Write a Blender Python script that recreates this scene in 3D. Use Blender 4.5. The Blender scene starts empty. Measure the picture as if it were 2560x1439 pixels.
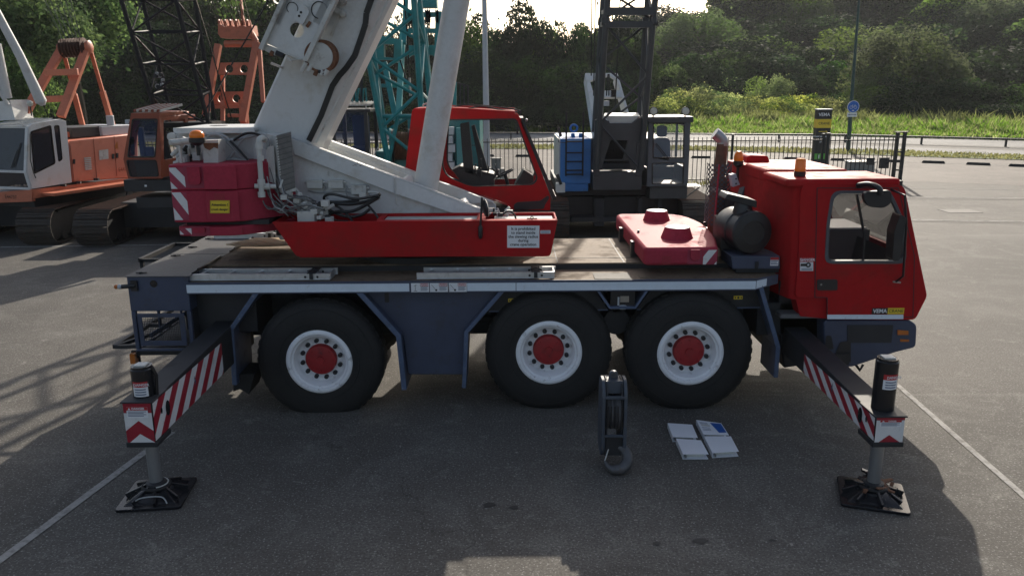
import bpy, bmesh, math, random
import numpy as np
from mathutils import Vector as V, Matrix, geometry
from math import radians as R, sin, cos, pi, hypot, atan2
random.seed(7)
SC = bpy.context.scene
COL = SC.collection
# ---------------------------------------------------------------- camera (drone, 3.7 m up, tilted down)
F, PITCH, ROLL, H = 1980.0, R(14.15), R(0.4), 3.72
cp, sp, cr, sr = cos(PITCH), sin(PITCH), cos(ROLL), sin(ROLL)
cam = bpy.data.cameras.new('camera'); co = bpy.data.objects.new('camera', cam); COL.objects.link(co)
cam.sensor_width = 36; cam.lens = F / 2560 * 36; cam.clip_end = 2000; cam.clip_start = .1
X_, D_, F_ = V((1, 0, 0)), V((0, -sp, -cp)), V((0, cp, -sp))
r_ = cr * X_ + sr * D_; u_ = sr * X_ - cr * D_
m = Matrix((r_, u_, -F_)).transposed().to_4x4(); m.translation = (0, 0, H); co.matrix_world = m
SC.camera = co
def ray(px, py):
    u = (px - 1280) / F; v = (py - 719.5) / F
    return (u * cr - v * sr) * X_ + (u * sr + v * cr) * D_ + F_
def P(px, py, Y):                     # a point of the place on the vertical plane y = Y
    r = ray(px, py); return V((0, 0, H)) + r * (Y / r.y)
def G(px, py, z=0.):                  # on a horizontal plane
    r = ray(px, py); return V((0, 0, H)) + r * ((z - H) / r.z)
def Q(px, py, a, d):                  # on the vertical plane through point a along d
    n = V((-d[1], d[0], 0)); r = ray(px, py); o = V((0, 0, H))
    return o + r * ((V((a[0], a[1], 0)) - o).dot(n) / r.dot(n))
# ---------------------------------------------------------------- materials
M = {}
def mat(name, col, rough=.5, metal=0., var=.12, scale=3., dirt=None, dscale=1.3, damt=.5, dlow=.55, bump=0., bscale=40., fine=0., fscale=120., spec=.5, coat=0., stretch=None):
    m = bpy.data.materials.new(name); m.use_nodes = True; nt = m.node_tree; N = nt.nodes; L = nt.links
    b = N['Principled BSDF']; b.inputs['Roughness'].default_value = rough; b.inputs['Metallic'].default_value = metal
    b.inputs['Specular IOR Level'].default_value = spec
    if coat: b.inputs['Coat Weight'].default_value = coat; b.inputs['Coat Roughness'].default_value = .08
    tc = N.new('ShaderNodeTexCoord'); vec = tc.outputs['Object']
    if stretch:
        mp = N.new('ShaderNodeMapping'); mp.inputs['Scale'].default_value = stretch; L.new(vec, mp.inputs[0]); vec = mp.outputs[0]
    def noise(s, det=5, ro=.6):
        n = N.new('ShaderNodeTexNoise'); n.inputs['Scale'].default_value = s; n.inputs['Detail'].default_value = det; n.inputs['Roughness'].default_value = ro
        L.new(vec, n.inputs['Vector']); return n.outputs['Fac']
    def mix(f, a, c):
        x = N.new('ShaderNodeMix'); x.data_type = 'RGBA'
        if isinstance(f, float): x.inputs['Factor'].default_value = f
        else: L.new(f, x.inputs['Factor'])
        for k, q in (('A', a), ('B', c)):
            i = [s for s in x.inputs if s.name == k and s.type == 'RGBA'][0]
            if isinstance(q, tuple): i.default_value = q
            else: L.new(q, i)
        return [s for s in x.outputs if s.type == 'RGBA'][0]
    def ramp(f, lo, hi):
        x = N.new('ShaderNodeMapRange'); x.inputs[1].default_value = lo; x.inputs[2].default_value = hi; L.new(f, x.inputs[0]); return x.outputs[0]
    k = lambda f: tuple(min(1, c * f) for c in col) + (1,)
    c = mix(ramp(noise(scale), .3, .7), k(1 - var), k(1 + var))
    if fine: c = mix(ramp(noise(fscale, 2), .35, .65), c, k(1 - fine))
    if dirt:
        f = ramp(noise(dscale, 8, .68), dlow, dlow + .18)
        x = N.new('ShaderNodeMath'); x.operation = 'MULTIPLY'; x.inputs[1].default_value = damt; L.new(f, x.inputs[0])
        c = mix(x.outputs[0], c, tuple(dirt) + (1,))
        x2 = N.new('ShaderNodeMath'); x2.operation = 'MULTIPLY_ADD'; x2.inputs[1].default_value = .35; x2.inputs[2].default_value = rough; L.new(x.outputs[0], x2.inputs[0]); L.new(x2.outputs[0], b.inputs['Roughness'])
    L.new(c, b.inputs['Base Color'])
    if bump:
        bn = N.new('ShaderNodeBump'); bn.inputs['Strength'].default_value = bump; bn.inputs['Distance'].default_value = .02
        L.new(noise(bscale, 3), bn.inputs['Height']); L.new(bn.outputs[0], b.inputs['Normal'])
    M[name] = m; return m
def leafmat(name, col, var=.35, trans=.35, rough=.8, spec=.08):
    m = mat(name, col, rough=rough, var=var, scale=.6, fine=.3, fscale=6., spec=spec); nt = m.node_tree; N = nt.nodes; L = nt.links
    b = N['Principled BSDF']; out = N['Material Output']; t = N.new('ShaderNodeBsdfTranslucent')
    src = b.inputs['Base Color'].links[0].from_socket
    oi = N.new('ShaderNodeObjectInfo'); h0 = N.new('ShaderNodeHueSaturation'); L.new(src, h0.inputs['Color'])
    for sock, lo, hi in (('Value', .65, 1.45), ('Hue', .485, .512), ('Saturation', .75, 1.05)):
        mr = N.new('ShaderNodeMapRange'); mr.inputs[3].default_value = lo; mr.inputs[4].default_value = hi
        if sock == 'Value': L.new(oi.outputs['Random'], mr.inputs[0])
        else:
            mm = N.new('ShaderNodeMath'); mm.operation = 'FRACT'; m2 = N.new('ShaderNodeMath'); m2.operation = 'MULTIPLY'; m2.inputs[1].default_value = 7.3 if sock == 'Hue' else 13.7
            L.new(oi.outputs['Random'], m2.inputs[0]); L.new(m2.outputs[0], mm.inputs[0]); L.new(mm.outputs[0], mr.inputs[0])
        L.new(mr.outputs[0], h0.inputs[sock])
    L.new(h0.outputs[0], b.inputs['Base Color'])
    hs = N.new('ShaderNodeHueSaturation'); hs.inputs['Value'].default_value = 1.5; hs.inputs['Hue'].default_value = .485; L.new(h0.outputs[0], hs.inputs['Color']); L.new(hs.outputs[0], t.inputs['Color'])
    mx = N.new('ShaderNodeMixShader'); mx.inputs[0].default_value = trans; L.new(b.outputs[0], mx.inputs[1]); L.new(t.outputs[0], mx.inputs[2]); L.new(mx.outputs[0], out.inputs['Surface'])
    return m
def glassmat(name, tint, alpha):
    m = bpy.data.materials.new(name); m.use_nodes = True; nt = m.node_tree; N = nt.nodes; L = nt.links
    b = N['Principled BSDF']; b.inputs['Base Color'].default_value = (*tint, 1); b.inputs['Roughness'].default_value = .05; b.inputs['Specular IOR Level'].default_value = .6
    t = N.new('ShaderNodeBsdfTransparent'); mx = N.new('ShaderNodeMixShader')
    mx.inputs[0].default_value = alpha; L.new(t.outputs[0], mx.inputs[1]); L.new(b.outputs[0], mx.inputs[2]); L.new(mx.outputs[0], N['Material Output'].inputs['Surface'])
    M[name] = m
# ---------------------------------------------------------------- things
ORG = {}
def thing(name, label, cat, loc, group=None):
    o = bpy.data.objects.new(name, None); COL.objects.link(o); o.location = loc; o.empty_display_size = .3
    ORG[o] = V(loc); o['label'] = label; o['category'] = cat
    if group: o['group'] = group
    return o
def sub(name, parent, label=None):     # an Empty part that holds sub-parts
    o = bpy.data.objects.new(name, None); COL.objects.link(o); o.parent = parent; ORG[o] = ORG[parent]
    if label: o['label'] = label
    return o
def tag(o, label=None, cat=None, group=None, kind=None):
    for k, v in (('label', label), ('category', cat), ('group', group), ('kind', kind)):
        if v: o[k] = v
    return o
def copy_tree(o, parent=None):
    c = o.copy(); COL.objects.link(c); c.parent = parent; ORG[c] = ORG[parent] if parent else ORG[o].copy()
    for ch in list(o.children): copy_tree(ch, c)
    return c
def frame_axes(d):
    d = d.normalized(); a = V((0, 0, 1)) if abs(d.z) < .9 else V((1, 0, 0))
    s = d.cross(a).normalized(); return s, s.cross(d).normalized()
class MB:
    def __init__(s, mt, M4=None): s.bm = bmesh.new(); s.mats = []; s.T = M4; s.use(mt)
    def use(s, mt):
        if mt not in s.mats: s.mats.append(mt)
        s.mi = s.mats.index(mt); return s
    def v(s, p):
        p = V(p); return s.bm.verts.new(s.T @ p if s.T else p)
    def f(s, vs):
        try:
            fc = s.bm.faces.new(vs); fc.material_index = s.mi; return fc
        except ValueError: return None
    def poly(s, pts): return s.f([s.v(p) for p in pts])
    def box(s, x0, x1, y0, y1, z0, z1):
        s.hexa([(x0, y0, z0), (x1, y0, z0), (x1, y1, z0), (x0, y1, z0)], [(x0, y0, z1), (x1, y0, z1), (x1, y1, z1), (x0, y1, z1)]); return s
    def hexa(s, a, b):                # two rings of equal length, closed
        A = [s.v(p) for p in a]; B = [s.v(p) for p in b]; n = len(A)
        s.f(A[::-1]); s.f(B)
        for i in range(n): s.f([A[i], A[(i + 1) % n], B[(i + 1) % n], B[i]])
        return s
    def prism(s, pts, vec):
        vec = V(vec); return s.hexa(pts, [V(p) + vec for p in pts])
    def prismh(s, outer, holes, vec):  # a plate with openings
        vec = V(vec); loops = [[V(p) for p in outer]] + [[V(p) for p in h] for h in holes]
        flat = [p for l in loops for p in l]; tri = geometry.tessellate_polygon(loops)
        A = [s.v(p) for p in flat]; B = [s.v(p + vec) for p in flat]
        for t in tri: s.f([A[i] for i in t]); s.f([B[i] for i in reversed(t)])
        k = 0
        for l in loops:
            n = len(l)
            for i in range(n): s.f([A[k + i], A[k + (i + 1) % n], B[k + (i + 1) % n], B[k + i]])
            k += n
        return s
    def bar(s, p0, p1, w, h=None, up=None):
        p0, p1 = V(p0), V(p1); h = h or w; d = p1 - p0
        if up is not None:
            a = d.normalized().cross(V(up)).normalized(); b = a.cross(d.normalized())
        else: a, b = frame_axes(d)
        a = a * w / 2; b = b * h / 2
        return s.hexa([p0 - a - b, p0 + a - b, p0 + a + b, p0 - a + b], [p1 - a - b, p1 + a - b, p1 + a + b, p1 - a + b])
    def tube(s, pts, r, n=8, cap=True):
        pts = [V(p) for p in pts]; rs = r if isinstance(r, (list, tuple)) else [r] * len(pts); prev = None; rings = []
        for i, p in enumerate(pts):
            d = (pts[min(i + 1, len(pts) - 1)] - pts[max(i - 1, 0)])
            if prev is None: a = frame_axes(d)[0]; b = d.normalized().cross(a)
            else:
                dn = d.normalized(); a = (prev - dn * prev.dot(dn)).normalized(); b = dn.cross(a)
            prev = a
            rings.append([s.v(p + (a * cos(2 * pi * k / n) + b * sin(2 * pi * k / n)) * rs[i]) for k in range(n)])
        for A, B in zip(rings, rings[1:]):
            for k in range(n): s.f([A[k], A[(k + 1) % n], B[(k + 1) % n], B[k]])
        if cap: s.f(rings[0][::-1]); s.f(rings[-1])
        return s
    def curve(s, pts, r, n=8, seg=6):  # smooth hose through points
        pts = [V(p) for p in pts]; out = []
        for i in range(len(pts) - 1):
            p0, p1, p2, p3 = pts[max(i - 1, 0)], pts[i], pts[i + 1], pts[min(i + 2, len(pts) - 1)]
            for k in range(seg):
                t = k / seg
                out.append(.5 * ((2 * p1) + (p2 - p0) * t + (2 * p0 - 5 * p1 + 4 * p2 - p3) * t * t + (3 * p1 - p0 - 3 * p2 + p3) * t ** 3))
        return s.tube(out + [pts[-1]], r, n)
    def lathe(s, c, ax, prof, n=32):
        c = V(c); ax = V(ax).normalized(); a, b = frame_axes(ax); rings = []
        for r, h in prof:
            if r < 1e-6: rings.append([s.v(c + ax * h)])
            else: rings.append([s.v(c + ax * h + (a * cos(2 * pi * k / n) + b * sin(2 * pi * k / n)) * r) for k in range(n)])
        for A, B in zip(rings, rings[1:]):
            for k in range(n):
                k2 = (k + 1) % n
                if len(A) == 1 and len(B) == 1: continue
                if len(A) == 1: s.f([A[0], B[k2], B[k]])
                elif len(B) == 1: s.f([A[k], A[k2], B[0]])
                else: s.f([A[k], A[k2], B[k2], B[k]])
        return s
    def cyl(s, p0, p1, r, n=24):
        d = V(p1) - V(p0); return s.lathe(p0, d, [(0, 0), (r, 0), (r, d.length), (0, d.length)], n)
    def ball(s, c, r, n=16, sq=(1, 1)):
        return s.lathe(c, (0, 0, 1), [(r * sq[0] * sin(pi * i / 8), -r * sq[1] * cos(pi * i / 8)) for i in range(9)], n)
    def stripes(s, O, U, W, n, slant, m1, m2, off=0.):   # slanting bands over the parallelogram O, O+U, O+U+W, O+W
        O, U, W = V(O), V(U), V(W); lo, hi = min(0, slant), 1 + max(0, slant); k = 0; t = lo - off
        st = 1. / n
        def clip(pg, fn):
            o = []
            for i in range(len(pg)):
                a, b = pg[i], pg[(i + 1) % len(pg)]; fa, fb = fn(a), fn(b)
                if fa >= 0: o.append(a)
                if (fa >= 0) != (fb >= 0):
                    q = fa / (fa - fb); o.append((a[0] + (b[0] - a[0]) * q, a[1] + (b[1] - a[1]) * q))
            return o
        while t < hi:
            pg = clip(clip([(0, 0), (1, 0), (1, 1), (0, 1)], lambda p: p[0] + slant * p[1] - t), lambda p: t + st - p[0] - slant * p[1])
            if len(pg) > 2: s.use(m1 if k % 2 == 0 else m2); s.poly([O + U * p[0] + W * p[1] for p in pg])
            t += st; k += 1
        return s
    def text(s, st, O, U, W, size, mt, bold=.0, align='CENTER'):
        cu = bpy.data.curves.new('lettering', 'FONT'); cu.body = st; cu.size = 1; cu.align_x = align; cu.align_y = 'CENTER'; cu.offset = bold; cu.resolution_u = 2
        o = bpy.data.objects.new('lettering', cu); COL.objects.link(o)
        dg = bpy.context.evaluated_depsgraph_get(); me = bpy.data.meshes.new_from_object(o.evaluated_get(dg))
        O, U, W = V(O), V(U).normalized(), V(W).normalized(); s.use(mt)
        vs = [s.v(O + U * v.co.x * size + W * v.co.y * size) for v in me.vertices]
        for p in me.polygons: s.f([vs[i] for i in p.vertices])
        bpy.data.objects.remove(o); bpy.data.curves.remove(cu); bpy.data.meshes.remove(me); return s
    def build(s, name, parent=None, label=None, cat=None, group=None, kind=None, bevel=0., ang=35, smooth=True, loc=None, normals=True):
        if normals: bmesh.ops.recalc_face_normals(s.bm, faces=s.bm.faces[:])
        if parent is not None: o0 = ORG[parent]
        elif loc is not None: o0 = V(loc)
        else:
            xs = [v.co for v in s.bm.verts]
            o0 = V(((min(p.x for p in xs) + max(p.x for p in xs)) / 2, (min(p.y for p in xs) + max(p.y for p in xs)) / 2, min(p.z for p in xs)))
        bmesh.ops.translate(s.bm, verts=s.bm.verts[:], vec=-o0)
        me = bpy.data.meshes.new(name); s.bm.to_mesh(me); s.bm.free()
        for k in s.mats: me.materials.append(M[k])
        if smooth:
            me.polygons.foreach_set('use_smooth', [True] * len(me.polygons)); me.set_sharp_from_angle(angle=R(ang))
        o = bpy.data.objects.new(name, me); COL.objects.link(o); ORG[o] = o0
        if parent is not None: o.parent = parent
        else: o.location = o0
        if bevel:
            bv = o.modifiers.new('bevel', 'BEVEL'); bv.width = bevel; bv.segments = 2; bv.limit_method = 'ANGLE'; bv.angle_limit = R(40)
        return tag(o, label, cat, group, kind)
def rotm(loc, dirx):                   # local frame: x along dirx (in plan), z up
    d = V((dirx[0], dirx[1], 0)).normalized()
    m = Matrix((d, V((-d.y, d.x, 0)), V((0, 0, 1)))).transposed().to_4x4(); m.translation = V((loc[0], loc[1], loc[2] if len(loc) > 2 else 0)); return m
def rrect(pts, rad, n=4):              # round the corners of a 3-D polygon
    pts = [V(p) for p in pts]; out = []; k = len(pts)
    for i in range(k):
        p, a, b = pts[i], pts[i - 1] - pts[i], pts[(i + 1) % k] - pts[i]
        r = rad[i] if isinstance(rad, (list, tuple)) else rad
        r = min(r, a.length * .48, b.length * .48)
        if r <= 0: out.append(p); continue
        A = p + a.normalized() * r; B = p + b.normalized() * r
        for j in range(n + 1):
            t = j / n; out.append(A * (1 - t) ** 2 + p * 2 * t * (1 - t) + B * t * t)
    return out
def ring(c, a, b, r, n=20): return [V(c) + V(a) * r * cos(2 * pi * k / n) + V(b) * r * sin(2 * pi * k / n) for k in range(n)]
def offset_poly(pts, d):               # shrink a convex-ish polygon towards its centre line by d
    n = len(pts); c = sum((V(p) for p in pts), V()) / n; out = []
    nr = V()
    for i in range(n): nr += V(pts[i] - c).cross(V(pts[(i + 1) % n] - c))
    nr.normalize()
    for i in range(n):
        e1 = (pts[i] - pts[i - 1]).normalized(); e2 = (pts[(i + 1) % n] - pts[i]).normalized()
        n1 = nr.cross(e1); n2 = nr.cross(e2); bi = (n1 + n2)
        bi = bi / max(.3, bi.dot(n1)); out.append(pts[i] + bi * d)
    return out
def lattice(mb, a, b, bays, rc, rb, horiz=True, n=6):   # four chords a[i] -> b[i] with zig-zag lacing on all faces
    a = [V(p) for p in a]; b = [V(p) for p in b]
    for p, q in zip(a, b): mb.tube([p, q], rc, 8)
    for i in range(4):
        j = (i + 1) % 4
        for k in range(bays):
            t0, t1 = k / bays, (k + 1) / bays
            p0, p1 = a[i].lerp(b[i], t0), a[i].lerp(b[i], t1); q0, q1 = a[j].lerp(b[j], t0), a[j].lerp(b[j], t1)
            mb.tube([p0, q1] if (k + i) % 2 else [q0, p1], rb, n)
            if horiz: mb.tube([p0, q0], rb, n)
        if horiz: mb.tube([b[i], b[j]], rb, n)
    return mb
def sticker(mb, O, U, W, head='DANGER', lines=4, hd='label_red'):  # a small warning label: red head, lines of print
    O, U, W = V(O), V(U), V(W); n = U.cross(W).normalized(); n = n if n.y < 0 else -n
    mb.use('label_white').poly([O, O + U, O + U + W, O + W])
    o = O + n * .002
    mb.use(hd).poly([o + W * .68, o + W * .68 + U, o + W + U, o + W])
    if head:
        o2 = o + n * .002
        mb.text(head, o2 + W * .84 + U * .56, U, W, W.length * .27, 'label_white', .03)
        mb.use('label_white').poly([o2 + U * .07 + W * .74, o2 + U * .21 + W * .74, o2 + U * .14 + W * .94])
    mb.use('label_print')
    for i in range(lines):
        y0 = .6 - i * .52 / lines; mb.poly([o + W * y0 + U * .06, o + W * y0 + U * (.92 - .12 * (i % 2)), o + W * (y0 - .26 / lines) + U * (.92 - .12 * (i % 2)), o + W * (y0 - .26 / lines) + U * .06])

# colours
mat('red_paint', (.39, .012, .015), rough=.55, var=.12, scale=2, dirt=(.20, .03, .025), damt=.55, dscale=2.6, dlow=.48, spec=.09, fine=.06, fscale=14)
mat('red_faded', (.38, .038, .065), rough=.62, var=.2, scale=3, dirt=(.20, .03, .04), damt=.6, dscale=3., fine=.12, fscale=30, spec=.12)
mat('white_paint', (.60, .61, .60), rough=.42, var=.07, scale=1.5, dirt=(.38, .33, .24), damt=.55, dscale=3.2, dlow=.54, fine=.05, fscale=25)
mat('white_grubby', (.52, .52, .49), rough=.5, var=.12, scale=5, dirt=(.16, .11, .07), damt=.75, dscale=7, dlow=.55)
mat('blue_paint', (.045, .058, .10), rough=.45, var=.15, scale=3, dirt=(.045, .04, .035), damt=.6, dscale=4)
mat('blue_edge', (.07, .10, .17), rough=.5, var=.2, scale=8, dirt=(.30, .30, .30), damt=.8, dscale=26, dlow=.57)
mat('chassis', (.018, .019, .022), rough=.6, var=.25, scale=4, dirt=(.035, .030, .025), damt=.6, dscale=3)
mat('black_plastic', (.016, .016, .018), rough=.42, var=.2, scale=5, dirt=(.045, .04, .035), damt=.5, dscale=5)
mat('black_gloss', (.012, .012, .014), rough=.25, var=.2, scale=5)
mat('rubber', (.012, .012, .012), rough=.75, var=.2, scale=5, dirt=(.042, .038, .034), damt=.5, dscale=5, dlow=.56, bump=.3, bscale=30)
mat('steel', (.42, .42, .41), rough=.32, metal=1, var=.12, scale=6)
mat('aluminium', (.62, .63, .64), rough=.4, metal=.75, var=.1, scale=8, dirt=(.3, .28, .25), damt=.5, dscale=9)
mat('deck_plate', (.19, .14, .095), rough=.75, spec=.25, var=.22, scale=2.2, dirt=(.05, .04, .035), damt=.8, dscale=2.4, dlow=.5, fine=.2, fscale=22, bump=.1)
mat('checker_plate', (.075, .075, .075), rough=.55, metal=.2, var=.15, scale=3, dirt=(.09, .08, .07), damt=.6, dscale=3)
mat('reflective_strip', (.62, .70, .78), rough=.35, var=.05, scale=10, dirt=(.35, .34, .33), damt=.6, dscale=14, dlow=.6)
mat('label_white', (.72, .73, .75), rough=.45, var=.03)
mat('label_red', (.42, .02, .025), rough=.45, var=.03)
mat('label_print', (.12, .15, .22), rough=.5, var=.03)
mat('label_black', (.012, .012, .012), rough=.45, var=.03)
mat('label_yellow', (.72, .52, .03), rough=.45, var=.05)
mat('stripe_red', (.30, .012, .028), rough=.4, var=.15, scale=6, dirt=(.12, .03, .03), damt=.5, dscale=9)
mat('stripe_white', (.66, .66, .66), rough=.4, var=.06, scale=6, dirt=(.30, .26, .20), damt=.6, dscale=8, dlow=.57)
mat('rust', (.16, .07, .035), rough=.8, var=.4, scale=9, dirt=(.05, .03, .02), damt=.8, dscale=12)
mat('rust_pipe', (.14, .068, .042), rough=.5, metal=.3, var=.35, scale=7, dirt=(.07, .03, .02), damt=.8, dscale=6)
mat('amber', (.85, .20, .01), rough=.2, var=.05); mat('amber_dull', (.45, .13, .02), rough=.3, var=.1)
mat('hose_black', (.014, .014, .014), rough=.4, var=.2, scale=20, dirt=(.4, .4, .38), damt=.7, dscale=22, dlow=.66)
mat('hose_grey', (.33, .34, .34), rough=.5, var=.15, scale=10)
mat('grille_grey', (.16, .155, .145), rough=.6, var=.2, scale=12)
mat('orange_paint', (.50, .15, .08), rough=.5, var=.14, scale=3, dirt=(.20, .08, .04), damt=.6, dscale=4, fine=.08, fscale=20)
mat('orange_bright', (.60, .19, .115), rough=.5, var=.08, scale=2, dirt=(.42, .13, .06), damt=.5, dscale=3)
mat('brown_orange', (.24, .05, .02), rough=.5, var=.15, scale=3, dirt=(.10, .04, .03), damt=.5)
mat('black_lattice', (.018, .019, .021), rough=.62, spec=.3, var=.25, scale=6, dirt=(.05, .045, .04), damt=.5, dscale=8)
mat('teal_paint', (.012, .20, .21), rough=.4, var=.18, scale=4, dirt=(.05, .12, .12), damt=.6, dscale=6)
mat('teal_light', (.10, .36, .36), rough=.5, var=.1, scale=4)
mat('grey_paint', (.036, .039, .042), rough=.45, var=.15, scale=3, dirt=(.04, .035, .03), damt=.6, dscale=5)
mat('grey_light', (.075, .082, .094), rough=.45, var=.12, scale=3)
mat('blue_box', (.03, .17, .46), rough=.5, var=.15, scale=3, dirt=(.05, .12, .25), damt=.5, dscale=5)
mat('track_steel', (.038, .030, .024), rough=.7, var=.3, scale=6, dirt=(.12, .055, .03), damt=.7, dscale=5)
mat('track_rust', (.085, .042, .028), rough=.8, var=.3, scale=6, dirt=(.07, .04, .03), damt=.7, dscale=6)
mat('seat_blue', (.03, .05, .10), rough=.8, var=.1)
mat('lamp_grey', (.42, .45, .48), rough=.45, var=.06); mat('pole_green', (.012, .05, .045), rough=.5, var=.1)
mat('sign_blue', (.01, .12, .50), rough=.4, var=.04)
mat('fence_black', (.010, .011, .012), rough=.5, var=.15)
mat('concrete', (.36, .34, .31), rough=.8, var=.1, scale=6, bump=.2)
mat('cabinet_grey', (.22, .23, .22), rough=.6, var=.1, scale=4)
mat('green_label', (.10, .42, .05), rough=.5, var=.05)
mat('book_white', (.74, .76, .80), rough=.35, var=.03); mat('book_paper', (.55, .55, .52), rough=.8, var=.08, scale=60)
mat('book_blue', (.02, .10, .36), rough=.35, var=.15, scale=30)
mat('interior_grey', (.10, .10, .10), rough=.7, var=.12); mat('interior_light', (.55, .54, .52), rough=.6, var=.05)
mat('hook_steel', (.095, .095, .10), rough=.5, metal=.4, var=.2, scale=9, dirt=(.10, .055, .03), damt=.7, dscale=12)
mat('block_blue', (.055, .066, .085), rough=.5, var=.2, scale=8, dirt=(.10, .08, .06), damt=.7, dscale=10)
mat('lens', (.55, .55, .48), rough=.2, var=.1, scale=20)
mat('bark', (.06, .045, .03), rough=.9, var=.3, scale=8, bump=.5, bscale=25)
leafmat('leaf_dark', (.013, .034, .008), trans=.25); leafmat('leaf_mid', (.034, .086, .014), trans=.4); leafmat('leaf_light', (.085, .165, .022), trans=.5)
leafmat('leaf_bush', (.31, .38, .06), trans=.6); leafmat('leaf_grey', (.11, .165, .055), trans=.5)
leafmat('grass_blade', (.13, .25, .03), trans=.6); leafmat('grass_dry', (.20, .20, .045), trans=.45)
glassmat('glass_clear', (.04, .05, .06), .12); glassmat('glass_dark', (.012, .018, .03), .82); glassmat('glass_blue', (.02, .045, .12), .4); glassmat('glass_light', (.30, .34, .38), .35)
mat('stripe_red2', (.30, .025, .06), rough=.5, var=.15, scale=6)
mat('cover_tan', (.40, .30, .17), rough=.6, var=.15, scale=4, dirt=(.12, .10, .08), damt=.7, dscale=4)
mat('rim_white', (.80, .81, .83), rough=.45, var=.06, scale=6, dirt=(.10, .07, .05), damt=.8, dscale=9, dlow=.58)
mat('hub_red', (.32, .014, .018), rough=.5, var=.2, scale=9, dirt=(.05, .02, .02), damt=.8, dscale=8)
mat('jack_rod', (.34, .345, .35), rough=.38, metal=.7, var=.15, scale=6, stretch=(1, 1, .15))
mat('engine_grey', (.10, .105, .11), rough=.5, var=.12, scale=3)
mat('hose_dark', (.11, .11, .11), rough=.5, var=.25, scale=10)
mat('worn_plate', (.18, .17, .155), rough=.75, var=.2, scale=6, dirt=(.12, .10, .08), damt=.6, dscale=6, spec=.2)
leafmat('grass_tall', (.24, .30, .05), trans=.6)
mat('drain', (.17, .16, .145), rough=.85, var=.15, scale=6)
# ================================================================ SETTING
def asphalt(name, col, speck, patch, crack=True):
    m = bpy.data.materials.new(name); m.use_nodes = True; nt = m.node_tree; N = nt.nodes; L = nt.links; b = N['Principled BSDF']
    tc = N.new('ShaderNodeTexCoord'); ve = tc.outputs['Object']; b.inputs['Roughness'].default_value = .85; b.inputs['Specular IOR Level'].default_value = .35
    def nz(s, d=4, r=.6, dist=0):
        n = N.new('ShaderNodeTexNoise'); n.inputs['Scale'].default_value = s; n.inputs['Detail'].default_value = d; n.inputs['Roughness'].default_value = r; n.inputs['Distortion'].default_value = dist
        L.new(ve, n.inputs['Vector']); return n.outputs['Fac']
    def rg(f, a, c, lo=0., hi=1.):
        x = N.new('ShaderNodeMapRange'); x.inputs[1].default_value = a; x.inputs[2].default_value = c; x.inputs[3].default_value = lo; x.inputs[4].default_value = hi; L.new(f, x.inputs[0]); return x.outputs[0]
    def mx(f, a, c):
        x = N.new('ShaderNodeMix'); x.data_type = 'RGBA'; L.new(f, x.inputs['Factor'])
        for k, q in (('A', a), ('B', c)):
            i = [s for s in x.inputs if s.name == k and s.type == 'RGBA'][0]
            if isinstance(q, tuple): i.default_value = (*q, 1)
            else: L.new(q, i)
        return [s for s in x.outputs if s.type == 'RGBA'][0]
    k = lambda f: tuple(c * f for c in col)
    c = mx(rg(nz(.22, 6, .65), .35, .65), k(.66), k(1.22))
    c = mx(rg(nz(.7, 8, .72, 1.6), .5, .68, 0, .75), c, patch)
    mp = N.new('ShaderNodeMapping'); mp.inputs['Rotation'].default_value = (0, 0, .5); mp.inputs['Scale'].default_value = (.25, 1.6, 1); L.new(ve, mp.inputs[0]); ve0 = ve; ve = mp.outputs[0]
    c = mx(rg(nz(.8, 7, .7, .5), .54, .74, 0, .5), c, k(.62)); c = mx(rg(nz(.45, 6, .7, .8), .56, .7, 0, .4), c, tuple(1.5 * q for q in patch)); ve = ve0
    c = mx(rg(nz(2.2, 8, .75, .8), .57, .72, 0, .6), c, k(.5))
    c = mx(rg(nz(3.4, 8, .78, .4), .56, .68, 0, .75), c, tuple(1.35 * q for q in patch))
    c = mx(rg(nz(42, 4, .7), .37, .63, 0, .8), c, k(.42))
    c = mx(rg(nz(50, 2, .5), .60, .68, 0, .85), c, speck)
    c = mx(rg(nz(17, 2, .5), .715, .75, 0, .8), c, tuple(2.4 * q for q in col))
    if crack:
        vo = N.new('ShaderNodeTexVoronoi'); vo.feature = 'DISTANCE_TO_EDGE'; vo.inputs['Scale'].default_value = .13
        nn = N.new('ShaderNodeTexNoise'); nn.inputs['Scale'].default_value = 1.3; nn.inputs['Detail'].default_value = 6; L.new(ve, nn.inputs['Vector'])
        va = N.new('ShaderNodeVectorMath'); va.operation = 'MULTIPLY_ADD'; va.inputs[1].default_value = (1.6, 1.6, 0); L.new(nn.outputs['Color'], va.inputs[0]); L.new(ve, va.inputs[2]); L.new(va.outputs[0], vo.inputs['Vector'])
        c = mx(rg(vo.outputs['Distance'], .0, .0022, .6, 0), c, k(.3))
    L.new(c, b.inputs['Base Color'])
    bn = N.new('ShaderNodeBump'); bn.inputs['Strength'].default_value = .5; bn.inputs['Distance'].default_value = .006; L.new(nz(60, 3), bn.inputs['Height']); L.new(bn.outputs[0], b.inputs['Normal'])
    M[name] = m
asphalt('asphalt', (.122, .112, .099), (.27, .265, .25), (.205, .195, .175))
asphalt('pale_asphalt', (.165, .143, .125), (.30, .29, .27), (.24, .21, .185))
asphalt('path_asphalt', (.24, .235, .228), (.36, .35, .34), (.33, .32, .30), False)
mat('grass_ground', (.11, .15, .025), rough=.9, var=.3, scale=.8, dirt=(.17, .165, .06), damt=.6, dscale=2.2, fine=.4, fscale=9)
mat('wood_floor', (.022, .034, .011), rough=.95, var=.4, scale=.5, fine=.4, fscale=3)
mat('old_paint', (.34, .33, .31), rough=.8, var=.25, scale=9, dirt=(.13, .12, .108), damt=.85, dscale=9, dlow=.45)
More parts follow.
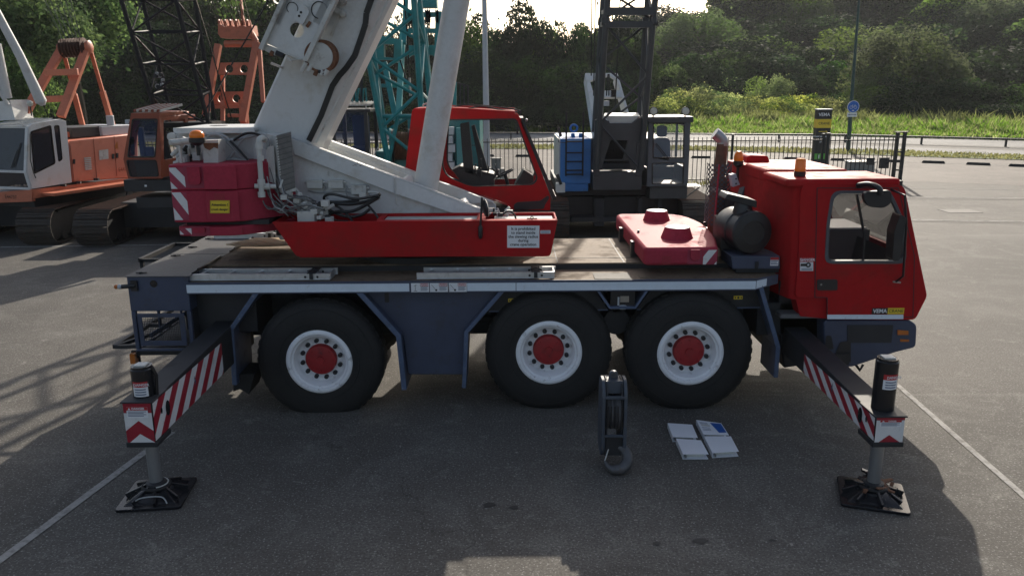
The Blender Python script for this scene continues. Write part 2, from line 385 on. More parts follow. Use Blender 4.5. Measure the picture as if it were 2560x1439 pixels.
def sheet(name, pts, z, mt):
    b = MB(mt); b.poly([(x, y, z) for x, y in pts]); o = b.build(name, kind='structure', smooth=False, loc=(0, 0, 0)); return o
g = MB('asphalt'); n = 40
g.poly([(-160, -25, 0), (160, -25, 0), (160, 232, 0), (-160, 232, 0)]); g.build('ground', kind='structure', loc=(0, 0, 0), smooth=False)
def band(name, lo, hi, z, mt):
    return sheet(name, lo + hi[::-1], z, mt)
Lp = [(-90, 33), (-14, 31.6), (16, 31.6), (60, 12)]
Ls = [(-90, 48), (-1.3, 44.9), (10.2, 42.9), (15, 41.7), (20.7, 39.2), (24, 37), (60, 18)]
La = [(-90, 62), (-30, 56), (.6, 50.3), (11.3, 48.), (19.5, 44.1), (25, 40.9), (60, 22)]
Lb = [(-90, 65), (-30, 59), (0, 54), (12, 51.3), (21, 47.8), (26.6, 43.5), (60, 25.)]
Lc = [(-90, 68), (-30, 62), (0, 57.5), (13.5, 54.5), (21, 51.8), (28.7, 46.8), (60, 29)]
Ld = [(-90, 71), (-30, 64.5), (0, 60), (14.3, 56.8), (22.8, 55.), (30.4, 49.5), (60, 32.)]
Le = [(-90, 86), (-30, 74), (0, 69), (15, 64.4), (24.8, 61.), (33.7, 55.3), (60, 40)]
Lf = [(-90, 100), (-30, 96), (0, 92), (15, 88), (24.8, 84.), (33.7, 80), (60, 66)]
band('parking_strip', Lp, La, .004, 'pale_asphalt')
band('grass_verge', La, Lb, .03, 'grass_ground')
band('cycle_path', Lb, Lc, .008, 'path_asphalt')
band('road_shoulder', Lc, Ld, .006, 'asphalt')
band('road', Ld, Le, .008, 'path_asphalt')
band('grass_bank', Le, Lf, .03, 'grass_ground')
def poly_at(Lx, x):
    for (x0, y0), (x1, y1) in zip(Lx, Lx[1:]):
        if x0 <= x <= x1: return y0 + (y1 - y0) * (x - x0) / (x1 - x0)
    return Lx[-1][1]
# painted lines
def line(p, q, w, name='painted_line', z=.006):
    p, q = V((p[0], p[1], z)), V((q[0], q[1], z)); d = (q - p).normalized(); s = V((-d.y, d.x, 0)) * w / 2
    b = MB('old_paint'); b.poly([p - s, q - s, q + s, p + s]); return b.build(name, kind='structure', smooth=False, loc=(0, 0, 0))
line(G(430, 1080).xy, G(-60, 1445).xy, .085); line(G(2235, 955).xy, G(2600, 1275).xy, .07)
line(G(0, 618).xy, G(420, 612).xy, .12); line(G(2150, 548).xy, G(2700, 556).xy, .10); line(G(2200, 493).xy, G(2700, 496).xy, .10)
line(G(2250, 470).xy, G(2700, 478).xy, .08)
b = MB('old_paint')
for (x0, y0), (x1, y1) in zip(Ls, Ls[1:]): b.poly([(x0, y0 + .2, .012), (x1, y1 + .2, .012), (x1, y1 + .34, .012), (x0, y0 + .34, .012)])
b.build('painted_line', kind='structure', smooth=False, loc=(0, 0, 0))
# worn patches of the yard
mat('stain', (.062, .058, .054), rough=.8, var=.3, spec=.2)
for i, (px, py, r) in enumerate([(1222, 1262, .07), (1285, 1268, .05), (1752, 1352, .06), (1640, 1358, .04), (1930, 1350, .03)]):
    c = G(px, py); b = MB('stain'); b.poly([c + V((cos(k * .52) * r * random.uniform(.6, 1.3), sin(k * .52) * r * .7 * random.uniform(.6, 1.3), .005)) for k in range(12)]); b.build('oil_stain', kind='structure', smooth=False, loc=(0, 0, 0))
for (q, r, w_) in (((2150, 552), (2700, 560), .05), ((2150, 497), (2700, 500), .06)):
    p, q = G(*q), G(*r); d = (q - p).normalized(); s_ = V((-d.y, d.x, 0)) * w_ / 2; b = MB('stain'); z = V((0, 0, .0075)); n_ = 24
    rw = random.Random(int(w_ * 1e4)); off = [V((-d.y, d.x, 0)) * rw.uniform(-.02, .02) for _ in range(n_ + 1)]
    for i in range(n_): a0, a1 = p.lerp(q, i / n_) + off[i] + z, p.lerp(q, (i + 1) / n_) + off[i + 1] + z; b.poly([a0 - s_, a1 - s_, a1 + s_, a0 + s_])
    b.build('tarmac_joint', kind='structure', smooth=False, loc=(0, 0, 0))
c = G(2400, 528); b = MB('drain'); b.box(c.x - .5, c.x + .5, c.y - .35, c.y + .35, .002, .010); b.build('drain_cover', kind='structure', smooth=False)
# hills behind the road
mat('hill_floor', (.03, .045, .014), rough=.95, var=.4, scale=.3)
def hz(x, y):
    t = max(0, min(1, (y - 94) / 78)); t = t * t * (3 - 2 * t)
    side = 1 / (1 + math.exp(-(x - 14) / 5)) + 1 / (1 + math.exp((x + 24) / 5))
    return t * (1.5 + 11 * side) + .35 * sin(x * .3) * t
b = MB('hill_floor'); nx, ny = 60, 25; gr = [[b.v((-150 + i * 5.1, 80 + j * 6, hz(-150 + i * 5.1, 80 + j * 6) - .05 + (0 if j else -.2))) for i in range(nx)] for j in range(ny)]
for j in range(ny - 1):
    for i in range(nx - 1): b.f([gr[j][i], gr[j][i + 1], gr[j + 1][i + 1], gr[j + 1][i]])
b.build('hills', kind='structure', loc=(0, 0, 0))
# ---------------------------------------------------------------- grass (uncountable)
def blades(name, pts, hs, w, mt, lean=.35):
    rng = np.random.default_rng(len(pts)); n = len(pts); pts = np.asarray(pts, float); hs = np.asarray(hs)
    a = rng.uniform(0, 2 * pi, n); d = np.stack([np.cos(a), np.sin(a), np.zeros(n)], 1); ln = rng.normal(0, lean, (n, 2))
    tip = pts + np.stack([ln[:, 0] * hs, ln[:, 1] * hs, hs], 1)
    mid = pts + np.stack([ln[:, 0] * hs * .3, ln[:, 1] * hs * .3, hs * .55], 1)
    vs = np.stack([pts - d * w, pts + d * w, mid + d * w * .8, tip, mid - d * w * .8], 1).reshape(-1, 3)
    me = bpy.data.meshes.new(name); me.from_pydata(vs.tolist(), [], (np.arange(n)[:, None] * 5 + np.arange(5)).tolist()); me.materials.append(M[mt])
    o = bpy.data.objects.new(name, me); COL.objects.link(o); o['kind'] = 'stuff'; return o
rg = np.random.default_rng(3)
pts, hs = [], []
for k in range(26000):
    x = rg.uniform(12, 56); y0 = poly_at(Le, x); t = rg.random(); c = .5 + .5 * sin(x * 1.7 + 2 * sin(t * 9 + x * .35)) * sin(t * 14 + x * .9)
    pts.append((x, y0 + .3 + t * 9.5, .0)); hs.append(rg.uniform(.2, .45) + (.25 + .95 * c) * min(1, t * 1.9) * rg.uniform(.6, 1.15))
blades('grass', pts[::2], hs[::2], .06, 'grass_blade'); blades('grass', pts[1::2], hs[1::2], .06, 'grass_tall')
pts, hs = [], []
for k in range(9000):
    x = rg.uniform(13, 40); t = rg.random(); y0 = poly_at(Le, x) + 7.5 + t * 4; c = .5 + .5 * sin(x * .9 + 3 * t)
    if x > 27 and rg.random() < .6: continue
    pts.append((x, y0, .0)); hs.append(rg.uniform(.8, 1.3) + .9 * c * rg.random())
blades('reeds', pts, hs, .07, 'grass_tall')
pts, hs = [], []
for k in range(11000):
    x = rg.uniform(-40, 45); a0, b0 = poly_at(La, x), poly_at(Lb, x); pts.append((x, a0 + (b0 - a0) * rg.random(), .03)); hs.append(rg.uniform(.05, .16))
blades('grass', pts, hs, .05, 'grass_dry')
pts, hs = [], []
for k in range(5000):
    x = rg.uniform(-60, 12); y0 = poly_at(Le, x); t = rg.random(); pts.append((x, y0 + .3 + t * 6, .0)); hs.append(rg.uniform(.3, .7))
blades('grass', pts, hs, .07, 'grass_blade')
pts, hs = [], []
for k in range(1500):
    x = rg.uniform(-14, 15); pts.append((x, 31.2 + rg.normal(0, .18), 0)); hs.append(rg.uniform(.06, .3))
blades('weeds', pts, hs, .025, 'grass_dry')
# ---------------------------------------------------------------- trees
def crown(seed, n, leaf, mts, lumps=36, flat=.9, fill=.12):
    rng = np.random.default_rng(seed); c = rng.normal(size=(lumps, 3)); c /= np.linalg.norm(c, axis=1)[:, None]
    c *= rng.uniform(.5, .84, lumps)[:, None]; c[:, 2] *= flat; lr = rng.uniform(.14, .44, lumps)
    w = lr ** 2 / (lr ** 2).sum(); k = rng.choice(lumps, n, p=w); d = rng.normal(size=(n, 3)); d /= np.linalg.norm(d, axis=1)[:, None]
    rad = lr[k] * rng.uniform(.72, 1.06, n); p = c[k] + d * rad[:, None]
    nf = int(n * fill); q = rng.normal(size=(nf, 3)) * .3; p[:nf] = q
    nm = d + rng.normal(size=(n, 3)) * .75; nm /= np.linalg.norm(nm, axis=1)[:, None]
    t = np.cross(nm, rng.normal(size=(n, 3))); t /= np.linalg.norm(t, axis=1)[:, None]; s = np.cross(nm, t)
    sz = leaf * rng.uniform(.5, 1.25, n)[:, None]
    vs = np.stack([p - t * sz, p + s * sz * .55, p + t * sz, p - s * sz * .55], 1)
    vs[:, :, 2] += 1; vs = vs.reshape(-1, 3)
    me = bpy.data.meshes.new('crown'); me.from_pydata(vs.tolist(), [], (np.arange(n)[:, None] * 4 + np.arange(4)).tolist())
    for x in mts: me.materials.append(M[x])
    mi = (rng.random(lumps) < .3).astype(int)[k]; me.polygons.foreach_set('material_index', np.clip(mi, 0, len(mts) - 1)); return me
def trunk_mesh(seed):
    rd = random.Random(seed); b = MB('bark'); b.tube([(0, 0, -.15), (.02, 0, .3), (-.01, .02, .8), (0, 0, 1.3)], [.075, .055, .042, .015], 8)
    for i in range(6):
        a = i * 1.05 + rd.random(); z = .45 + .1 * i; r = rd.uniform(.4, .65)
        b.tube([(0, 0, z), (cos(a) * r * .5, sin(a) * r * .5, z + .2), (cos(a) * r, sin(a) * r, z + .45)], [.028, .018, .006], 6)
    o = b.build('trunk', loc=(0, 0, 0)); me = o.data; bpy.data.objects.remove(o); return me
CR = {'dark': [crown(s, 12000, .05, ['leaf_dark', 'leaf_mid']) for s in (1, 2, 3)], 'mid': [crown(s, 12000, .05, ['leaf_dark', 'leaf_light']) for s in (4, 5)],
      'grey': [crown(8, 15000, .038, ['leaf_grey', 'leaf_light'])], 'near': [crown(6, 16000, .04, ['leaf_mid', 'leaf_light'], 60)],
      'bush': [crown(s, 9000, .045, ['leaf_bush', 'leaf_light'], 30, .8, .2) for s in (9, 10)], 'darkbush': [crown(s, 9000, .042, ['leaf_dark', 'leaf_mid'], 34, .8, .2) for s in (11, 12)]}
TR = [trunk_mesh(s) for s in (1, 2)]
rt = random.Random(5)
def tree(x, y, z, w, h, kind, label, group=None, cat='tree', name='tree', low=.12):
    if name == 'bush':
        o = bpy.data.objects.new('bush', rt.choice(CR[kind])); COL.objects.link(o); o.location = (x, y, z - .1 * h); o.scale = (w / 2, w / 2, h * .5 * 1.3)
    else:
        o = bpy.data.objects.new(name, None); COL.objects.link(o); o.location = (x, y, z)
        c = bpy.data.objects.new('crown', rt.choice(CR[kind])); COL.objects.link(c); c.parent = o; c.scale = (w / 2, w / 2, h * (1 - low) / 2); c.location = (0, 0, h * low)
        t = bpy.data.objects.new('trunk', rt.choice(TR)); COL.objects.link(t); t.parent = o; t.scale = (w / 2.2, w / 2.2, h * .62)
    o.rotation_euler = (0, 0, rt.uniform(0, 6.28)); tag(o, label, cat, group); return o
def tree_px(px, ytop, Y, wpx, kind, label, group=None, z=None, ybase=None, **k):   # crown top at (px, ytop) when standing at distance Y
    t = P(px, ytop, Y); z = hz(t.x, Y) if z is None else z
    return tree(t.x, Y, z, wpx / F * Y, max(1., (t.z - z) * 1.02), kind, label, group, **k)
GW = 'dark trees standing close together beyond the road'
for i, (px, yt, Y, w) in enumerate([(960, 78, 82, 120), (1035, 52, 80, 120), (1105, 66, 83, 110), (1172, 40, 78, 130), (1240, 48, 80, 120), (1318, 22, 79, 130), (1385, 60, 80, 110), (1435, 58, 78, 90), (1475, 40, 81, 90), (1540, 10, 86, 130), (1585, 80, 76, 110)]):
    tree_px(px, yt, Y, w * 1.25, 'dark' if i % 3 else 'mid', 'dark tree of the close row against the sky in the middle', GW, low=.03)
for i, (px, yt, Y, w) in enumerate([(1000, 150, 76, 150), (1130, 140, 75, 150), (1225, 130, 74, 150), (1330, 135, 75, 150), (1430, 150, 74, 150), (1540, 160, 73, 130), (1180, 190, 72, 120), (1290, 195, 72, 120), (1390, 200, 72, 120)]):
    tree_px(px, yt, Y, w * 1.2, 'dark', 'low dark tree in front of the close row in the middle', 'low dark trees beneath the row', low=0.)
GL = 'dark trees behind the orange and black cranes'
for i, (px, yt, Y, w) in enumerate([(300, -120, 84, 260), (420, -90, 88, 240), (540, -60, 86, 240), (660, -30, 84, 240), (780, -40, 86, 220), (880, 0, 84, 180), (250, 40, 77, 200), (360, 60, 76, 200), (470, 70, 77, 200), (590, 60, 76, 200), (700, 70, 77, 200), (830, 90, 76, 180), (910, 90, 78, 150), (300, 160, 73, 160), (420, 170, 74, 160), (540, 165, 73, 160), (660, 170, 73, 160), (780, 170, 73, 160), (890, 170, 73, 160)]):
    tree_px(px, yt, Y, w * 1.2, 'mid' if yt < 0 and i % 2 else 'dark', 'dark tree in the wood behind the orange and black cranes', GL, low=.02)
for i, (px, yt, Y, w) in enumerate([(-60, -160, 74, 300), (90, -150, 76, 300), (190, -60, 80, 200), (-40, 120, 72, 220), (120, 130, 73, 200)]):
    tree_px(px, yt, Y, w * 1.2, 'dark', 'dark tree at the far left behind the white cab', 'dark trees at the far left', low=.02)
tree_px(40, -60, 50, 330, 'near', 'bright leafed tree in front of the dark wood above the white crane', low=.25); tree_px(150, -120, 58, 320, 'near', 'tall tree with sunlit leaves beside the orange frame of the white crane', low=.3)
tree_px(20, 120, 46, 200, 'near', 'low bright leafed tree just behind the white strut', low=.1)
GH = 'dark trees covering the hillside on the right'
k = 0
for Y, z, ys in ((106, None, (85, 165)), (118, None, (25, 100)), (132, None, (-25, 55)), (148, None, (-90, 0)), (168, None, (-160, -50))):
    for px in range(1600 if Y > 110 else 1690, 2760, int(20500 / Y)):
        x = px + rt.uniform(-55, 55); yt = rt.uniform(*ys) - max(0, (x - 1750)) * .035 + max(0, 1790 - x) * .5
        if x < 1850: yt = max(yt, 14 + max(0, 1760 - x) * .1 if x < 1760 else -8)
        tree_px(x, yt, Y + rt.uniform(-3, 3), rt.uniform(165, 290) * 108 / Y * 1.2, ('dark', 'mid', 'dark', 'grey', 'mid')[(k * 7) % 5], 'dark tree among the many that cover the right hillside', GH, low=.0); k += 1
for px, yt, Y, w in ((1735, 130, 96, 150), (1840, 110, 98, 170), (1960, 135, 97, 170), (2070, 150, 96, 150), (2190, 200, 92, 140), (2450, 130, 95, 190), (2540, 150, 94, 170), (2620, 120, 94, 180)):
    tree_px(px, yt, Y, w * 1.2, 'dark', 'low dark tree at the foot of the right hillside', 'low dark trees at the foot of the hill', low=.0)
tree_px(2285, 52, 79, 270, 'grey', 'pale round tree standing out before the dark hillside', low=.04)
tree_px(2215, 150, 78, 170, 'grey', 'smaller pale tree leaning out left of the pale round tree', low=.04)
# bushes between wood and grass
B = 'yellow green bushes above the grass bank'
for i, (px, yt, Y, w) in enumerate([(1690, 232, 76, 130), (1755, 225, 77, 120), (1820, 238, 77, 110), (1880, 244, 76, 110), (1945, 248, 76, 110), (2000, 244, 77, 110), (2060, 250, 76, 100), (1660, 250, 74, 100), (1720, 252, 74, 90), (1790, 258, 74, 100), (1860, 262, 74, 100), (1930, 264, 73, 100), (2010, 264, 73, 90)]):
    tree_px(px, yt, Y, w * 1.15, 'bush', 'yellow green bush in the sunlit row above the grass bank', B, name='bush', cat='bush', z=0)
for i, (px, yt, Y, w) in enumerate([(1700, 180, 85, 140), (1800, 176, 84, 150), (1650, 200, 84, 110)]):
    tree_px(px, yt, Y, w, 'mid', ['green rounded bush behind the yellow green row', 'larger dome shaped green bush behind the yellow green row', 'green bush half hidden by the grey lattice boom'][i], name='bush', cat='bush', z=0)
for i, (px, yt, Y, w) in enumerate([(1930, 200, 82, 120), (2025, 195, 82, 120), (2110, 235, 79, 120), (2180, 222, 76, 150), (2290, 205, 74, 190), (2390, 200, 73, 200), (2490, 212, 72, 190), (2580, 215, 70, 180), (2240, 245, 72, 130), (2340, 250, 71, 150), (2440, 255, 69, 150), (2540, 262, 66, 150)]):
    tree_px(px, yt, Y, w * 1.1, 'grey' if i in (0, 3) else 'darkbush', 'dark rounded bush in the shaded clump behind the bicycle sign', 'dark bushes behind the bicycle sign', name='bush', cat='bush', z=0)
for i, px in enumerate(range(-40, 1000, 65)):
    tree_px(px, 265 + rt.uniform(-12, 8), 70 + (i % 3), 100, 'darkbush', 'dark undergrowth bush along the far road on the left', 'dark bushes along the far road', name='bush', cat='bush', z=0)
for i, px in enumerate(range(1000, 1650, 65)):
    tree_px(px, 262 + rt.uniform(-12, 8), 69 + (i % 3), 100, 'darkbush', 'dark undergrowth bush below the tree row in the middle', 'dark bushes below the middle trees', name='bush', cat='bush', z=0)
# ---------------------------------------------------------------- fence and gate
def bars(mb, x0, x1, y, h, step=.163):
    n = int((x1 - x0) / step)
    for i in range(n + 1):
        x = x0 + (x1 - x0) * i / n; mb.box(x - .012, x + .012, y - .012, y + .012, .08, h)
fx = [-26., -19.1, -12.2, -5.2, 1.72, 8.55, 12.05]
f = thing('metal_fence', 'long black metal bar fence running behind the cranes', 'fence', (-5, 31, 0))
for a, c in zip(fx, fx[1:]):
    b = MB('fence_black'); bars(b, a + .16, c - .16, 31, 1.84)
    for z in (.2, 1.68): b.box(a + .04, c - .04, 30.975, 31.025, z, z + .045)
    b.build('bar_panel', f, smooth=False)
for x in fx:
    b = MB('fence_black'); b.box(x - .04, x + .04, 30.96, 31.04, 0, 1.93); b.box(x - .05, x + .05, 30.95, 31.05, 1.93, 1.945); b.build('post', f, smooth=False)
f = thing('gate', 'black barred gate with lock boxes at the right end of the fence', 'gate', (13.6, 31, 0))
b = MB('fence_black'); bars(b, 12.3, 14.7, 30.9, 1.84)
for z in (.2, 1.66): b.box(12.2, 14.85, 30.875, 30.925, z, z + .05)
b.build('bar_panel', f, smooth=False)
for x, y in ((12.2, 30.9), (14.85, 30.9), (15.2, 31.05)):
    b = MB('fence_black'); b.box(x - .055, x + .055, y - .055, y + .055, 0, 1.95); b.box(x - .07, x + .07, y - .07, y + .07, 1.95, 1.97)
    if x > 15:
        for z in (.5, 1.2): b.box(14.9, 15.15, y - .09, y - .06, z, z + .06)
        b.box(14.8, 15.3, 30.93, 31.1, 1.97, 2.0)
    b.build('gate_post', f, smooth=False)
for px, py, w, h in ((2210, 407, .36, .42), (2176, 403, .28, .28)):
    c = P(px, py, 30.82); b = MB('black_plastic'); b.box(c.x - w / 2, c.x + w / 2, 30.76, 30.87, c.z - h / 2, c.z + h / 2); b.cyl((c.x + w * .3, 30.76, c.z), (c.x + w * .3, 30.72, c.z), .03, 12); b.build('lock_box', f, bevel=.01)
# ---------------------------------------------------------------- street furniture
c = P(1218, 440, 36); f = thing('lamp_post', 'tall pale grey lamp post beside the red superstructure cab', 'lamp post', (c.x, 36, 0))
b = MB('lamp_grey'); b.tube([(c.x, 36, 0), (c.x, 36, 1.2), (c.x - .02, 36, 9.5)], [.155, .145, .09], 20); b.build('mast', f)
b = MB('lamp_grey'); b.box(c.x - .2, c.x + .2, 35.8, 36.2, 0, .06); b.build('base_plate', f)
b = MB('lamp_grey'); b.tube([(c.x - .02, 36, 9.4), (c.x - .02, 35.6, 9.9), (c.x - .02, 34.6, 10.05)], .05, 10); b.box(c.x - .17, c.x + .13, 33.9, 34.7, 9.98, 10.1); b.build('lamp_head', f)
c = P(1240, 405, 33.5); f = thing('utility_box', 'small grey utility box on a pale plinth by the lamp post', 'cabinet', (c.x, 33.6, 0))
b = MB('cabinet_grey'); b.box(c.x - .2, c.x + .2, 33.5, 33.8, .45, c.z + .12); b.box(c.x - .23, c.x + .23, 33.46, 33.84, c.z + .12, c.z + .16); b.build('cabinet', f, bevel=.01)
b = MB('concrete'); b.box(c.x - .5, c.x + .35, 33.35, 33.95, 0, .45); b.build('plinth', f)
# advertising column
p0 = P(2045, 275, 37); p1 = P(2081, 275, 37); f = thing('sign_column', 'black and yellow advertising column behind the fence', 'sign', ((p0.x + p1.x) / 2, 37.2, 0))
x0, x1, zt = p0.x, p1.x, p0.z; w = x1 - x0
def zq(py): return P(2062, py, 37).z
b = MB('label_black'); b.box(x0, x1, 37, 37.35, 0, zt); b.build('column', f)
b = MB('lamp_grey'); b.box(x0 - .015, x1 + .015, 36.985, 37.365, zt, zt + .04); b.build('cap', f)
b = MB('label_yellow'); b.box(x0 - .004, x1 + .004, 36.994, 37.356, zq(320), zq(298))
b.text('CRANE', ((x0 + x1) / 2, 36.99, zq(309)), (1, 0, 0), (0, 0, 1), .16, 'label_black', .01); b.build('yellow_band', f, smooth=False)
b = MB('label_white'); b.text('VEMA', ((x0 + x1) / 2 - .02, 36.995, zq(287)), (1, 0, 0), (0, 0, 1), .2, 'label_white', .02); b.build('lettering', f, smooth=False)
b = MB('label_yellow'); z = zq(329); b.box(x0 + .12, x1 - .22, 36.994, 36.999, z - .015, z + .015); b.poly([(x1 - .24, 36.994, z + .06), (x1 - .12, 36.994, z), (x1 - .24, 36.994, z - .06), (x1 - .2, 36.994, z)]); b.build('arrow', f, smooth=False)
b = MB('lamp_grey'); b.box(x0 - .004, x1 + .004, 36.994, 37.356, zq(343), zq(340)); b.text('OPEN', ((x0 + x1) / 2 - .05, 36.99, zq(355)), (1, 0, 0), (0, 0, 1), .1, 'label_white', .01); b.build('information_panel', f, smooth=False)
b = MB('green_label'); b.box(x0 + .02, x1 + .004, 36.994, 37.356, zq(398), zq(384)); b.use('label_white'); b.box(x0 + .2, x0 + .24, 36.99, 36.993, zq(396), zq(387)); b.build('green_band', f, smooth=False)
# bicycle sign on a green lamp pole
c0 = P(2120, 376, 47); c1 = P(2152, -60, 47); f = thing('bicycle_sign', 'round blue bicycle sign on a tall dark green pole', 'road sign', (c0.x, 47, 0))
b = MB('pole_green'); b.tube([(c0.x, 47, 0), (c0.x + (c1.x - c0.x) * .35, 47, 3.2), (c1.x, 47, c1.z)], [.13, .10, .055], 14); b.build('pole', f)
c = P(2133, 267, 46.8); b = MB('label_white'); b.lathe((c.x, 46.8, c.z), (0, -1, 0), [(0, 0), (.345, 0), (.345, .02), (0, .02)], 32); b.use('sign_blue'); b.lathe((c.x, 46.779, c.z), (0, -1, 0), [(.318, 0), (.318, .004), (0, .004)], 32)
b.use('label_white')
for s in (-1, 1):
    b.lathe((c.x + s * .12, 46.772, c.z - .03), (0, -1, 0), [(.075, 0), (.09, 0), (.09, .004), (.075, .004), (.075, 0)], 20)
y = 46.77; z = c.z
for q, r in (((-.12, -.03), (-.05, .08)), ((-.05, .08), (.08, .08)), ((.08, .08), (.0, -.04)), ((.0, -.04), (-.05, .08)), ((-.12, -.03), (.0, -.04)), ((.12, -.03), (.07, .12)), ((.07, .12), (.11, .13)), ((-.08, .11), (-.03, .11)), ((-.05, .08), (-.055, .11))):
    b.bar((c.x + q[0], y, z + q[1]), (c.x + r[0], y, z + r[1]), .018, .006)
b.box(c.x - .06, c.x + .06, 46.768, 46.774, z - .24, z - .19)
b.build('sign_disc', f, smooth=False)
c = P(2130, 287, 46.8); b = MB('label_white'); b.box(c.x - .28, c.x + .28, 46.79, 46.81, c.z - .12, c.z + .12); b.use('label_print'); b.box(c.x - .16, c.x + .16, 46.785, 46.789, c.z - .018, c.z + .018)
for s in (-1, 1): b.poly([(c.x + s * .16, 46.785, c.z + .05), (c.x + s * .24, 46.785, c.z), (c.x + s * .16, 46.785, c.z - .05)])
b.build('arrow_plate', f, smooth=False)
# electrical cabinet
c = P(2155, 420, 33); f = thing('electrical_cabinet', 'grey electrical cabinet standing behind the gate', 'cabinet', (c.x, 33.2, 0))
w = .52; zt = P(2155, 404, 33).z; b = MB('cabinet_grey'); b.box(c.x - w, c.x + w, 33, 33.5, .08, zt - .05); b.build('housing', f, bevel=.015)
b = MB('concrete'); b.box(c.x - w - .03, c.x + w + .03, 32.97, 33.53, 0, .08); b.build('base', f)
b = MB('cabinet_grey'); b.prism([(c.x - w - .04, 32.95, zt - .05), (c.x + w + .04, 32.95, zt - .05), (c.x + w + .04, 32.95, zt), (c.x - w - .04, 32.95, zt)], (0, .6, .02)); b.build('lid', f)
for s in (-1, 1):
    b = MB('cabinet_grey'); b.box(c.x + s * .265 - .245, c.x + s * .265 + .245, 32.985, 32.998, .15, zt - .12); b.use('black_plastic').box(c.x + s * .06 - .015, c.x + s * .06 + .015, 32.97, 32.985, .6, .75); b.build('door', f)
# rubber wheel stops
st = None
for i, x in enumerate([-8.5, -6.2, -3.9, -1.45, .75, 3.1, 5.4, 7.8, 10.2, 12.4, 14.8, 16.9, 19., 20.75, 22.35, 23.8, 25.4]):
    y = poly_at(Ls, x) + .05; an = atan2(poly_at(Ls, x + .5) - poly_at(Ls, x - .5), 1)
    if st is None:
        b = MB('rubber'); b.hexa([(-.52, -.09, 0), (.52, -.09, 0), (.52, .09, 0), (-.52, .09, 0)], [(-.46, -.055, .12), (.46, -.055, .12), (.46, .055, .12), (-.46, .055, .12)])
        st = b.build('wheel_stop', loc=(0, 0, 0), bevel=.015); o = st
    else: o = st.copy(); COL.objects.link(o)
    o.location = (x, y, .006); o.rotation_euler = (0, 0, an)
    tag(o, 'black rubber wheel stop in the row along the parking strip', 'wheel stop', 'wheel stops along the parking strip')
# low dark rail between cycle path and road
f = thing('guard_rail', 'low dark guard rail between the cycle path and the road', 'guard rail', (0, 59, 0))
for (xa, ya), (xb, yb) in zip(Ld, Ld[1:]):
    if xb < -30: continue
    b = MB('chassis'); b.bar((xa, ya - .3, .5), (xb, yb - .3, .5), .28, .08, up=(0, 0, 1)); b.build('rail', f, smooth=False)
    n = int(hypot(xb - xa, yb - ya) / 4); b = MB('chassis')
    for i in range(n): t = i / n; b.box(xa + (xb - xa) * t - .05, xa + (xb - xa) * t + .05, ya + (yb - ya) * t - .26, ya + (yb - ya) * t - .16, 0, .55)
    b.build('rail', f, smooth=False)
# ================================================================ THE RED MOBILE CRANE
MC = thing('mobile_crane', 'red and white three axle mobile crane standing on its outriggers', 'crane', (.3, 10.05, 0))
YN, YF = 8.75, 11.35                    # near and far side of the carrier
def Pn(px, py, Y=YN): return P(px, py, Y)
# ---- chassis
b = MB('chassis'); b.box(-4.1, 4.5, 9.55, 10.6, .72, 1.46)
for x in (-2.26, .43, 2.08): b.tube([(x, 9.0, .72), (x, 9.6, .66), (x, 10.5, .66), (x, 11.1, .72)], [.1, .17, .17, .1], 12); b.ball((x, 10.05, .66), .30)
for x in (-3.2, -1.4, -.3, 1.25, 3.0): b.box(x - .06, x + .06, 9.1, 11.0, 1.1, 1.46)
b.tube([(-3.5, 9.9, .82), (3.2, 9.9, .82)], .06, 10); b.tube([(-1.3, 9.3, 1.0), (1.9, 9.3, 1.0)], .025, 8); b.tube([(-1.6, 9.45, 1.2), (2.6, 9.45, 1.15)], .035, 8)
b.box(-1.05, -.35, 10.7, 11.3, .5, 1.4); b.box(2.9, 4.2, 9.0, 11.1, .85, 1.25); b.box(-3.7, -3.0, 8.95, 11.15, .95, 1.5)
for s in (9.3, 10.8): b.cyl((1.25, s - .2, 1.0), (1.25, s + .2, 1.0), .16)
b.build('chassis', MC, bevel=.015)
# ---- deck
zd = P(1000, 700, YN).z
xl, xr = Pn(462, 715).x, Pn(1953, 700).x; xr2 = Pn(1890, 705).x
b = MB('deck_plate'); zn = Pn(1200, 703).z
b.hexa([(xl, YN, zn - .03), (xr2, YN, zn - .03), (xr, YN + .12, zn - .01), (xr, 9.3, zn - .01), (xl, 9.3, zn - .03)], [(xl, YN, zn), (xr2, YN, zn), (xr, YN + .12, zn + .02), (xr, 9.3, zn + .02), (xl, 9.3, zn)])
b.build('side_walkway', MC)
zc = zn + .085
b = MB('deck_plate'); b.box(-3.7, 3.25, 9.3, 10.9, zn - .1, zc); b.box(-3.7, 3.0, 10.9, YF, zn - .03, zn)
b.use('chassis').box(-3.6, 3.2, 9.285, 9.297, zn + .002, zc - .015)
for x in (-1.9, .55, 1.35): b.use('chassis').box(x - .006, x + .006, 9.301, 10.85, zc, zc + .003)
b.use('chassis').box(-3.5, 3.2, 9.585, 9.6, zc, zc + .004)
b.build('main_deck', MC)
for x, y, w, d in ((1.16, 8.95, .42, .3), (1.62, 8.97, .3, .24), (-1.2, 8.93, .5, .25)):
    b = MB('worn_plate' if x == 1.16 else 'deck_plate'); b.box(x - w / 2, x + w / 2, y - d / 2, y + d / 2, zn, zn + .008); b.build('hatch_plate', MC)
zs0, zs1 = Pn(1000, 725).z, Pn(1000, 706).z
b = MB('blue_paint'); b.box(xl, xr2, YN - .012, YN - .001, zs0 - .028, zn + .012); b.hexa([(xr2, YN - .012, zs0 - .02), (xr2, YN - .001, zs0 - .02), (xr2, YN - .001, zn + .01), (xr2, YN - .012, zn + .01)], [(xr, YN + .108, zs0 + .02), (xr, YN + .119, zs0 + .02), (xr, YN + .119, zn + .03), (xr, YN + .108, zn + .03)]); b.build('deck_edge', MC)
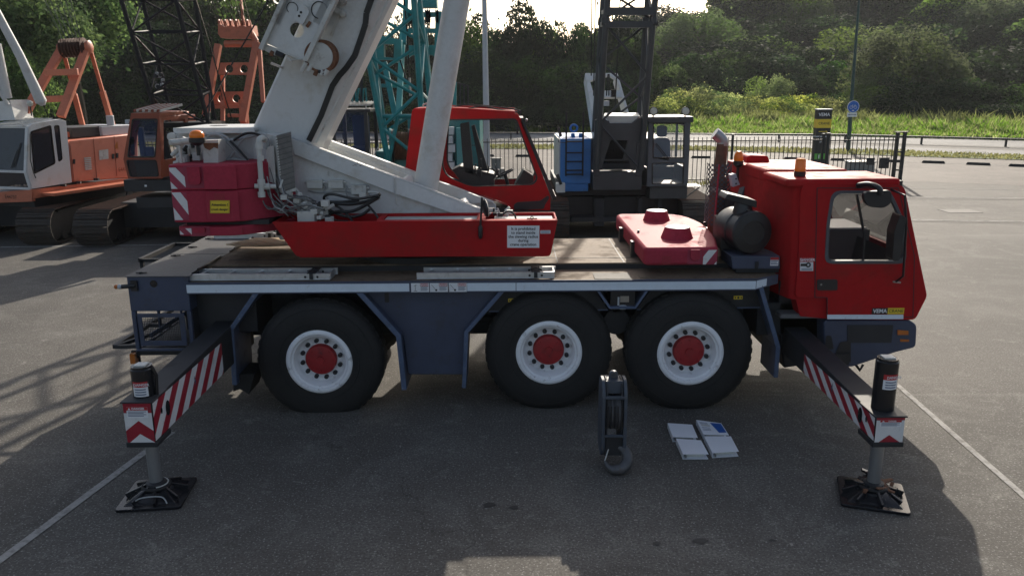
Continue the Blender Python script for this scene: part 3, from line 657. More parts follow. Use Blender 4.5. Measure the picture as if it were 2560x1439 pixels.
b = MB('reflective_strip'); gx = [xl + .02, Pn(1024, 710).x, Pn(1167, 710).x, Pn(1290, 710).x, xr2]
for a, c in ((0, 1), (2, 3), (3, 4)): b.box(gx[a] + .004, gx[c] - .004, YN - .017, YN - .0125, zs0 - .012, zs1 - .008)
b.hexa([(xr2 + .003, YN - .016, zs0 - .008), (xr2 + .003, YN - .0125, zs0 - .008), (xr2 + .003, YN - .0125, zs1 - .004), (xr2 + .003, YN - .016, zs1 - .004)], [(xr - .03, YN + .10, zs0 + .03), (xr - .03, YN + .104, zs0 + .03), (xr - .03, YN + .104, zs1 + .015), (xr - .03, YN + .10, zs1 + .015)])
b.build('reflective_strip', MC)
for i in range(3):                       # pictogram and warning text pairs on the deck edge
    x0 = Pn(1028 + i * 47, 712).x; w = .205; z0, h = zs0 - .02, .105; b = MB('label_white')
    b.poly([(x0, YN - .0185, z0), (x0 + w, YN - .0185, z0), (x0 + w, YN - .0185, z0 + h), (x0, YN - .0185, z0 + h)])
    sticker(b, (x0 + w * .5, YN - .020, z0 + .004), (w * .47, 0, 0), (0, 0, h - .008), lines=4)
    b.use('label_black'); c = V((x0 + w * .24, YN - .021, z0 + h * .5))
    if i == 0: b.bar(c + V((0, 0, -.035)), c + V((0, 0, .035)), .008, .002); b.bar(c + V((-.02, 0, -.035)), c + V((.02, 0, -.04)), .01, .002); b.bar(c + V((-.018, 0, .02)), c + V((.018, 0, .03)), .006, .002)
    else: b.bar(c + V((-.03, 0, .035)), c + V((.02, 0, -.03)), .007, .002); b.cyl(c + V((.022, .001, -.03)), c + V((.022, -.001, -.03)), .012, 12)
    if i == 2: b.use('rust').bar(c + V((-.06, 0, .045)), c + V((-.045, 0, -.045)), .02, .002)
    b.build('warning_label', MC, smooth=False)
# ---- fenders, skirt, tank
def strip(pts, y0, y1, th, mt, name='fender', edge='blue_edge'):
    pts = [P(*q, YN) for q in pts]; b = MB(mt); up = []
    for i, p in enumerate(pts):
        d = (pts[min(i + 1, len(pts) - 1)] - pts[max(i - 1, 0)]).normalized(); up.append(p + V((-d.z, 0, d.x)) * th)
    for y_a, y_b, mm in ((y0, y0 + .03, edge), (y0 + .03, y1, mt)):
        b.use(mm)
        for i in range(len(pts) - 1):
            q = [pts[i], pts[i + 1], up[i + 1], up[i]]; b.hexa([V((p.x, y_a, p.z)) for p in q], [V((p.x, y_b, p.z)) for p in q])
    return b.build(name, MC, bevel=.004)
strip([(648, 732), (583, 825), (592, 962)], YN + .0, 9.35, -.055, 'blue_paint')
strip([(890, 732), (990, 842), (1004, 975)], YN + .0, 9.3, .06, 'blue_paint')
strip([(1262, 728), (1171, 832), (1165, 970)], YN + .0, 9.3, -.05, 'blue_paint')
strip([(1487, 720), (1523, 772), (1590, 772), (1627, 718)], YN, 9.3, .03, 'blue_paint')
strip([(1897, 716), (1942, 870), (1936, 945)], YN + .02, 9.3, .05, 'blue_paint')
b = MB('blue_paint'); q = [(905, 730), (1245, 728), (1165, 830), (1158, 936), (1020, 936), (1008, 842)]
b.prism([P(x, y, YN + .14) for x, y in q], (0, .55, 0)); b.build('tool_box', MC, bevel=.012, label='dark blue tool box between the rear and middle wheels')
b = MB('black_plastic'); c = P(967, 743, YN + .13); b.prism(rrect([c + V((-.025, 0, -.06)), c + V((.025, 0, -.06)), c + V((.025, 0, .06)), c + V((-.025, 0, .06))], .01), (0, .012, 0)); b.build('box_latch', MC)
for q in ([(1235, 730), (1487, 726), (1520, 774), (1222, 778)], [(1627, 724), (1897, 719), (1912, 768), (1592, 773)]):
    b = MB('chassis'); b.prism([P(x, y, YN + .2) for x, y in q], (0, .03, 0)); b.use('blue_edge'); a, c = P(*q[3], YN + .195), P(*q[2], YN + .195); b.bar(a, c, .012, .012); b.build('side_skirt', MC)
for px, py in ((1281, 750), (1845, 743)):
    c = P(px, py, YN + .19); b = MB('label_yellow'); b.box(c.x - .05, c.x + .05, c.y - .012, c.y + .006, c.z - .02, c.z + .02); b.use('label_black')
    for s in (-.034, 0, .034): b.cyl((c.x + s, c.y - .012, c.z), (c.x + s, c.y - .015, c.z), .009 if s else .014, 10)
    b.build('side_marker', MC)
c = P(1557, 746, YN + .05); b = MB('black_plastic'); b.prism(rrect([c + V((-.14, 0, -.12)), c + V((.14, 0, -.12)), c + V((.14, 0, .12)), c + V((-.14, 0, .12))], .04), (0, .2, 0)); b.use('steel').box(c.x - .03, c.x + .07, c.y - .01, c.y - .002, c.z - .04, c.z + .03); b.use('lamp_grey').box(c.x - .06, c.x - .04, c.y - .01, c.y - .002, c.z - .08, c.z + .02)
b.tube(ring(c + V((0, -.012, -.1)), (1, 0, 0), (0, 0, .4), .05), .008, 6); b.build('air_coupling', MC)
# ---- wheels
def tyre_mesh(b, c, s, R_=.748, w=.40):
    pr = [(.36, .03), (.40, -.005), (.50, -.018), (.60, -.014), (.675, .012), (.715, .045), (R_ - .012, .075), (R_, .13), (R_ + .002, w / 2), (R_, w - .13), (R_ - .012, w - .075), (.715, w - .045), (.675, w - .012), (.5, w), (.36, w - .03), (.36, .03)]
    b.lathe(c, (0, s, 0), pr, 72)
    for r, h in ((.47, -.0205), (.635, -.006)): b.lathe(c, (0, s, 0), [(r - .008, h + .008), (r - .004, h), (r + .004, h), (r + .008, h + .01)], 72)
    n = 44
    for k in range(n):
        for rr, hh0, hh1, dk in ((R_ - .001, .085, .18, 0), (R_ - .001, w - .18, w - .085, .5)):
            a = 2 * pi * (k + dk) / n; d = V((cos(a), 0, sin(a))); t = V((-sin(a), 0, cos(a))); o = V(c); Y = V((0, s, 0))
            q = [o + d * (rr - .03) + t * e * .032 + Y * h for e, h in ((-1, hh0), (1, hh0), (1, hh1), (-1, hh1))]
            q2 = [o + d * (rr + .004) + t * e * .030 + Y * h for e, h in ((-1, hh0 + .012), (1, hh0 + .012), (1, hh1), (-1, hh1))]
            b.hexa(q, q2)
def wheel(px, py, yface, dish=.13, hub=.19, far=False):
    c = P(px, py, YN); c = V((c.x, yface, c.z)); s = -1 if far else 1
    w = sub('wheel', MC); b = MB('rubber'); tyre_mesh(b, c, s); b.build('tyre', w, ang=28)
    b = MB('white_grubby' if far else 'rim_white'); b.lathe(c, (0, s, 0), [(.395, .012), (.378, -.012), (.36, -.018), (.338, -.012), (.328, .012), (.322, .02), (.308, .022), (.30, .035), (.285, dish), (.262, dish + .015), (.19, dish + .005), (.12, dish + .01), (0, dish + .01)], 56); b.use('chassis')
    for k in range(12):
        a = 2 * pi * k / 12 + .2; p = c + V((cos(a) * .228, s * dish, sin(a) * .228)); b.lathe(p, (0, -s, 0), [(0, -.01), (.026, -.01), (.026, .03), (.014, .035), (.014, .055), (0, .055)], 8)
    b.build('rim', w, ang=50)
    b = MB('hub_red'); b.lathe(c, (0, s, 0), [(.185, dish + .03), (.185, dish - .035), (.172, dish - .06), (.10, dish - .072), (.05, dish - .07), (.045, dish - .085), (0, dish - .085)], 40)
    for k in range(8): a = 2 * pi * k / 8; b.cyl(c + V((cos(a) * .14, s * (dish - .062), sin(a) * .14)), c + V((cos(a) * .14, s * (dish - .078), sin(a) * .14)), .012, 6)
    b.build('hub', w); return w
wheel(797, 906, YN + .02); wheel(1373, 886, YN + .06, .15, .18); wheel(1727, 885, YN + .02)
for px, py in ((797, 906), (1373, 886), (1727, 885)): wheel(px, py, YF, far=True)
# mud flaps
b = MB('rubber'); b.prism([P(585, 935, 8.85), P(636, 935, 8.85), P(622, 985, 8.85), P(600, 972, 8.85), P(583, 978, 8.85)], (0, .42, 0)); b.build('mud_flap', MC)
# ---- rear box
xa, xb = Pn(316, 692).x, Pn(463, 692).x + .02; z1, z0 = Pn(316, 692).z, Pn(342, 872).z
zm = Pn(330, 778).z
b = MB('blue_paint'); b.box(xa, xb, YN, YF, zm, z1)
for x in (xa, xb - .05):
    for y in (YN, YF - .05): b.box(x, x + .05, y, y + .05, z0, zm - .001)
b.box(xa, xb, YN, YN + .05, z0 - .03, z0 - .001); b.box(xa, xb, YF - .05, YF, z0 - .03, z0 - .001); b.box(xa, xa + .04, YN + .05, YF - .05, z0 - .03, z0 - .001)
for y in (9.4, 10.05, 10.7): b.box(xa + .001, xa + .03, y - .02, y + .02, z0, zm - .001)
b.tube([(xa + .1, YN + .2, z0 + .1), (xb - .1, YF - .3, zm - .1)], .03, 8)
b.use('chassis').box(xb - .03, xb - .002, YN + .05, YF - .05, z0, zm - .001).box(xa + .05, xb - .05, YN + .1, YF - .1, z0 - .028, z0 - .01)
b.use('black_gloss'); c = P(384, 709, YN - .004); b.lathe(c, (0, 1, 0), [(.0, 0), (.042, 0)], 20)
b.build('rear_box', MC, bevel=.008)
x0d, x1d = Pn(346, 800).x, Pn(463, 800).x; zt, zb = Pn(350, 783).z, Pn(350, 863).z
b = MB('blue_paint'); o4 = [(x0d, YN - .02, zb), (x1d, YN - .02, zb), (x1d, YN - .02, zt), (x0d, YN - .02, zt)]; i4 = [(x0d + .05, YN - .02, zb + .06), (x1d - .06, YN - .02, zb + .06), (x1d - .06, YN - .02, zt - .045), (x0d + .05, YN - .02, zt - .045)]
b.prismh(o4, [i4], (0, .018, 0)); fr = b.build('mesh_door', MC, bevel=.004)
b = MB('black_lattice'); k = 0
x = x0d + .05
while x < x1d - .06: b.box(x - .002, x + .002, YN - .012, YN - .009, zb + .06, zt - .045); x += .02
z = zb + .06
while z < zt - .045: b.box(x0d + .05, x1d - .06, YN - .0085, YN - .0055, z - .002, z + .002); z += .02
b.build('wire_mesh', fr, smooth=False)
ym = 9.98
for y0, y1 in ((YN - .015, ym - .012), (ym + .012, YF)):
    b = MB('checker_plate'); b.box(xa - .015, xb + .03, y0, y1, z1 + .001, z1 + .008)
    rx = random.Random(2)
    nx = int((xb - xa) / .05); ny = int((y1 - y0) / .05)
    for i in range(nx):
        for j in range(ny):
            cx, cy = xa + .02 + i * .05, y0 + .025 + j * .05; s = 1 if (i + j) % 2 else -1; d = V((.018, .018 * s, 0)); e = V((-.005 * s, .005, 0))
            b.use('worn_plate').poly([(cx - d.x, cy - d.y, z1 + .0095), (cx + e.x, cy + e.y, z1 + .0105), (cx + d.x, cy + d.y, z1 + .0095), (cx - e.x, cy - e.y, z1 + .0105)])
    lid = b.build('lid', MC, smooth=False)
    for t in ((.3, .75) if y0 > 9 else (.12, .9)):
        b = MB('black_plastic'); y = y0 + (y1 - y0) * t; b.bar((xa + .05, y, z1 + .02), (xa + .17, y + .01, z1 + .02), .02, .012); b.cyl((xa + .1, y, z1 + .008), (xa + .1, y, z1 + .03), .018, 10); b.build('latch', lid)
    b = MB('hose_black'); b.tube([(xb + .02, y0 + .3, z1 + .02), (xb + .05, y0 + .6, z1 + .03), (xb + .02, y1 - .2, z1 + .02)], .014, 8); b.tube([(xb + .02, y0 + .12, z1 + .012), (xb + .09, y0 + .35, z1 + .05), (xb + .05, y0 + .6, z1 + .03)], .01, 8); b.build('strut', lid)
c = Pn(332, 713); b = MB('black_plastic'); b.box(c.x - .01, c.x + .06, YN - .03, YN - .001, c.z - .06, c.z + .06); b.tube([(c.x + .03, YN - .02, c.z), (c.x - .1, YN - .06, c.z + .0)], .025, 10); b.use('lamp_grey').ball((c.x - .12, YN - .06, c.z), .028); b.use('amber_dull').ball((c.x - .16, YN - .06, c.z), .026); b.build('marker_lamp', MC)
b = MB('chassis'); q0, q1 = Pn(342, 868), Pn(285, 868)
b.bar((q0.x + .02, YN + .05, q0.z), (q1.x, YN + .03, q1.z), .05, .04); b.bar((q0.x + .02, YN + .9, q0.z), (q1.x, YN + .9, q1.z), .05, .04); b.bar((q1.x, YN + .02, q1.z), (q1.x, YF - .02, q1.z), .05, .05); b.bar((q1.x, YN + .03, q1.z), (q0.x, YN + .5, q0.z + .02), .04, .04); b.build('rear_bumper', MC)
b = MB('black_lattice')
for ya in (9.75, 10.8):
    for s in (0,): b.bar((xa - .02, ya, z1 - .35), (xa - .02, ya, z1 + .0), .04, .04); b.bar((xa - .02, ya, z1 - .02), (xa - .30, ya, z1 - .02), .04, .04)
b.bar((xa - .30, 9.75, z1 - .02), (xa - .30, 10.8, z1 - .02), .05, .05); b.bar((xa - .28, 9.75, z1 - .02), (xa - .28, 9.75, z1 - .25), .04, .04)
b.build('rear_rail', MC)
c = Pn(337, 893, YN + .1); b = MB('chassis'); b.bar(P(350, 880, YN + .12), P(470, 878, YN + .12), .05, .06); b.bar(P(345, 880, YN + .12), c, .05, .05); b.use('amber_dull').box(c.x - .03, c.x + .03, c.y - .06, c.y + .02, c.z - .06, c.z + .06); b.use('chassis').box(c.x - .045, c.x + .045, c.y + .021, c.y + .05, c.z - .075, c.z + .075); b.build('rear_lamp', MC)
# ---- outriggers
def outrigger(left, near=True):
    s = -1 if left else 1
    yE, yI = 6.62, 9.5
    if left: a, e, bt, jx = P(331, 1013, yE), P(384, 1005, yE), P(340, 1106, yE), P(358, 950, yE + .17)
    else: e, a, bt, jx = P(2236, 1030, yE), P(2184, 1035, yE), P(2233, 1092, yE), P(2210, 960, yE + .17)
    x0, x1 = min(a.x, e.x), max(a.x, e.x); zt, zb = a.z, bt.z; gp = G(395, 1238) if left else G(2180, 1240)
    cx = gp.x; x0, x1 = cx - .125, cx + .125; cy = gp.y
    zt = .5 * (a.z + e.z); mir = lambda y: y if near else 2 * 10.05 - y
    w = sub('outrigger', MC); b = MB('chassis'); z_in = .02
    ye = cy - .17
    b.hexa([(x0, mir(ye), zb), (x1, mir(ye), zb), (x1, mir(ye), zt), (x0, mir(ye), zt)], [(x0, mir(yI), zb - .0), (x1, mir(yI), zb - .0), (x1, mir(yI), zt + .1), (x0, mir(yI), zt + .1)])
    b.box(x0 - .02, x1 + .02, min(mir(ye - .02), mir(ye + .32)), max(mir(ye - .02), mir(ye + .32)), zt + .003, zt + .018); b.box(x0 - .015, x1 + .015, min(mir(ye - .012), mir(ye + .3)), max(mir(ye - .012), mir(ye + .3)), zb - .05, zb - .002)
    b.build('beam', w, bevel=.006)
    if near:
        xs = x1 + .006 if left else x0 - .006; b = MB('stripe_white'); L_ = 1.75
        b.stripes((xs, ye - .004, zb + .01), (0, L_, 0), (0, .02, zt - zb - .02), 11, -.19, 'stripe_white', 'stripe_red', .02)
        b.use('black_gloss'); ss = 1 if left else -1
        c = V((xs + ss * .004, ye + .30, zb + (zt - zb) * .55)); b.poly([c + V((0, .045 * cos(t * pi / 8), .075 * sin(t * pi / 8))) for t in range(16)]); c = V((xs + ss * .004, ye + .17, zb + (zt - zb) * .62)); b.poly([c + V((0, .018 * cos(t * pi / 6), .03 * sin(t * pi / 6))) for t in range(12)])
        b.use('blue_edge'); c = V((xs + ss * .004, ye + .95, zb + (zt - zb) * .6)); b.poly([c + V((0, 0, .06)), c + V((0, .035, -.01)), c + V((0, 0, -.05))]); b.build('warning_board', w, smooth=False)
        y = ye - .008; h = zt - zb; b = MB('stripe_red'); W_ = x1 - x0; zq = lambda t: zb + h * t
        b.poly([(x0, y, zb), (x1, y, zb), (x1, y, zt), (x0, y, zt)])
        b.use('stripe_white'); b.poly([(x0, y - .002, zq(.30)), ((x0 + x1) / 2, y - .002, zq(.56)), (x1, y - .002, zq(.30)), (x1, y - .002, zq(.76)), (x0, y - .002, zq(.76))]) if left else b.poly([(x0, y - .002, zb), (x0 + W_ * .15, y - .002, zb), ((x0 + x1) / 2, y - .002, zq(.30)), (x1 - W_ * .1, y - .002, zb), (x1, y - .002, zb), (x1, y - .002, zq(.9)), (x0, y - .002, zq(.9))])
        if left: b.poly([(x0 + W_ * .1, y - .002, zb), (x1, y - .002, zb), ((x0 + x1) / 2, y - .002, zq(.22))])
        sticker(b, (x0 + W_ * .12, y - .005, zq(.64)), (W_ * .76, 0, 0), (0, 0, h * .28), lines=4); b.build('end_plate', w, smooth=False)
    cyy = mir(cy); b = MB('black_gloss'); ztop = P(*((355, 912) if left else (2222, 893)), cy).z
    b.lathe((cx, cyy, 0), (0, 0, 1), [(0, zb), (.098, zb), (.098, ztop - .03), (.09, ztop - .02), (.09, ztop), (0, ztop)], 28)
    if left: b.tube([(cx + .11, cyy, zt + .02), (cx + .125, cyy, ztop - .1), (cx + .09, cyy, ztop - .01)], .016, 8)
    b.use('white_grubby').box(cx - .05, cx + .05, cyy - .05, cyy + .05, ztop - .001, ztop + .012)
    if near: # curved label on the cylinder
        n = 7; z_0, z_1 = ztop - .27, ztop - .13
        for k in range(n):
            t0, t1 = -2.2 + k * .2, -2.2 + (k + 1) * .2; pa = lambda t, z: (cx + cos(t) * .1, cyy + sin(t) * .1, z)
            b.use('label_white').poly([pa(t0, z_0), pa(t1, z_0), pa(t1, z_1 - .05), pa(t0, z_1 - .05)]); b.use('label_red').poly([pa(t0, z_1 - .05), pa(t1, z_1 - .05), pa(t1, z_1), pa(t0, z_1)])
            if 0 < k < 6:
                b.use('label_print')
                pb = lambda t, z: (cx + cos(t) * .1012, cyy + sin(t) * .1012, z)
                for i in range(3): b.poly([pb(t0, z_0 + .015 + i * .024), pb(t1, z_0 + .015 + i * .024), pb(t1, z_0 + .026 + i * .024), pb(t0, z_0 + .026 + i * .024)])
        b.text('DANGER', (cx + .025, cyy - .102, z_1 - .025), (1, .12, 0), (0, 0, 1), .034, 'label_white', .02)
    b.build('jack_cylinder', w)
    b = MB('jack_rod'); b.lathe((cx, cyy, 0), (0, 0, 1), [(0, .12), (.057, .12), (.057, zb - .01), (0, zb - .01)], 24); b.use('chassis').lathe((cx, cyy, 0), (0, 0, 1), [(.058, .16), (.09, .15), (.095, .10), (.15, .09), (.16, .05)], 24); b.build('jack_rod', w)
    rot = R(6) if left else R(-18); hw = .29; mp = lambda x, y, z: V((cx + x * cos(rot) - y * sin(rot), cyy + x * sin(rot) + y * cos(rot), z))
    b = MB('black_gloss'); sq = [(-hw, -hw), (hw, -hw), (hw, hw), (-hw, hw)]
    b.hexa(rrect([mp(x, y, .002) for x, y in sq], .04), rrect([mp(x, y, .03) for x, y in sq], .04))
    b.hexa([mp(x * .8, y * .8, .031) for x, y in sq], [mp(x * .34, y * .34, .11) for x, y in sq])
    for k in range(8):
        a = k * pi / 4 + .2; p0 = mp(cos(a) * .08, sin(a) * .08, .115); p1 = mp(cos(a) * .27, sin(a) * .27, .045); b.bar(p0, p1, .022, .05, up=(0, 0, 1))
    b.use('rubber'); b.tube(ring((cx, cyy, .115), (1, 0, 0), (0, 1, 0), .12) + [(cx + .12, cyy, .115)], .016, 8)
    if left: b.use('white_grubby'); b.tube([(cx + .105 * cos(t), cyy + .105 * sin(t), .135) for t in [i * .3 - 1.2 for i in range(12)]], .007, 6); b.use('hose_grey').curve([mp(-.15, -.2, .05), mp(-.06, -.22, .10), mp(.1, -.2, .09), mp(.16, -.24, .04)], .007, 6)
    else:
        rr = random.Random(4); b.use('rust')
        for k in range(9): b.bar(mp(rr.uniform(-.15, .2), rr.uniform(-.15, .2), .1 + rr.random() * .05), mp(rr.uniform(-.15, .2), rr.uniform(-.2, .2), .09 + rr.random() * .06), .03, .015)
        for k in range(7): b.use('black_gloss').bar(mp(rr.uniform(-.2, .2), rr.uniform(-.1, .25), .09 + rr.random() * .07), mp(rr.uniform(-.2, .2), rr.uniform(-.1, .25), .1 + rr.random() * .06), .05, .02)
    b.build('support_pad', w, bevel=.004)
outrigger(True); outrigger(False); outrigger(True, False); outrigger(False, False)
# ---- carrier cab
cb = sub('carrier_cab', MC); CF = 11.25; TH = .05
out = [(2003, 456), (2250, 462), (2262, 470), (2318, 740), (2288, 799), (2070, 798), (2068, 745), (1988, 744), (1997, 640)]
near = rrect([P(x, y, YN) for x, y in out], [.12, .06, .05, .04, .05, .01, .01, .06, .1])
win = rrect([P(x, y, YN) for x, y in [(2082, 479), (2224, 479), (2262, 560), (2262, 656), (2064, 656), (2069, 560)]], [.1, .08, .2, .09, .09, .1])
low = rrect([P(x, y, YN) for x, y in [(1987, 735), (2066, 744), (2068, 796), (1998, 791)]], .03)
lowr = [P(1988, 740, YN + .04), P(2075, 744, YN + .04), P(2075, 797, YN + .04), P(2000, 790, YN + .04)]
b = MB('red_paint'); b.prismh(near, [win], (0, TH, 0)); b.prism(lowr, (0, .4, 0)); b.build('near_side', cb, bevel=.006)
b = MB('red_paint'); far = [V((p.x, CF, p.z)) for p in near]; b.prismh(far, [[V((p.x, CF, p.z)) for p in win]], (0, -TH, 0)); b.build('far_side', cb)
tl, tr, br_ = P(2003, 456, YN), P(2252, 463, YN), P(2318, 740, YN); zr = tl.z
zro = zr + .035; xb_ = P(1955, 442, 9.3).x
# roof shells: low near part, raised middle part, low far part
def shell(x0, x1, y0, y1, z0, z1, rad, name, nearround=True):
    b = MB('red_paint'); prof = rrect([V((x0, y0, z0)), V((x0, y0, z1)), V((x0, y1, z1)), V((x0, y1, z0))], [0, rad, rad, 0]); b.prism(prof, (x1 - x0, 0, 0)); return b.build(name, cb, bevel=.03)
xr_, xf_ = P(1957, 450, YN).x, tr.x - .0
shell(tl.x - .16, xf_, YN + .004, 9.62, zr - .06, zr + .035, .06, 'roof')
shell(P(1905, 430, 9.7).x, P(2108, 428, 9.7).x, 9.55, 10.45, zr - .1, P(2000, 424, 9.55).z, .05, 'roof_hump')
shell(P(1890, 430, 10.5).x, P(2065, 414, 10.5).x, 10.4, CF, zr - .1, P(1980, 409, 10.6).z, .05, 'roof_far_part')
# rear wall, rounded back corner
zl = P(1990, 740, YN).z
b = MB('red_paint')
def cab_sec(z, t):                        # plan of the back of the cab at height z
    xk = P(1990, 744, YN).x + (tl.x - P(1990, 744, YN).x) * t
    xm = P(1895, 560, 9.6).x
    return rrect([V((xk + .06, YN + .03, z)), V((xk - .05, YN + .06, z)), V((xm - .02 + .06 * t, 9.55, z)), V((xm - .0 + .06 * t, 10.3, z)), V((xm, CF - .02, z)), V((xk + .3, CF - .02, z)), V((xk + .3, YN + .04 + .02, z))], [.0, .07, .12, .1, .1, 0, 0])
secs = [(zl - .05, 0), (zl + .4, .25), (zr - .25, .85), (zr - .02, 1.0), (zr + .03, 1.02)]
rings = [cab_sec(z, t) for z, t in secs]; vr = [[b.v(p) for p in r] for r in rings]; nn = len(vr[0])
for A_, B_ in zip(vr, vr[1:]):
    for i in range(nn - 1):
        p = (rings[0][i] + rings[0][i + 1]) / 2
        b.f([A_[i], A_[i + 1], B_[i + 1], B_[i]])
b.f([v for v in vr[-1]]); b.build('rear_wall', cb, bevel=.0, ang=50)
# front: nose, windscreen
b = MB('red_paint'); q = [P(2318, 740, YN), P(2288, 799, YN)]; b.hexa([q[0] + V((-.04, TH, 0)), q[0] + V((0, TH, 0)), q[1] + V((0, TH, 0)), q[1] + V((-.04, TH, 0))], [V((p.x, CF - TH, p.z)) for p in (q[0] + V((-.04, 0, 0)), q[0], q[1], q[1] + V((-.04, 0, 0)))])
pt = tr.lerp(br_, .62)
b.hexa([pt + V((-.04, TH, 0)), pt + V((0, TH, 0)), br_ + V((0, TH, 0)), br_ + V((-.04, TH, 0))], [V((p.x, CF - TH, p.z)) for p in (pt + V((-.04, 0, 0)), pt, br_, br_ + V((-.04, 0, 0)))])
b.build('nose', cb)
b = MB('glass_dark'); b.poly([tr + V((-.015, TH, -.05)), pt + V((-.015, TH, 0)), V((pt.x - .015, CF - TH, pt.z)), V((tr.x - .015, CF - TH, tr.z - .05))]); b.build('windscreen', cb)
fl = P(2060, 798, YN).z + .02
b = MB('interior_grey'); b.box(P(1960, 740, YN).x, q[1].x - .05, YN + TH, CF - TH, fl - .02, fl + .03); 
zi = P(2130, 560, 9.9).z
b.box(P(1975, 600, 10).x, P(2150, 600, 10).x, 9.75, 10.5, fl + .03, 1.98); b.use('interior_light').box(P(1985, 600, 10).x, P(2145, 600, 10).x, 9.78, 10.47, 1.981, 2.0)
b.use('black_plastic'); x_ = P(2140, 600, 9.5).x; b.prism([(x_, YN + .1, fl + .03), (q[0].x - .25, YN + .1, fl + .03), (q[0].x - .17, YN + .1, 1.62), (x_ + .5, YN + .1, 1.68), (x_ + .12, YN + .1, 1.9)], (0, CF - YN - .25, 0)); b.build('dashboard', cb)
b = MB('seat_blue'); x_ = P(2010, 640, 9.2).x
for y in (9.02, 10.6):
    b.box(x_, x_ + .45, y, y + .45, 1.3, 1.5)
    b.prism([(x_ - .05, y, 1.5), (x_ + .08, y, 1.5), (x_ - .02, y, 1.72 if y < 10 else 2.05), (x_ - .14, y, 1.72 if y < 10 else 2.05)], (0, .45, 0))
b.build('seats', cb, bevel=.03)
b = MB('black_plastic'); b.tube(ring((x_ + .75, 10.75, 1.95), (.5, 0, .86), (0, 1, 0), .22) + [(x_ + .75 + .11, 10.75, 1.95 + .19)], .015, 8); b.tube([(x_ + .75, 10.75, 1.95), (x_ + .95, 10.75, 1.6)], .03, 8); b.build('steering_wheel', cb)
# door
dr = MB('red_paint'); L4 = [(2043, 470), (2246, 470), (2262, 540), (2286, 640), (2282, 792), (2068, 792), (2068, 743), (2037, 743)]
dp = [P(x, y, YN - .004) for x, y in L4]; dr.prismh(dp, [offset_poly(win, -.03) if False else win], (0, .003, 0)); dr.use('chassis')
for a_, c_ in zip(dp, dp[1:] + dp[:1]): dr.bar(a_ + V((0, .001, 0)), c_ + V((0, .001, 0)), .010, .008)
door = dr.build('door', cb, smooth=False)
b = MB('black_plastic'); wi = offset_poly(win, .035)
ch = P(2160, 560, YN); inner = [ch + (p - ch) * .945 for p in win]; outer = [ch + (p - ch) * 1.035 for p in win]
outer = [V((p.x, YN - .008, p.z)) for p in outer]; inner = [V((p.x, YN - .008, p.z)) for p in inner]
b.use('grey_light'); b.prismh(outer, [inner], (0, .06, 0)); b.use('black_plastic').bar(P(2142, 486, YN + .01), P(2161, 590, YN + .01), .035, .02); b.bar(P(2161, 588, YN + .01), P(2157, 650, YN + .01), .035, .02); b.use('steel').bar(P(2162, 652, YN - .012), P(2244, 652, YN - .012), .012, .008); b.bar(P(2078, 653, YN - .012), P(2150, 652, YN - .012), .010, .008)
b.build('window_frame', door, bevel=.003)
b = MB('glass_clear'); b.poly([V((p.x, YN + .02, p.z)) for p in inner]); b.build('window', door, smooth=False)
b = MB('black_plastic'); hb = [P(2042, 698, YN - .006), P(2093, 698, YN - .006), P(2093, 725, YN - .006), P(2042, 725, YN - .006)]; b.prism(rrect(hb, .02), (0, -.012, 0)); c = P(2053, 711, YN - .02); b.use('steel').cyl(c, c + V((0, -.004, 0)), .012, 12); b.build('door_handle', door, bevel=.004)
b = MB('reflective_strip'); b.prism([P(2068, 786, YN - .01), P(2258, 786, YN - .01), P(2258, 797, YN - .01), P(2068, 797, YN - .01)], (0, -.004, 0)); b.build('reflective_strip', door, smooth=False)
b = MB('label_black'); L0, L1, L2, z_a, z_b = P(2179, 776, YN).x, P(2218, 776, YN).x, P(2259, 776, YN).x, P(2200, 784, YN).z, P(2200, 769, YN).z
b.box(L0, L1, YN - .014, YN - .008, z_a, z_b); b.use('label_yellow').box(L1, L2, YN - .014, YN - .008, z_a, z_b); zc_ = (z_a + z_b) / 2
b.text('VEMA', ((L0 + L1) / 2, YN - .016, zc_), (1, 0, 0), (0, 0, 1), .062, 'label_white', .03); b.text('CRANE', ((L1 + L2) / 2, YN - .016, zc_), (1, 0, 0), (0, 0, 1), .052, 'label_black', .005); b.build('name_plate', door, smooth=False)
b = MB('label_white'); sticker(b, P(2000, 677, YN - .004), P(2033, 677, YN - .004) - P(2000, 677, YN - .004), P(2000, 644, YN - .004) - P(2000, 677, YN - .004), lines=0)
o_ = P(2000, 677, YN - .008); uu = P(2033, 677, YN) - P(2000, 677, YN); ww = P(2000, 644, YN) - P(2000, 677, YN); b.use('label_black'); c = o_ + uu * .62 + ww * .46; b.cyl(c, c + V((0, -.002, 0)), .03, 16); b.box(c.x - .085, c.x - .02, c.y - .002, c.y, c.z - .015, c.z + .015); b.use('label_white').cyl(c + V((0, -.0025, 0)), c + V((0, -.003, 0)), .012, 10)
b.use('label_print')
for i in range(2): b.box(o_.x + uu.x * .1, o_.x + uu.x * .9, o_.y - .002, o_.y, o_.z + ww.z * (.06 + .09 * i), o_.z + ww.z * (.1 + .09 * i))
b.build('warning_label', cb, smooth=False)
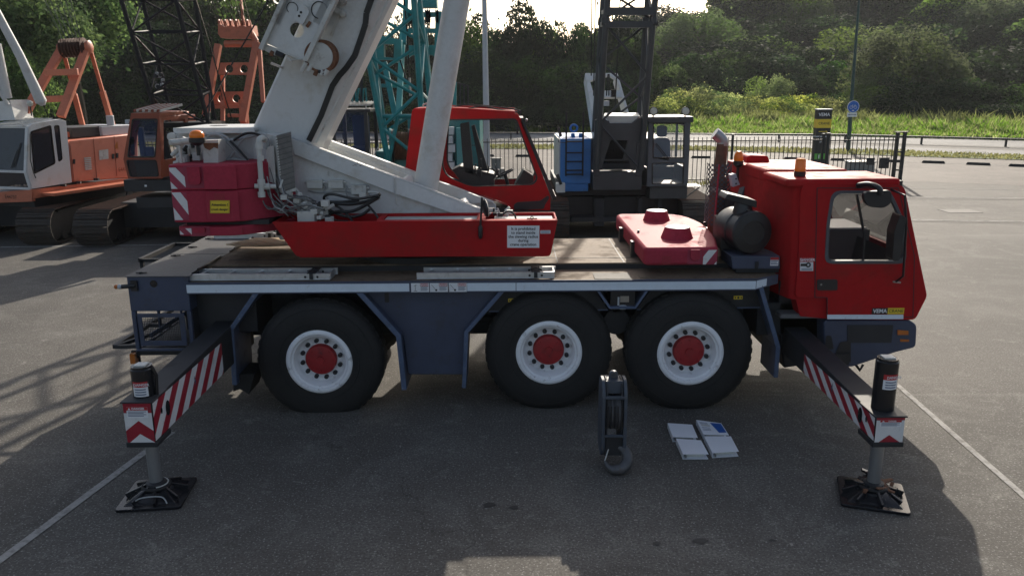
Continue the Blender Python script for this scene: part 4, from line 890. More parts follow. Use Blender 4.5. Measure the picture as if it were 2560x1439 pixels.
# mirrors
b = MB('black_plastic'); c = P(2195, 494, YN - .28); b.prism(rrect([c + V((-.15, 0, .06)), c + V((.14, 0, .08)), c + V((.155, 0, -.06)), c + V((.08, 0, -.115)), c + V((-.09, 0, -.10)), c + V((-.15, 0, -.02))], .05), (0, .07, 0)); b.curve([c + V((.02, .0, .03)), c + V((0, .0, .1)), c + V((-.06, .12, .13)), c + V((-.12, .26, .10))], .03, 10); b.build('wide_mirror', cb, bevel=.015)
b = MB('black_plastic'); c = P(2245, 590, YN - .26); b.prism(rrect([c + V((-.03, 0, -.28)), c + V((.05, 0, -.28)), c + V((.07, 0, .2)), c + V((.0, 0, .24)), c + V((-.045, 0, .05))], .03), (.02, .22, 0)); b.tube([P(2228, 474, YN), P(2262, 488, YN - .22), P(2266, 560, YN - .2), P(2258, 690, YN - .16), P(2238, 705, YN)], .014, 8); b.use('steel').bar(P(2232, 704, YN - .01), P(2252, 706, YN - .03), .022, .02); b.build('rear_mirror', cb, bevel=.012)
b = MB('black_plastic'); c = P(2256, 468, YN); b.box(c.x - .02, c.x + .05, YN + .1, YN + .25, c.z - .03, c.z + .06); b.build('marker_lamp', cb, bevel=.005)
def beacon(px, py, Y, r, h, par, dome=False, stem=.2):
    c = P(px, py, Y); g = sub('beacon', par); b = MB('amber')
    pr = [(0, h), (r * .75, h), (r * .95, h - .02), (r * 1.02, 0), (r * .0, 0)] if not dome else [(0, h), (r * .5, h * .93), (r * .85, h * .7), (r, h * .35), (r * .95, 0), (0, 0)]
    b.lathe(c, (0, 0, 1), pr, 20); b.build('lens', g)
    b = MB('black_plastic'); b.lathe(c, (0, 0, 1), [(0, -.001), (r * 1.08, -.001), (r * 1.08, -.05), (r * .5, -.085), (.02, -.09), (.02, -stem), (0, -stem)], 20); b.build('base', g)
beacon(2000, 428, 9.05, .06, .145, cb, stem=.19); beacon(1846, 402, 10.6, .062, .135, cb, True, .3)
# far red intake box and brackets
b = MB('red_paint'); q = [(1861, 455), (1868, 392), (1876, 388), (1920, 390), (1926, 408), (1893, 410), (1880, 460), (1872, 530), (1843, 530), (1852, 470)]
b.prism(rrect([P(x, y, 10.85) for x, y in q], .02), (0, .35, 0)); b.build('intake_box', cb, bevel=.015)
b = MB('lamp_grey'); b.prism([P(1826, 437, 10.2), P(1840, 434, 10.2), P(1850, 462, 10.2), P(1832, 468, 10.2)], (0, .12, 0)); b.use('black_plastic')
for py in (447, 459): c = P(1840, py, 10.19); b.cyl(c, c + V((0, -.01, 0)), .012, 10)
b.use('blue_paint').prism([P(1865, 458, 10.4), P(1886, 457, 10.4), P(1884, 500, 10.4), P(1850, 500, 10.4)], (0, .2, 0)); b.use('chassis').prism([P(1822, 480, 10.3), P(1860, 490, 10.3), P(1880, 640, 10.3), P(1815, 640, 10.3)], (0, .3, 0)); b.build('bracket', cb, bevel=.006)
# carrier lower front
b = MB('blue_paint'); q = [(2060, 806), (2068, 800), (2275, 800), (2293, 812), (2290, 868), (2240, 880), (2127, 918), (2060, 905)]
b.prism(rrect([P(x, y, YN + .03) for x, y in q], [.02, .02, .03, .05, .05, .05, .05, .02]), (0, 2.4, 0)); bp = b.build('front_bumper', MC, bevel=.015)
b = MB('chassis'); q = [P(2118, 812, YN + .026), P(2233, 812, YN + .026), P(2228, 856, YN + .026), P(2118, 856, YN + .026)]; b.prism(q, (0, -.004, 0)); b.use('black_plastic').prism([P(2100, 855, YN + .024), P(2127, 850, YN + .024), P(2127, 905, YN + .024), P(2085, 892, YN + .024)], (0, -.003, 0)); b.prism(rrect([P(2066, 838, YN + .02), P(2078, 838, YN + .02), P(2084, 872, YN + .02), P(2062, 872, YN + .02)], .02), (0, -.003, 0)); b.build('step', bp)
b = MB('amber_dull'); b.prism([P(2243, 824, YN + .02), P(2270, 826, YN + .02), P(2270, 836, YN + .02), P(2243, 836, YN + .02)], (0, -.012, 0)); b.prism([P(2250, 847, YN + .02), P(2272, 848, YN + .02), P(2272, 853, YN + .02), P(2250, 853, YN + .02)], (0, -.01, 0)); b.build('turn_signal', bp)
b = MB('black_plastic'); b.prism(rrect([P(2088, 884, YN - .0), P(2126, 884, YN - .0), P(2122, 912, YN), P(2088, 908, YN)], .01), (0, .1, 0)); b.build('tow_plate', MC); b = MB('black_plastic'); b.tube([P(2135, 905, 9.4), P(2150, 925, 9.3), P(2158, 910, 9.3)], .018, 8); b.build('tow_eye', MC)
b = MB('red_paint'); b.prism([P(1952, 700, 9.3), P(1975, 700, 9.3), P(1970, 760, 9.3), P(1955, 775, 9.3)], (0, .1, 0)); b.build('cab_mount', MC)
b = MB('chassis'); b.prism([P(1950, 700, 9.0), P(2050, 745, 9.0), P(2070, 800, 9.0), P(2062, 905, 9.0), P(1960, 920, 9.0), P(1945, 800, 9.0)], (0, 1.8, 0)); b.build('front_frame', MC, bevel=.02)
# ---- air filter, its box, exhaust
c = P(1882, 582, 9.0); ax = V((.22, -1, 0)).normalized(); b = MB('black_plastic'); r = .238
b.lathe(c - ax * .02, ax, [(0, -.52), (r * .93, -.52), (r * .97, -.5), (r * .97, -.26), (r * 1.04, -.25), (r * 1.04, -.2), (r * .99, -.19), (r * .99, -.06), (r * 1.05, -.05), (r * 1.05, 0), (r * .98, .02), (r * .6, .035), (r * .58, .028), (0, .028)], 48)
b.use('steel')
for t in (-.1, 1.2, 2.2): p = c + V((0, 0, r * 1.06 * cos(t))) + V((.97, .22, 0)) * r * 1.06 * sin(t) - ax * .12; b.bar(p - ax * .05, p + ax * .05, .02, .01)
b.use('black_plastic').box(c.x - .28, c.x - .05, 9.3, 9.7, c.z - .25, c.z + .1); b.build('air_filter', MC)
b = MB('black_plastic'); c2 = P(1854, 505, 9.2); b.tube([c2 + V((.02, 0, .02)), c2 + V((.02, 0, -.2))], [.09, .13], 20); b.prism(rrect([P(1812, 498, 9.1), P(1820, 484, 9.1), P(1893, 502, 9.1), P(1892, 520, 9.1)], .015), (0, .34, 0)); b.build('intake_hood', MC, bevel=.03)
b = MB('blue_paint'); zf0 = zn + .10; b.prism([P(1828, 640, 8.95), P(1950, 640, 8.95), P(1950, 672, 8.95), P(1832, 672, 8.95)], (-.0, .52, 0)); b.use('chassis'); q = P(1892, 660, 8.94); b.box(q.x - .02, q.x + .02, 8.93, 8.949, q.z - .06, q.z + .03); b.box(P(1840, 670, 9).x, P(1948, 670, 9).x, 9.0, 9.5, zn + .02, zn + .1)
sticker(b, P(1925, 664, 8.945), (.095, 0, 0), (0, 0, .1), None, 3); b.build('filter_box', MC, bevel=.006)
ex = sub('exhaust', MC); c0 = P(1782, 560, 10.55); b = MB('rust_pipe'); cx, cy = c0.x + .06, 10.6
def pz(py): return P(1780, py, 10.6).z
tp = P(1793, 380, 10.6); b.tube([(cx, cy, zn), (cx, cy, pz(455))], .115, 24); b.tube([(cx, cy, pz(455)), (cx, cy, pz(440))], [.115, .09], 24)
b.use('steel').tube([(cx, cy, pz(478)), (cx, cy, pz(466))], .119, 24); b.build('silencer', ex)
b = MB('rust_pipe'); b.tube([(cx, cy, pz(445)), (cx + .02, cy, pz(360))], .076, 20, False); b.use('jack_rod').curve([(cx + .02, cy, pz(364)), (cx + .018, cy, pz(352)), (cx - .04, cy, pz(340)), (cx - .09, cy, pz(333))], .076, 20); b.build('tail_pipe', ex)
b = MB('grey_light'); rr, z0_, z1_ = .165, pz(560), pz(408); nu, nv = 30, 26; gv = [[b.v((cx + rr * cos(2 * pi * i / nu), cy + rr * sin(2 * pi * i / nu), z0_ + (z1_ - z0_) * j / nv)) for i in range(nu)] for j in range(nv + 1)]
fs = []
for j in range(nv):
    for i in range(nu):
        if 8 <= i <= 11: continue
        f_ = b.f([gv[j][i], gv[j][(i + 1) % nu], gv[j + 1][(i + 1) % nu], gv[j + 1][i]])
        if (i + j) % 2 == 0: fs.append(f_)
bmesh.ops.inset_individual(b.bm, faces=fs, thickness=.006); bmesh.ops.delete(b.bm, geom=fs, context='FACES_ONLY')
b.use('red_faded').bar((cx - .07, cy - .17, z0_), (cx - .05, cy - .17, z1_), .05, .012); b.build('heat_guard', ex, normals=False)
# ================================================================ SUPERSTRUCTURE OF THE RED CRANE
b = MB('chassis'); cx = -1.2
b.lathe((cx, 10.05, zc), (0, 0, 1), [(0, 0), (.78, 0), (.78, .08), (.70, .09), (.70, .2), (.86, .21), (.86, .3), (0, .3)], 48); b.box(-2.9, .3, 9.62, 10.6, zc + .3, zc + .42); b.build('slewing_ring', MC, bevel=.01)
# side tray
YT = 8.98; b = MB('red_paint'); q = [(680, 553), (1394, 557), (1376, 640), (1358, 641), (741, 641)]
zt = P(1000, 553, YT).z; pts = [P(x, y, YT) for x, y in q]; pts[0].z = pts[1].z = zt; zb = pts[3].z
b.prism(rrect(pts, [.0, .0, .05, .0, .03]), (0, .028, 0))
yb = 9.56; xl_, xr_ = pts[0].x, pts[1].x
b.hexa([(xl_, YT + .03, zt - .002), (xl_ + .02, YT + .03, zt - .02), (xl_ + .3, YT + .03, zb), (xl_ + .28, YT + .03, zb)], [(xl_, yb, zt - .002), (xl_ + .02, yb, zt - .02), (xl_ + .3, yb, zb), (xl_ + .28, yb, zb)])
b.box(xl_ + .3, xr_ - .1, YT + .03, yb, zb, zb + .02)
b.hexa([(xr_ - .02, YT + .03, zt - .002), (xr_, YT + .03, zt - .002), (xr_ - .09, YT + .03, zb), (xr_ - .11, YT + .03, zb)], [(xr_ - .02, yb, zt - .002), (xr_, yb, zt - .002), (xr_ - .09, yb, zb), (xr_ - .11, yb, zb)])
xm0, xm1, xm2 = P(940, 545, YT).x, P(1190, 545, YT).x, P(1212, 545, YT).x
b.prism([(xl_ + .28, yb, zb), (xr_ - .09, yb, zb), (xr_, yb, zt), (xl_, yb, zt)], (0, .03, 0))
b.box(xm0, xr_, YT + .03, YT + .13, zt - .03, zt - .002); b.box(xm1, xm2, YT + .131, yb - .001, zt - .03, zt - .002); b.box(xm0 - .02, xm0 + .04, YT + .131, yb - .001, zt - .03, zt - .002)
b.use('white_grubby').box(xm0 + .041, xm1 - .001, YT + .131, yb - .002, zt - .05, zt - .035); b.box(xm2 + .1, xr_ - .04, YT + .131, yb - .002, zt - .05, zt - .035)
tray = b.build('side_tray', MC, bevel=.006)
b = MB('black_plastic'); c = P(1330, 549, YT + .06); c.z = zt; b.bar(c + V((-.06, 0, .012)), c + V((.06, 0, .012)), .012, .012); b.tube(ring(c + V((0, 0, .02)), (1, 0, 0), (0, 0, 1), .016, 10), .005, 6); b.build('latch', tray)
b = MB('label_red'); o_ = P(1268, 619, YT - .003); u_v = P(1348, 619, YT - .003) - o_; w_v = P(1268, 564, YT - .003) - o_
b.poly([o_ - V((.006, 0, .006)), o_ + u_v + V((.006, 0, -.006)), o_ + u_v + w_v + V((.006, 0, .006)), o_ + w_v + V((-.006, 0, .006))]); n_ = V((0, -.002, 0))
b.use('label_white').poly([o_ + n_, o_ + n_ + u_v, o_ + n_ + u_v + w_v, o_ + n_ + w_v])
for i, s in enumerate(['It is prohibited', 'to stand inside', 'the slewing radius', 'during', 'crane operation']): b.text(s, o_ + n_ * 2 + u_v * .5 + w_v * (.86 - .178 * i), u_v, w_v, .047, 'label_black', .018)
b.build('warning_sign', tray, smooth=False)
b = MB('label_white'); o_ = P(1351, 584, YT - .003); b.poly([o_, o_ + V((.115, 0, 0)), o_ + V((.115, 0, .038)), o_ + V((0, 0, .038))]); b.use('label_red').poly([o_ + V((0, 0, .042)), o_ + V((.115, 0, .042)), o_ + V((.115, 0, .052)), o_ + V((0, 0, .052))]); b.use('label_print')
for i in range(3): b.poly([o_ + V((.008, -.002, .006 + i * .01)), o_ + V((.106, -.002, .006 + i * .01)), o_ + V((.106, -.002, .011 + i * .01)), o_ + V((.008, -.002, .011 + i * .01))])
b.build('small_label', tray, smooth=False)
b = MB('black_plastic'); b.tube([P(1205, 493, YT - .03), P(1201, 566, YT - .03)], .013, 10); b.tube([P(1201, 563, YT - .03), P(1201, 568, YT - .03), P(1201, 590, YT - .03), P(1201, 597, YT - .03)], [.014, .026, .026, .012], 12); mr = b.build('mirror_rod', MC)
b = MB('black_plastic'); c = P(1211, 521, YT - .01); ax = V((.92, .25, .12)); b.lathe(c, ax, [(0, -.02), (.05, -.018), (.095, 0), (.105, .02)], 28); b.use('steel').lathe(c, ax, [(.105, .02), (.1, .026), (.05, .04), (0, .045)], 28); b.build('mirror', mr)
# white frame: near and far side plates with box flanges
YP = 9.66
def plate(y, name, t):
    b = MB('white_paint'); q = [(628, 325), (735, 352), (985, 447), (1236, 538), (1240, 600), (700, 600), (640, 470)]
    b.prism([P(*k, YP) + V((0, y - YP, 0)) for k in q], (0, t, 0)); s = -1 if y < 10 else 1
    fl = [P(*k, YP - .07) for k in [(727, 345), (985, 441), (1230, 533)]]; lo = [P(*k, YP - .07) for k in [(735, 387), (985, 484), (1150, 540)]]
    fl = [p + V((0, y - YP, 0)) for p in fl]; lo = [p + V((0, y - YP, 0)) for p in lo]
    for i in range(2):
        b.hexa([lo[i], lo[i + 1], fl[i + 1], fl[i]], [p + V((0, .068 if s < 0 else .02, 0)) for p in (lo[i], lo[i + 1], fl[i + 1], fl[i])])
        b.hexa([fl[i], fl[i + 1], fl[i + 1] + V((0, 0, -.02)), fl[i] + V((0, 0, -.02))], [p + V((0, .14, 0)) for p in (fl[i], fl[i + 1], fl[i + 1] + V((0, 0, -.02)), fl[i] + V((0, 0, -.02)))])
    return b.build(name, MC, bevel=.008)
pn = plate(YP, 'frame_plate', .04); pf = plate(10.62, 'frame_plate', .04)
b = MB('white_paint'); b.hexa([P(810, 360, 10.5), P(1060, 452, 10.5), P(1060, 470, 10.5), P(800, 420, 10.5)], [P(810, 360, 10.5) + V((0, .06, 0)), P(1060, 452, 10.5) + V((0, .06, 0)), P(1060, 470, 10.5) + V((0, .06, 0)), P(800, 420, 10.5) + V((0, .06, 0))])
for px, py in ((1000, 470), (1150, 530)): p = P(px, py, YP); b.cyl((p.x, YP + .05, p.z), (p.x, 10.6, p.z), .07, 16)
b.build('cross_tube', MC)
b = MB('white_grubby')
for x0, y0, w, h in ((766, 451, 40, 20), (820, 451, 38, 20), (877, 464, 38, 22)):
    p = P(x0, y0, YP - .09); q = P(x0 + w, y0 + h, YP - .09); b.box(p.x, q.x, YP - .09, YP - .001, q.z, p.z); b.box(p.x - .006, q.x + .006, YP - .098, YP - .088, p.z - .012, p.z + .004)
    for s, x in ((-1, p.x), (1, q.x)): b.cyl((x, YP - .05, (p.z + q.z) / 2 + .02), (x + s * .035, YP - .05, (p.z + q.z) / 2 + .02), .014, 8)
b.use('hose_grey')
for x0 in (802, 856, 912): b.curve([P(x0, 460, YP - .03), P(x0 + 12, 468, YP - .03), P(x0 + 8, 478, YP - .03), P(x0 + 18, 500, YP - .03)], .008, 6)
b.curve([P(770, 476, YP - .02), P(800, 482, YP - .02), P(860, 478, YP - .02), P(900, 492, YP - .02)], .009, 6)
b.build('junction_boxes', pn, bevel=.004)
b = MB('interior_light'); c = P(840, 438, YP - .003); b.lathe(c, (0, -1, 0), [(0, 0), (.034, 0), (.034, .003), (0, .003)], 20); b.build('access_cover', pn); b = MB('white_grubby'); b.tube([P(821, 428, YP - .02), P(820, 436, YP - .03), P(823, 440, YP - .02)], .006, 6); b.build('small_hook', pn); b = MB('white_grubby'); b.tube([P(984, 442, YP - .08), P(986, 445, YP - .1), P(991, 510, YP - .05), P(997, 512, YP - .03)], .008, 8); b.build('hose_hook', pn); b = MB('white_grubby'); b.tube([P(1077, 518, YP - .02), P(1076, 530, YP - .02), P(1083, 530, YP - .02), P(1084, 519, YP - .02)], .005, 6); b.build('wire_clip', pn); b = MB('rust')
rr = random.Random(3)
for i in range(10): p = P(880 + rr.uniform(0, 40), 407 + rr.uniform(0, 8) + .2 * i, YP - .0715); s = rr.uniform(.003, .012); b.poly([p, p + V((s * 1.6, 0, 0)), p + V((s, 0, s)), p + V((0, 0, s * .6))])
b.build('paint_chips', pn, smooth=False)
# hydraulic valves and hoses
b = MB('white_grubby'); rr = random.Random(12)
for i in range(46):
    t = rr.random(); px, py = 700 + t * 130 + rr.uniform(-18, 18), 478 + t * 60 + rr.uniform(-16, 20); y = rr.uniform(9.12, 9.5)
    if py > 549: py = 549
    p = P(px, py, y); s = rr.uniform(.015, .045); b.use('white_grubby' if rr.random() < .6 else ('hose_grey' if rr.random() < .6 else 'chassis'))
    if rr.random() < .5: b.box(p.x - s, p.x + s, y - s, y + s, p.z - s * .8, p.z + s * .8)
    else: b.tube([p, p + V((rr.uniform(-.12, .12), rr.uniform(-.05, .05), rr.uniform(-.1, .1)))], s * .5, 10)
b.use('white_grubby'); p = P(767, 540, 9.2); b.box(p.x - .1, p.x + .1, 9.15, 9.3, p.z - .07, p.z + .06); b.bar(P(700, 470, 9.4), P(790, 540, 9.3), .04, .03); b.bar(P(735, 470, 9.4), P(810, 545, 9.3), .03, .03)
b.build('valve_block', MC, bevel=.003)
b = MB('hose_grey'); rr = random.Random(9)
for i in range(26):
    x0, y0 = 640 + rr.uniform(0, 60), 420 + rr.uniform(-20, 90); x1, y1 = 705 + rr.uniform(0, 110), 500 + rr.uniform(0, 45); y = rr.uniform(9.25, 9.5)
    b.use('hose_dark' if i % 3 else 'hose_grey'); b.curve([P(x0, y0, y), P(x0 + (x1 - x0) * .3, y0 + (y1 - y0) * .6 + 10, y - .08), P(x0 + (x1 - x0) * .7, y1 - 14, y - .1), P(x1, y1, y - .02)], rr.uniform(.006, .010), 6, 5)
b.build('grey_hoses', MC)
b = MB('hose_black')
for pts, r in (([(780, 534), (830, 510), (880, 510), (930, 500), (950, 485)], .022), ([(795, 548), (840, 530), (880, 528), (915, 512), (948, 492)], .02), ([(905, 500), (850, 505), (815, 502), (812, 490), (835, 486), (890, 497), (945, 488)], .016), ([(825, 508), (850, 520), (876, 545), (880, 556)], .016), ([(920, 512), (935, 530), (945, 545), (948, 556)], .014), ([(800, 515), (860, 540), (900, 538), (925, 522)], .018), ([(780, 500), (800, 530), (840, 550), (870, 552)], .012)):
    b.curve([P(x, y, 9.42 - .03 * i) for i, (x, y) in enumerate(pts)], r, 8)
b.build('black_hoses', MC)
b = MB('hose_grey'); b.curve([P(800, 520, 9.5), P(812, 505, 9.48), P(850, 502, 9.5), P(890, 508, 9.5)], .02, 8); b.use('white_grubby'); b.curve([P(920, 480, 9.5), P(945, 482, 9.45), P(950, 496, 9.45), P(930, 500, 9.45)], .012, 8); c = P(907, 492, 9.4); b.box(c.x - .035, c.x + .035, 9.36, 9.44, c.z - .05, c.z + .04); c = P(915, 505, 9.38); b.box(c.x - .03, c.x + .02, 9.34, 9.42, c.z - .03, c.z + .03); b.build('hose_clamps', MC)
b = MB('white_grubby'); rr = random.Random(21)
for i in range(16): p = P(1215 + rr.uniform(0, 62), 533 + rr.uniform(-9, 8), 9.3 + rr.uniform(0, .2)); s = rr.uniform(.02, .04); b.use('white_grubby' if i % 3 else 'hose_black'); (b.box(p.x - s, p.x + s, p.y - s, p.y + s, p.z - s * .7, p.z + s * .7) if i % 2 else b.tube([p, p + V((rr.uniform(-.1, .1), 0, rr.uniform(-.05, .08)))], s * .5, 8))
b.build('front_valves', MC, bevel=.003); b = MB('hose_black'); b.curve([P(1250, 540, 9.3), P(1270, 528, 9.3), P(1285, 535, 9.3), P(1290, 548, 9.3)], .012, 6); b.build('front_hose', MC)
# radiator and pipes
b = MB('white_grubby'); y0 = 9.22
gq = [P(689, 340, y0), P(727, 330, y0 + .1), P(739, 469, y0 + .1), P(704, 482, y0)]
wq = [P(664, 333, y0 + .25), P(689, 340, y0 - .002), P(704, 482, y0 - .002), P(678, 474, y0 + .25)]
bk = V((.02, .3, 0)); b.hexa(wq, [p + V((.14, .12, 0)) for p in wq]); b.prism([P(666, 368, y0 + .1), P(685, 364, y0 + .02), P(691, 458, y0 + .02), P(673, 454, y0 + .1)], (0, -.03, 0)); b.use('grille_grey'); b.hexa(gq, [p + V((-.03, .12, 0)) for p in gq])
for i in range(22):
    t = (i + .5) / 22; b.use('interior_grey' if i % 2 else 'grille_grey'); a_ = gq[0].lerp(gq[3], t) + V((0, -.004, 0)); c_ = gq[1].lerp(gq[2], t) + V((0, -.004, 0)); b.bar(a_, c_, .006, .010)
b.build('radiator', MC, bevel=.004)
b = MB('white_grubby'); yy = 9.12; b.curve([P(648, 352, yy), P(648, 380, yy), P(652, 440, yy), P(654, 488, yy)], .030, 12); b.curve([P(662, 349, yy + .12), P(655, 345, yy + .04), P(648, 350, yy), P(648, 362, yy)], .034, 12); b.tube([P(636, 465, yy), P(690, 466, yy + .08)], .028, 12)
for px, py, r in ((648, 366, .042), (651, 395, .038), (653, 455, .042), (654, 486, .042), (668, 466, .038)): p = P(px, py, yy + (.04 if px == 668 else 0)); b.lathe(p, (0, 0, 1) if px < 660 else (1, 0, 0), [(0, -.03), (r, -.03), (r, .03), (0, .03)], 14)
b.use('hose_grey').curve([P(662, 348, 9.3), P(668, 356, 9.3), P(664, 372, 9.3)], .035, 10); b.build('water_pipe', MC)
# rear machinery above the counterweight
b = MB('white_paint'); b.prism([P(440, 326, 9.7), P(640, 326, 9.7), P(690, 345, 9.7), P(690, 420, 9.7), P(440, 420, 9.7)], (0, .03, 0)); za = P(440, 323, 9.55).z
b.box(P(438, 323, 9.6).x, P(640, 323, 9.6).x, 9.55, 10.6, za - .02, za + .012); b.box(P(438, 323, 9.6).x, P(640, 323, 9.6).x, 9.54, 9.56, za - .05, za + .014)
c = P(557, 333, 9.69); b.lathe(c, (0, -1, 0), [(0, 0), (.03, 0), (.03, .02), (.014, .025), (.012, .04), (0, .04)], 16); b.use('black_gloss').lathe((P(548, 323, 10.1).x, 10.1, za + .013), (0, 0, 1), [(0, 0), (.11, 0), (.11, .003), (0, .003)], 24)
b.use('white_grubby').lathe(P(432, 342, 9.5), (0, -1, 0), [(0, 0), (.05, 0), (.05, .05), (.02, .06), (0, .06)], 14); b.build('rear_frame', MC, bevel=.005)
b = MB('white_grubby'); b.tube([P(425, 357, 9.2), P(482, 351, 9.2)], .036, 16); c = P(525, 350, 9.25); b.prism([P(508, 351, 9.2), P(545, 350, 9.2), P(546, 412, 9.2), P(509, 412, 9.2)], (0, .25, 0)); b.use('rust').prism([P(507, 358, 9.198), P(546, 357, 9.198), P(545, 372, 9.198), P(535, 368, 9.198), P(524, 376, 9.198), P(512, 370, 9.198)], (0, -.002, 0)); b.build('oil_tank', MC, bevel=.006)
b = MB('white_grubby'); rr = random.Random(31)
for i in range(22):
    p = P(450 + rr.uniform(0, 50), 372 + rr.uniform(-8, 34), 9.25 + rr.uniform(0, .25)); s = rr.uniform(.02, .05); b.use(['white_grubby', 'hose_grey', 'chassis'][i % 3])
    b.box(p.x - s, p.x + s, p.y - s, p.y + s, p.z - s, p.z + s) if i % 2 else b.tube([p, p + V((rr.uniform(-.15, .15), 0, rr.uniform(-.12, .12)))], s * .6, 10)
b.use('white_grubby').box(P(446, 380, 9.2).x, P(452, 380, 9.2).x, 9.2, 9.24, P(446, 412, 9.2).z, P(446, 362, 9.2).z); b.build('winch_motor', MC, bevel=.004)
b = MB('hose_grey')
for pts in ([(520, 340), (545, 336), (575, 362), (600, 392), (625, 405)], [(500, 345), (560, 352), (610, 345), (650, 335)], [(560, 410), (585, 380), (600, 355), (625, 338), (655, 340)], [(515, 336), (560, 340), (590, 372), (615, 395)], [(545, 408), (580, 398), (612, 402)]): b.curve([P(x, y, 9.5) for x, y in pts], .018, 8)
b.use('hose_black'); b.curve([P(575, 352, 9.45), P(595, 372, 9.45), P(620, 400, 9.45)], .014, 8); b.curve([P(585, 350, 9.45), P(610, 335, 9.4), P(635, 333, 9.4), P(655, 342, 9.4)], .016, 8); b.build('rear_hoses', MC)
beacon(492, 344, 9.05, .082, .085, MC, True, .2)
# ---- counterweight
def cw(z0, z1, nm, inset=0., x0=None):
    xa_, xb_ = P(423, 480, 8.95).x + inset, P(590, 480, 8.95).x; b = MB('red_faded')
    q = rrect([V((xa_, 8.95 + inset, z0)), V((xb_, 8.95 + inset, z0)), V((xb_ + .48, 9.5, z0)), V((xb_ + .48, 10.6, z0)), V((xb_, 11.15, z0)), V((xa_, 11.15, z0))], [.08, .18, .1, .1, .18, .08]); b.prism(q, (0, 0, z1 - z0)); return b.build(nm, MC, bevel=.012), xa_, xb_
zt, zm_, zb = P(500, 412, 8.95).z, P(500, 476, 8.95).z, P(500, 556, 8.95).z
c1, xa_, xb_ = cw(zb, zm_ - .003, 'counterweight'); c2, _, _ = cw(zm_ + .003, zt, 'counterweight'); c3, xa3, _ = cw(P(500, 590, 8.98).z, P(500, 566, 8.98).z, 'counterweight', .03)
for par, z0, z1 in ((c1, zb + .012, zm_ - .012), (c2, zm_ + .012, zt - .012), (c3, P(500, 588, 8.98).z, P(500, 567, 8.98).z)):
    x0, x1 = P(514, 480, 8.95).x, xb_ - .08; y_ = 8.98 if par is c3 else 8.95; b = MB('red_faded'); b.prism(rrect([V((x0, y_ + .01, z0)), V((x0, y_ - .03, z0)), V((x1, y_ - .03, z0)), V((x1 + .1, y_ + .01, z0))], [0, .015, .05, 0]), (0, 0, z1 - z0)); b.build('front_pad', par, bevel=.006)
b = MB('chassis'); b.box(xa_ + .1, xb_ + .3, 9.1, 11, P(500, 566, 8.98).z, zb); b.build('counterweight_frame', MC)
for par, z0, z1, x0, y0, off in ((c2, zm_ + .02, zt - .03, xa_ + .03, 8.95, .2), (c1, zb + .03, zm_ - .02, xa_ + .03, 8.95, .05), (c3, P(500, 590, 8.98).z + .02, P(500, 566, 8.98).z - .02, xa3 + .03, 8.98, .3)):
    w_ = P(466, 480, 8.95).x - x0; b = MB('stripe_white'); h = z1 - z0; b.stripes((x0, y0 - .004, z0), (w_, 0, 0), (0, 0, h), 1.56, 1.28 if h > .2 else .5, 'stripe_white', 'stripe_red2', off); b.build('warning_board', par, smooth=False)
def knob(par, xk0, xk1, zk0, zk1, y):   # raised cast lug in a recess, and the cast plate
    b = MB('stripe_red2'); b.box(xk0 - .05, xk1 + .05, y - .003, y - .0005, zk0 - .0, zk1); b.use('red_faded'); b.prism(rrect([V((xk0, y - .004, zk0 + .04)), V((xk1, y - .004, zk0 + .04)), V((xk1, y - .004, zk1 - .01)), V((xk0, y - .004, zk1 - .01))], [.05, .05, .01, .01]), (0, -.035, 0)); b.build('lifting_lug', par, bevel=.01)
knob(c2, P(466, 430, 8.95).x + .02, P(502, 430, 8.95).x, P(480, 470, 8.95).z, zt - .01, 8.95)
knob(c3, P(483, 575, 8.95).x, P(512, 575, 8.95).x, P(480, 590, 8.98).z, P(480, 566, 8.98).z, 8.98)
def castplate(par, px0, py0, px1, py1, Y, st='527'):
    a_, c_ = P(px0, py1, Y - .003), P(px1, py0, Y - .003); b = MB('stripe_red'); b.box(a_.x, c_.x, Y - .004, Y - .001, a_.z, c_.z); b.text(st, ((a_.x + c_.x) / 2, Y - .006, (a_.z + c_.z) / 2), (1, 0, 0), (0, 0, 1), (c_.z - a_.z) * .7, 'red_faded', .02); b.build('cast_plate', par, smooth=False)
castplate(c1, 536, 485, 560, 499, 8.918)
b = MB('label_yellow'); o_ = P(525, 533, 8.914); u_v = P(574, 533, 8.914) - o_; w_v = P(525, 501, 8.914) - o_; b.poly([o_, o_ + u_v, o_ + u_v + w_v, o_ + w_v]); n_ = V((0, -.002, 0))
b.use('label_black')
for s_, e_ in (((.03, .04), (.97, .04)), ((.97, .04), (.97, .96)), ((.97, .96), (.03, .96)), ((.03, .96), (.03, .04))): b.bar(o_ + n_ + u_v * s_[0] + w_v * s_[1], o_ + n_ + u_v * e_[0] + w_v * e_[1], .004, .001)
b.text('Attention !', o_ + n_ * 2 + u_v * .5 + w_v * .66, u_v, w_v, .042, 'label_black', .022); b.text('crush danger', o_ + n_ * 2 + u_v * .5 + w_v * .3, u_v, w_v, .036, 'label_black', .022); b.build('warning_sign', c1, smooth=False)
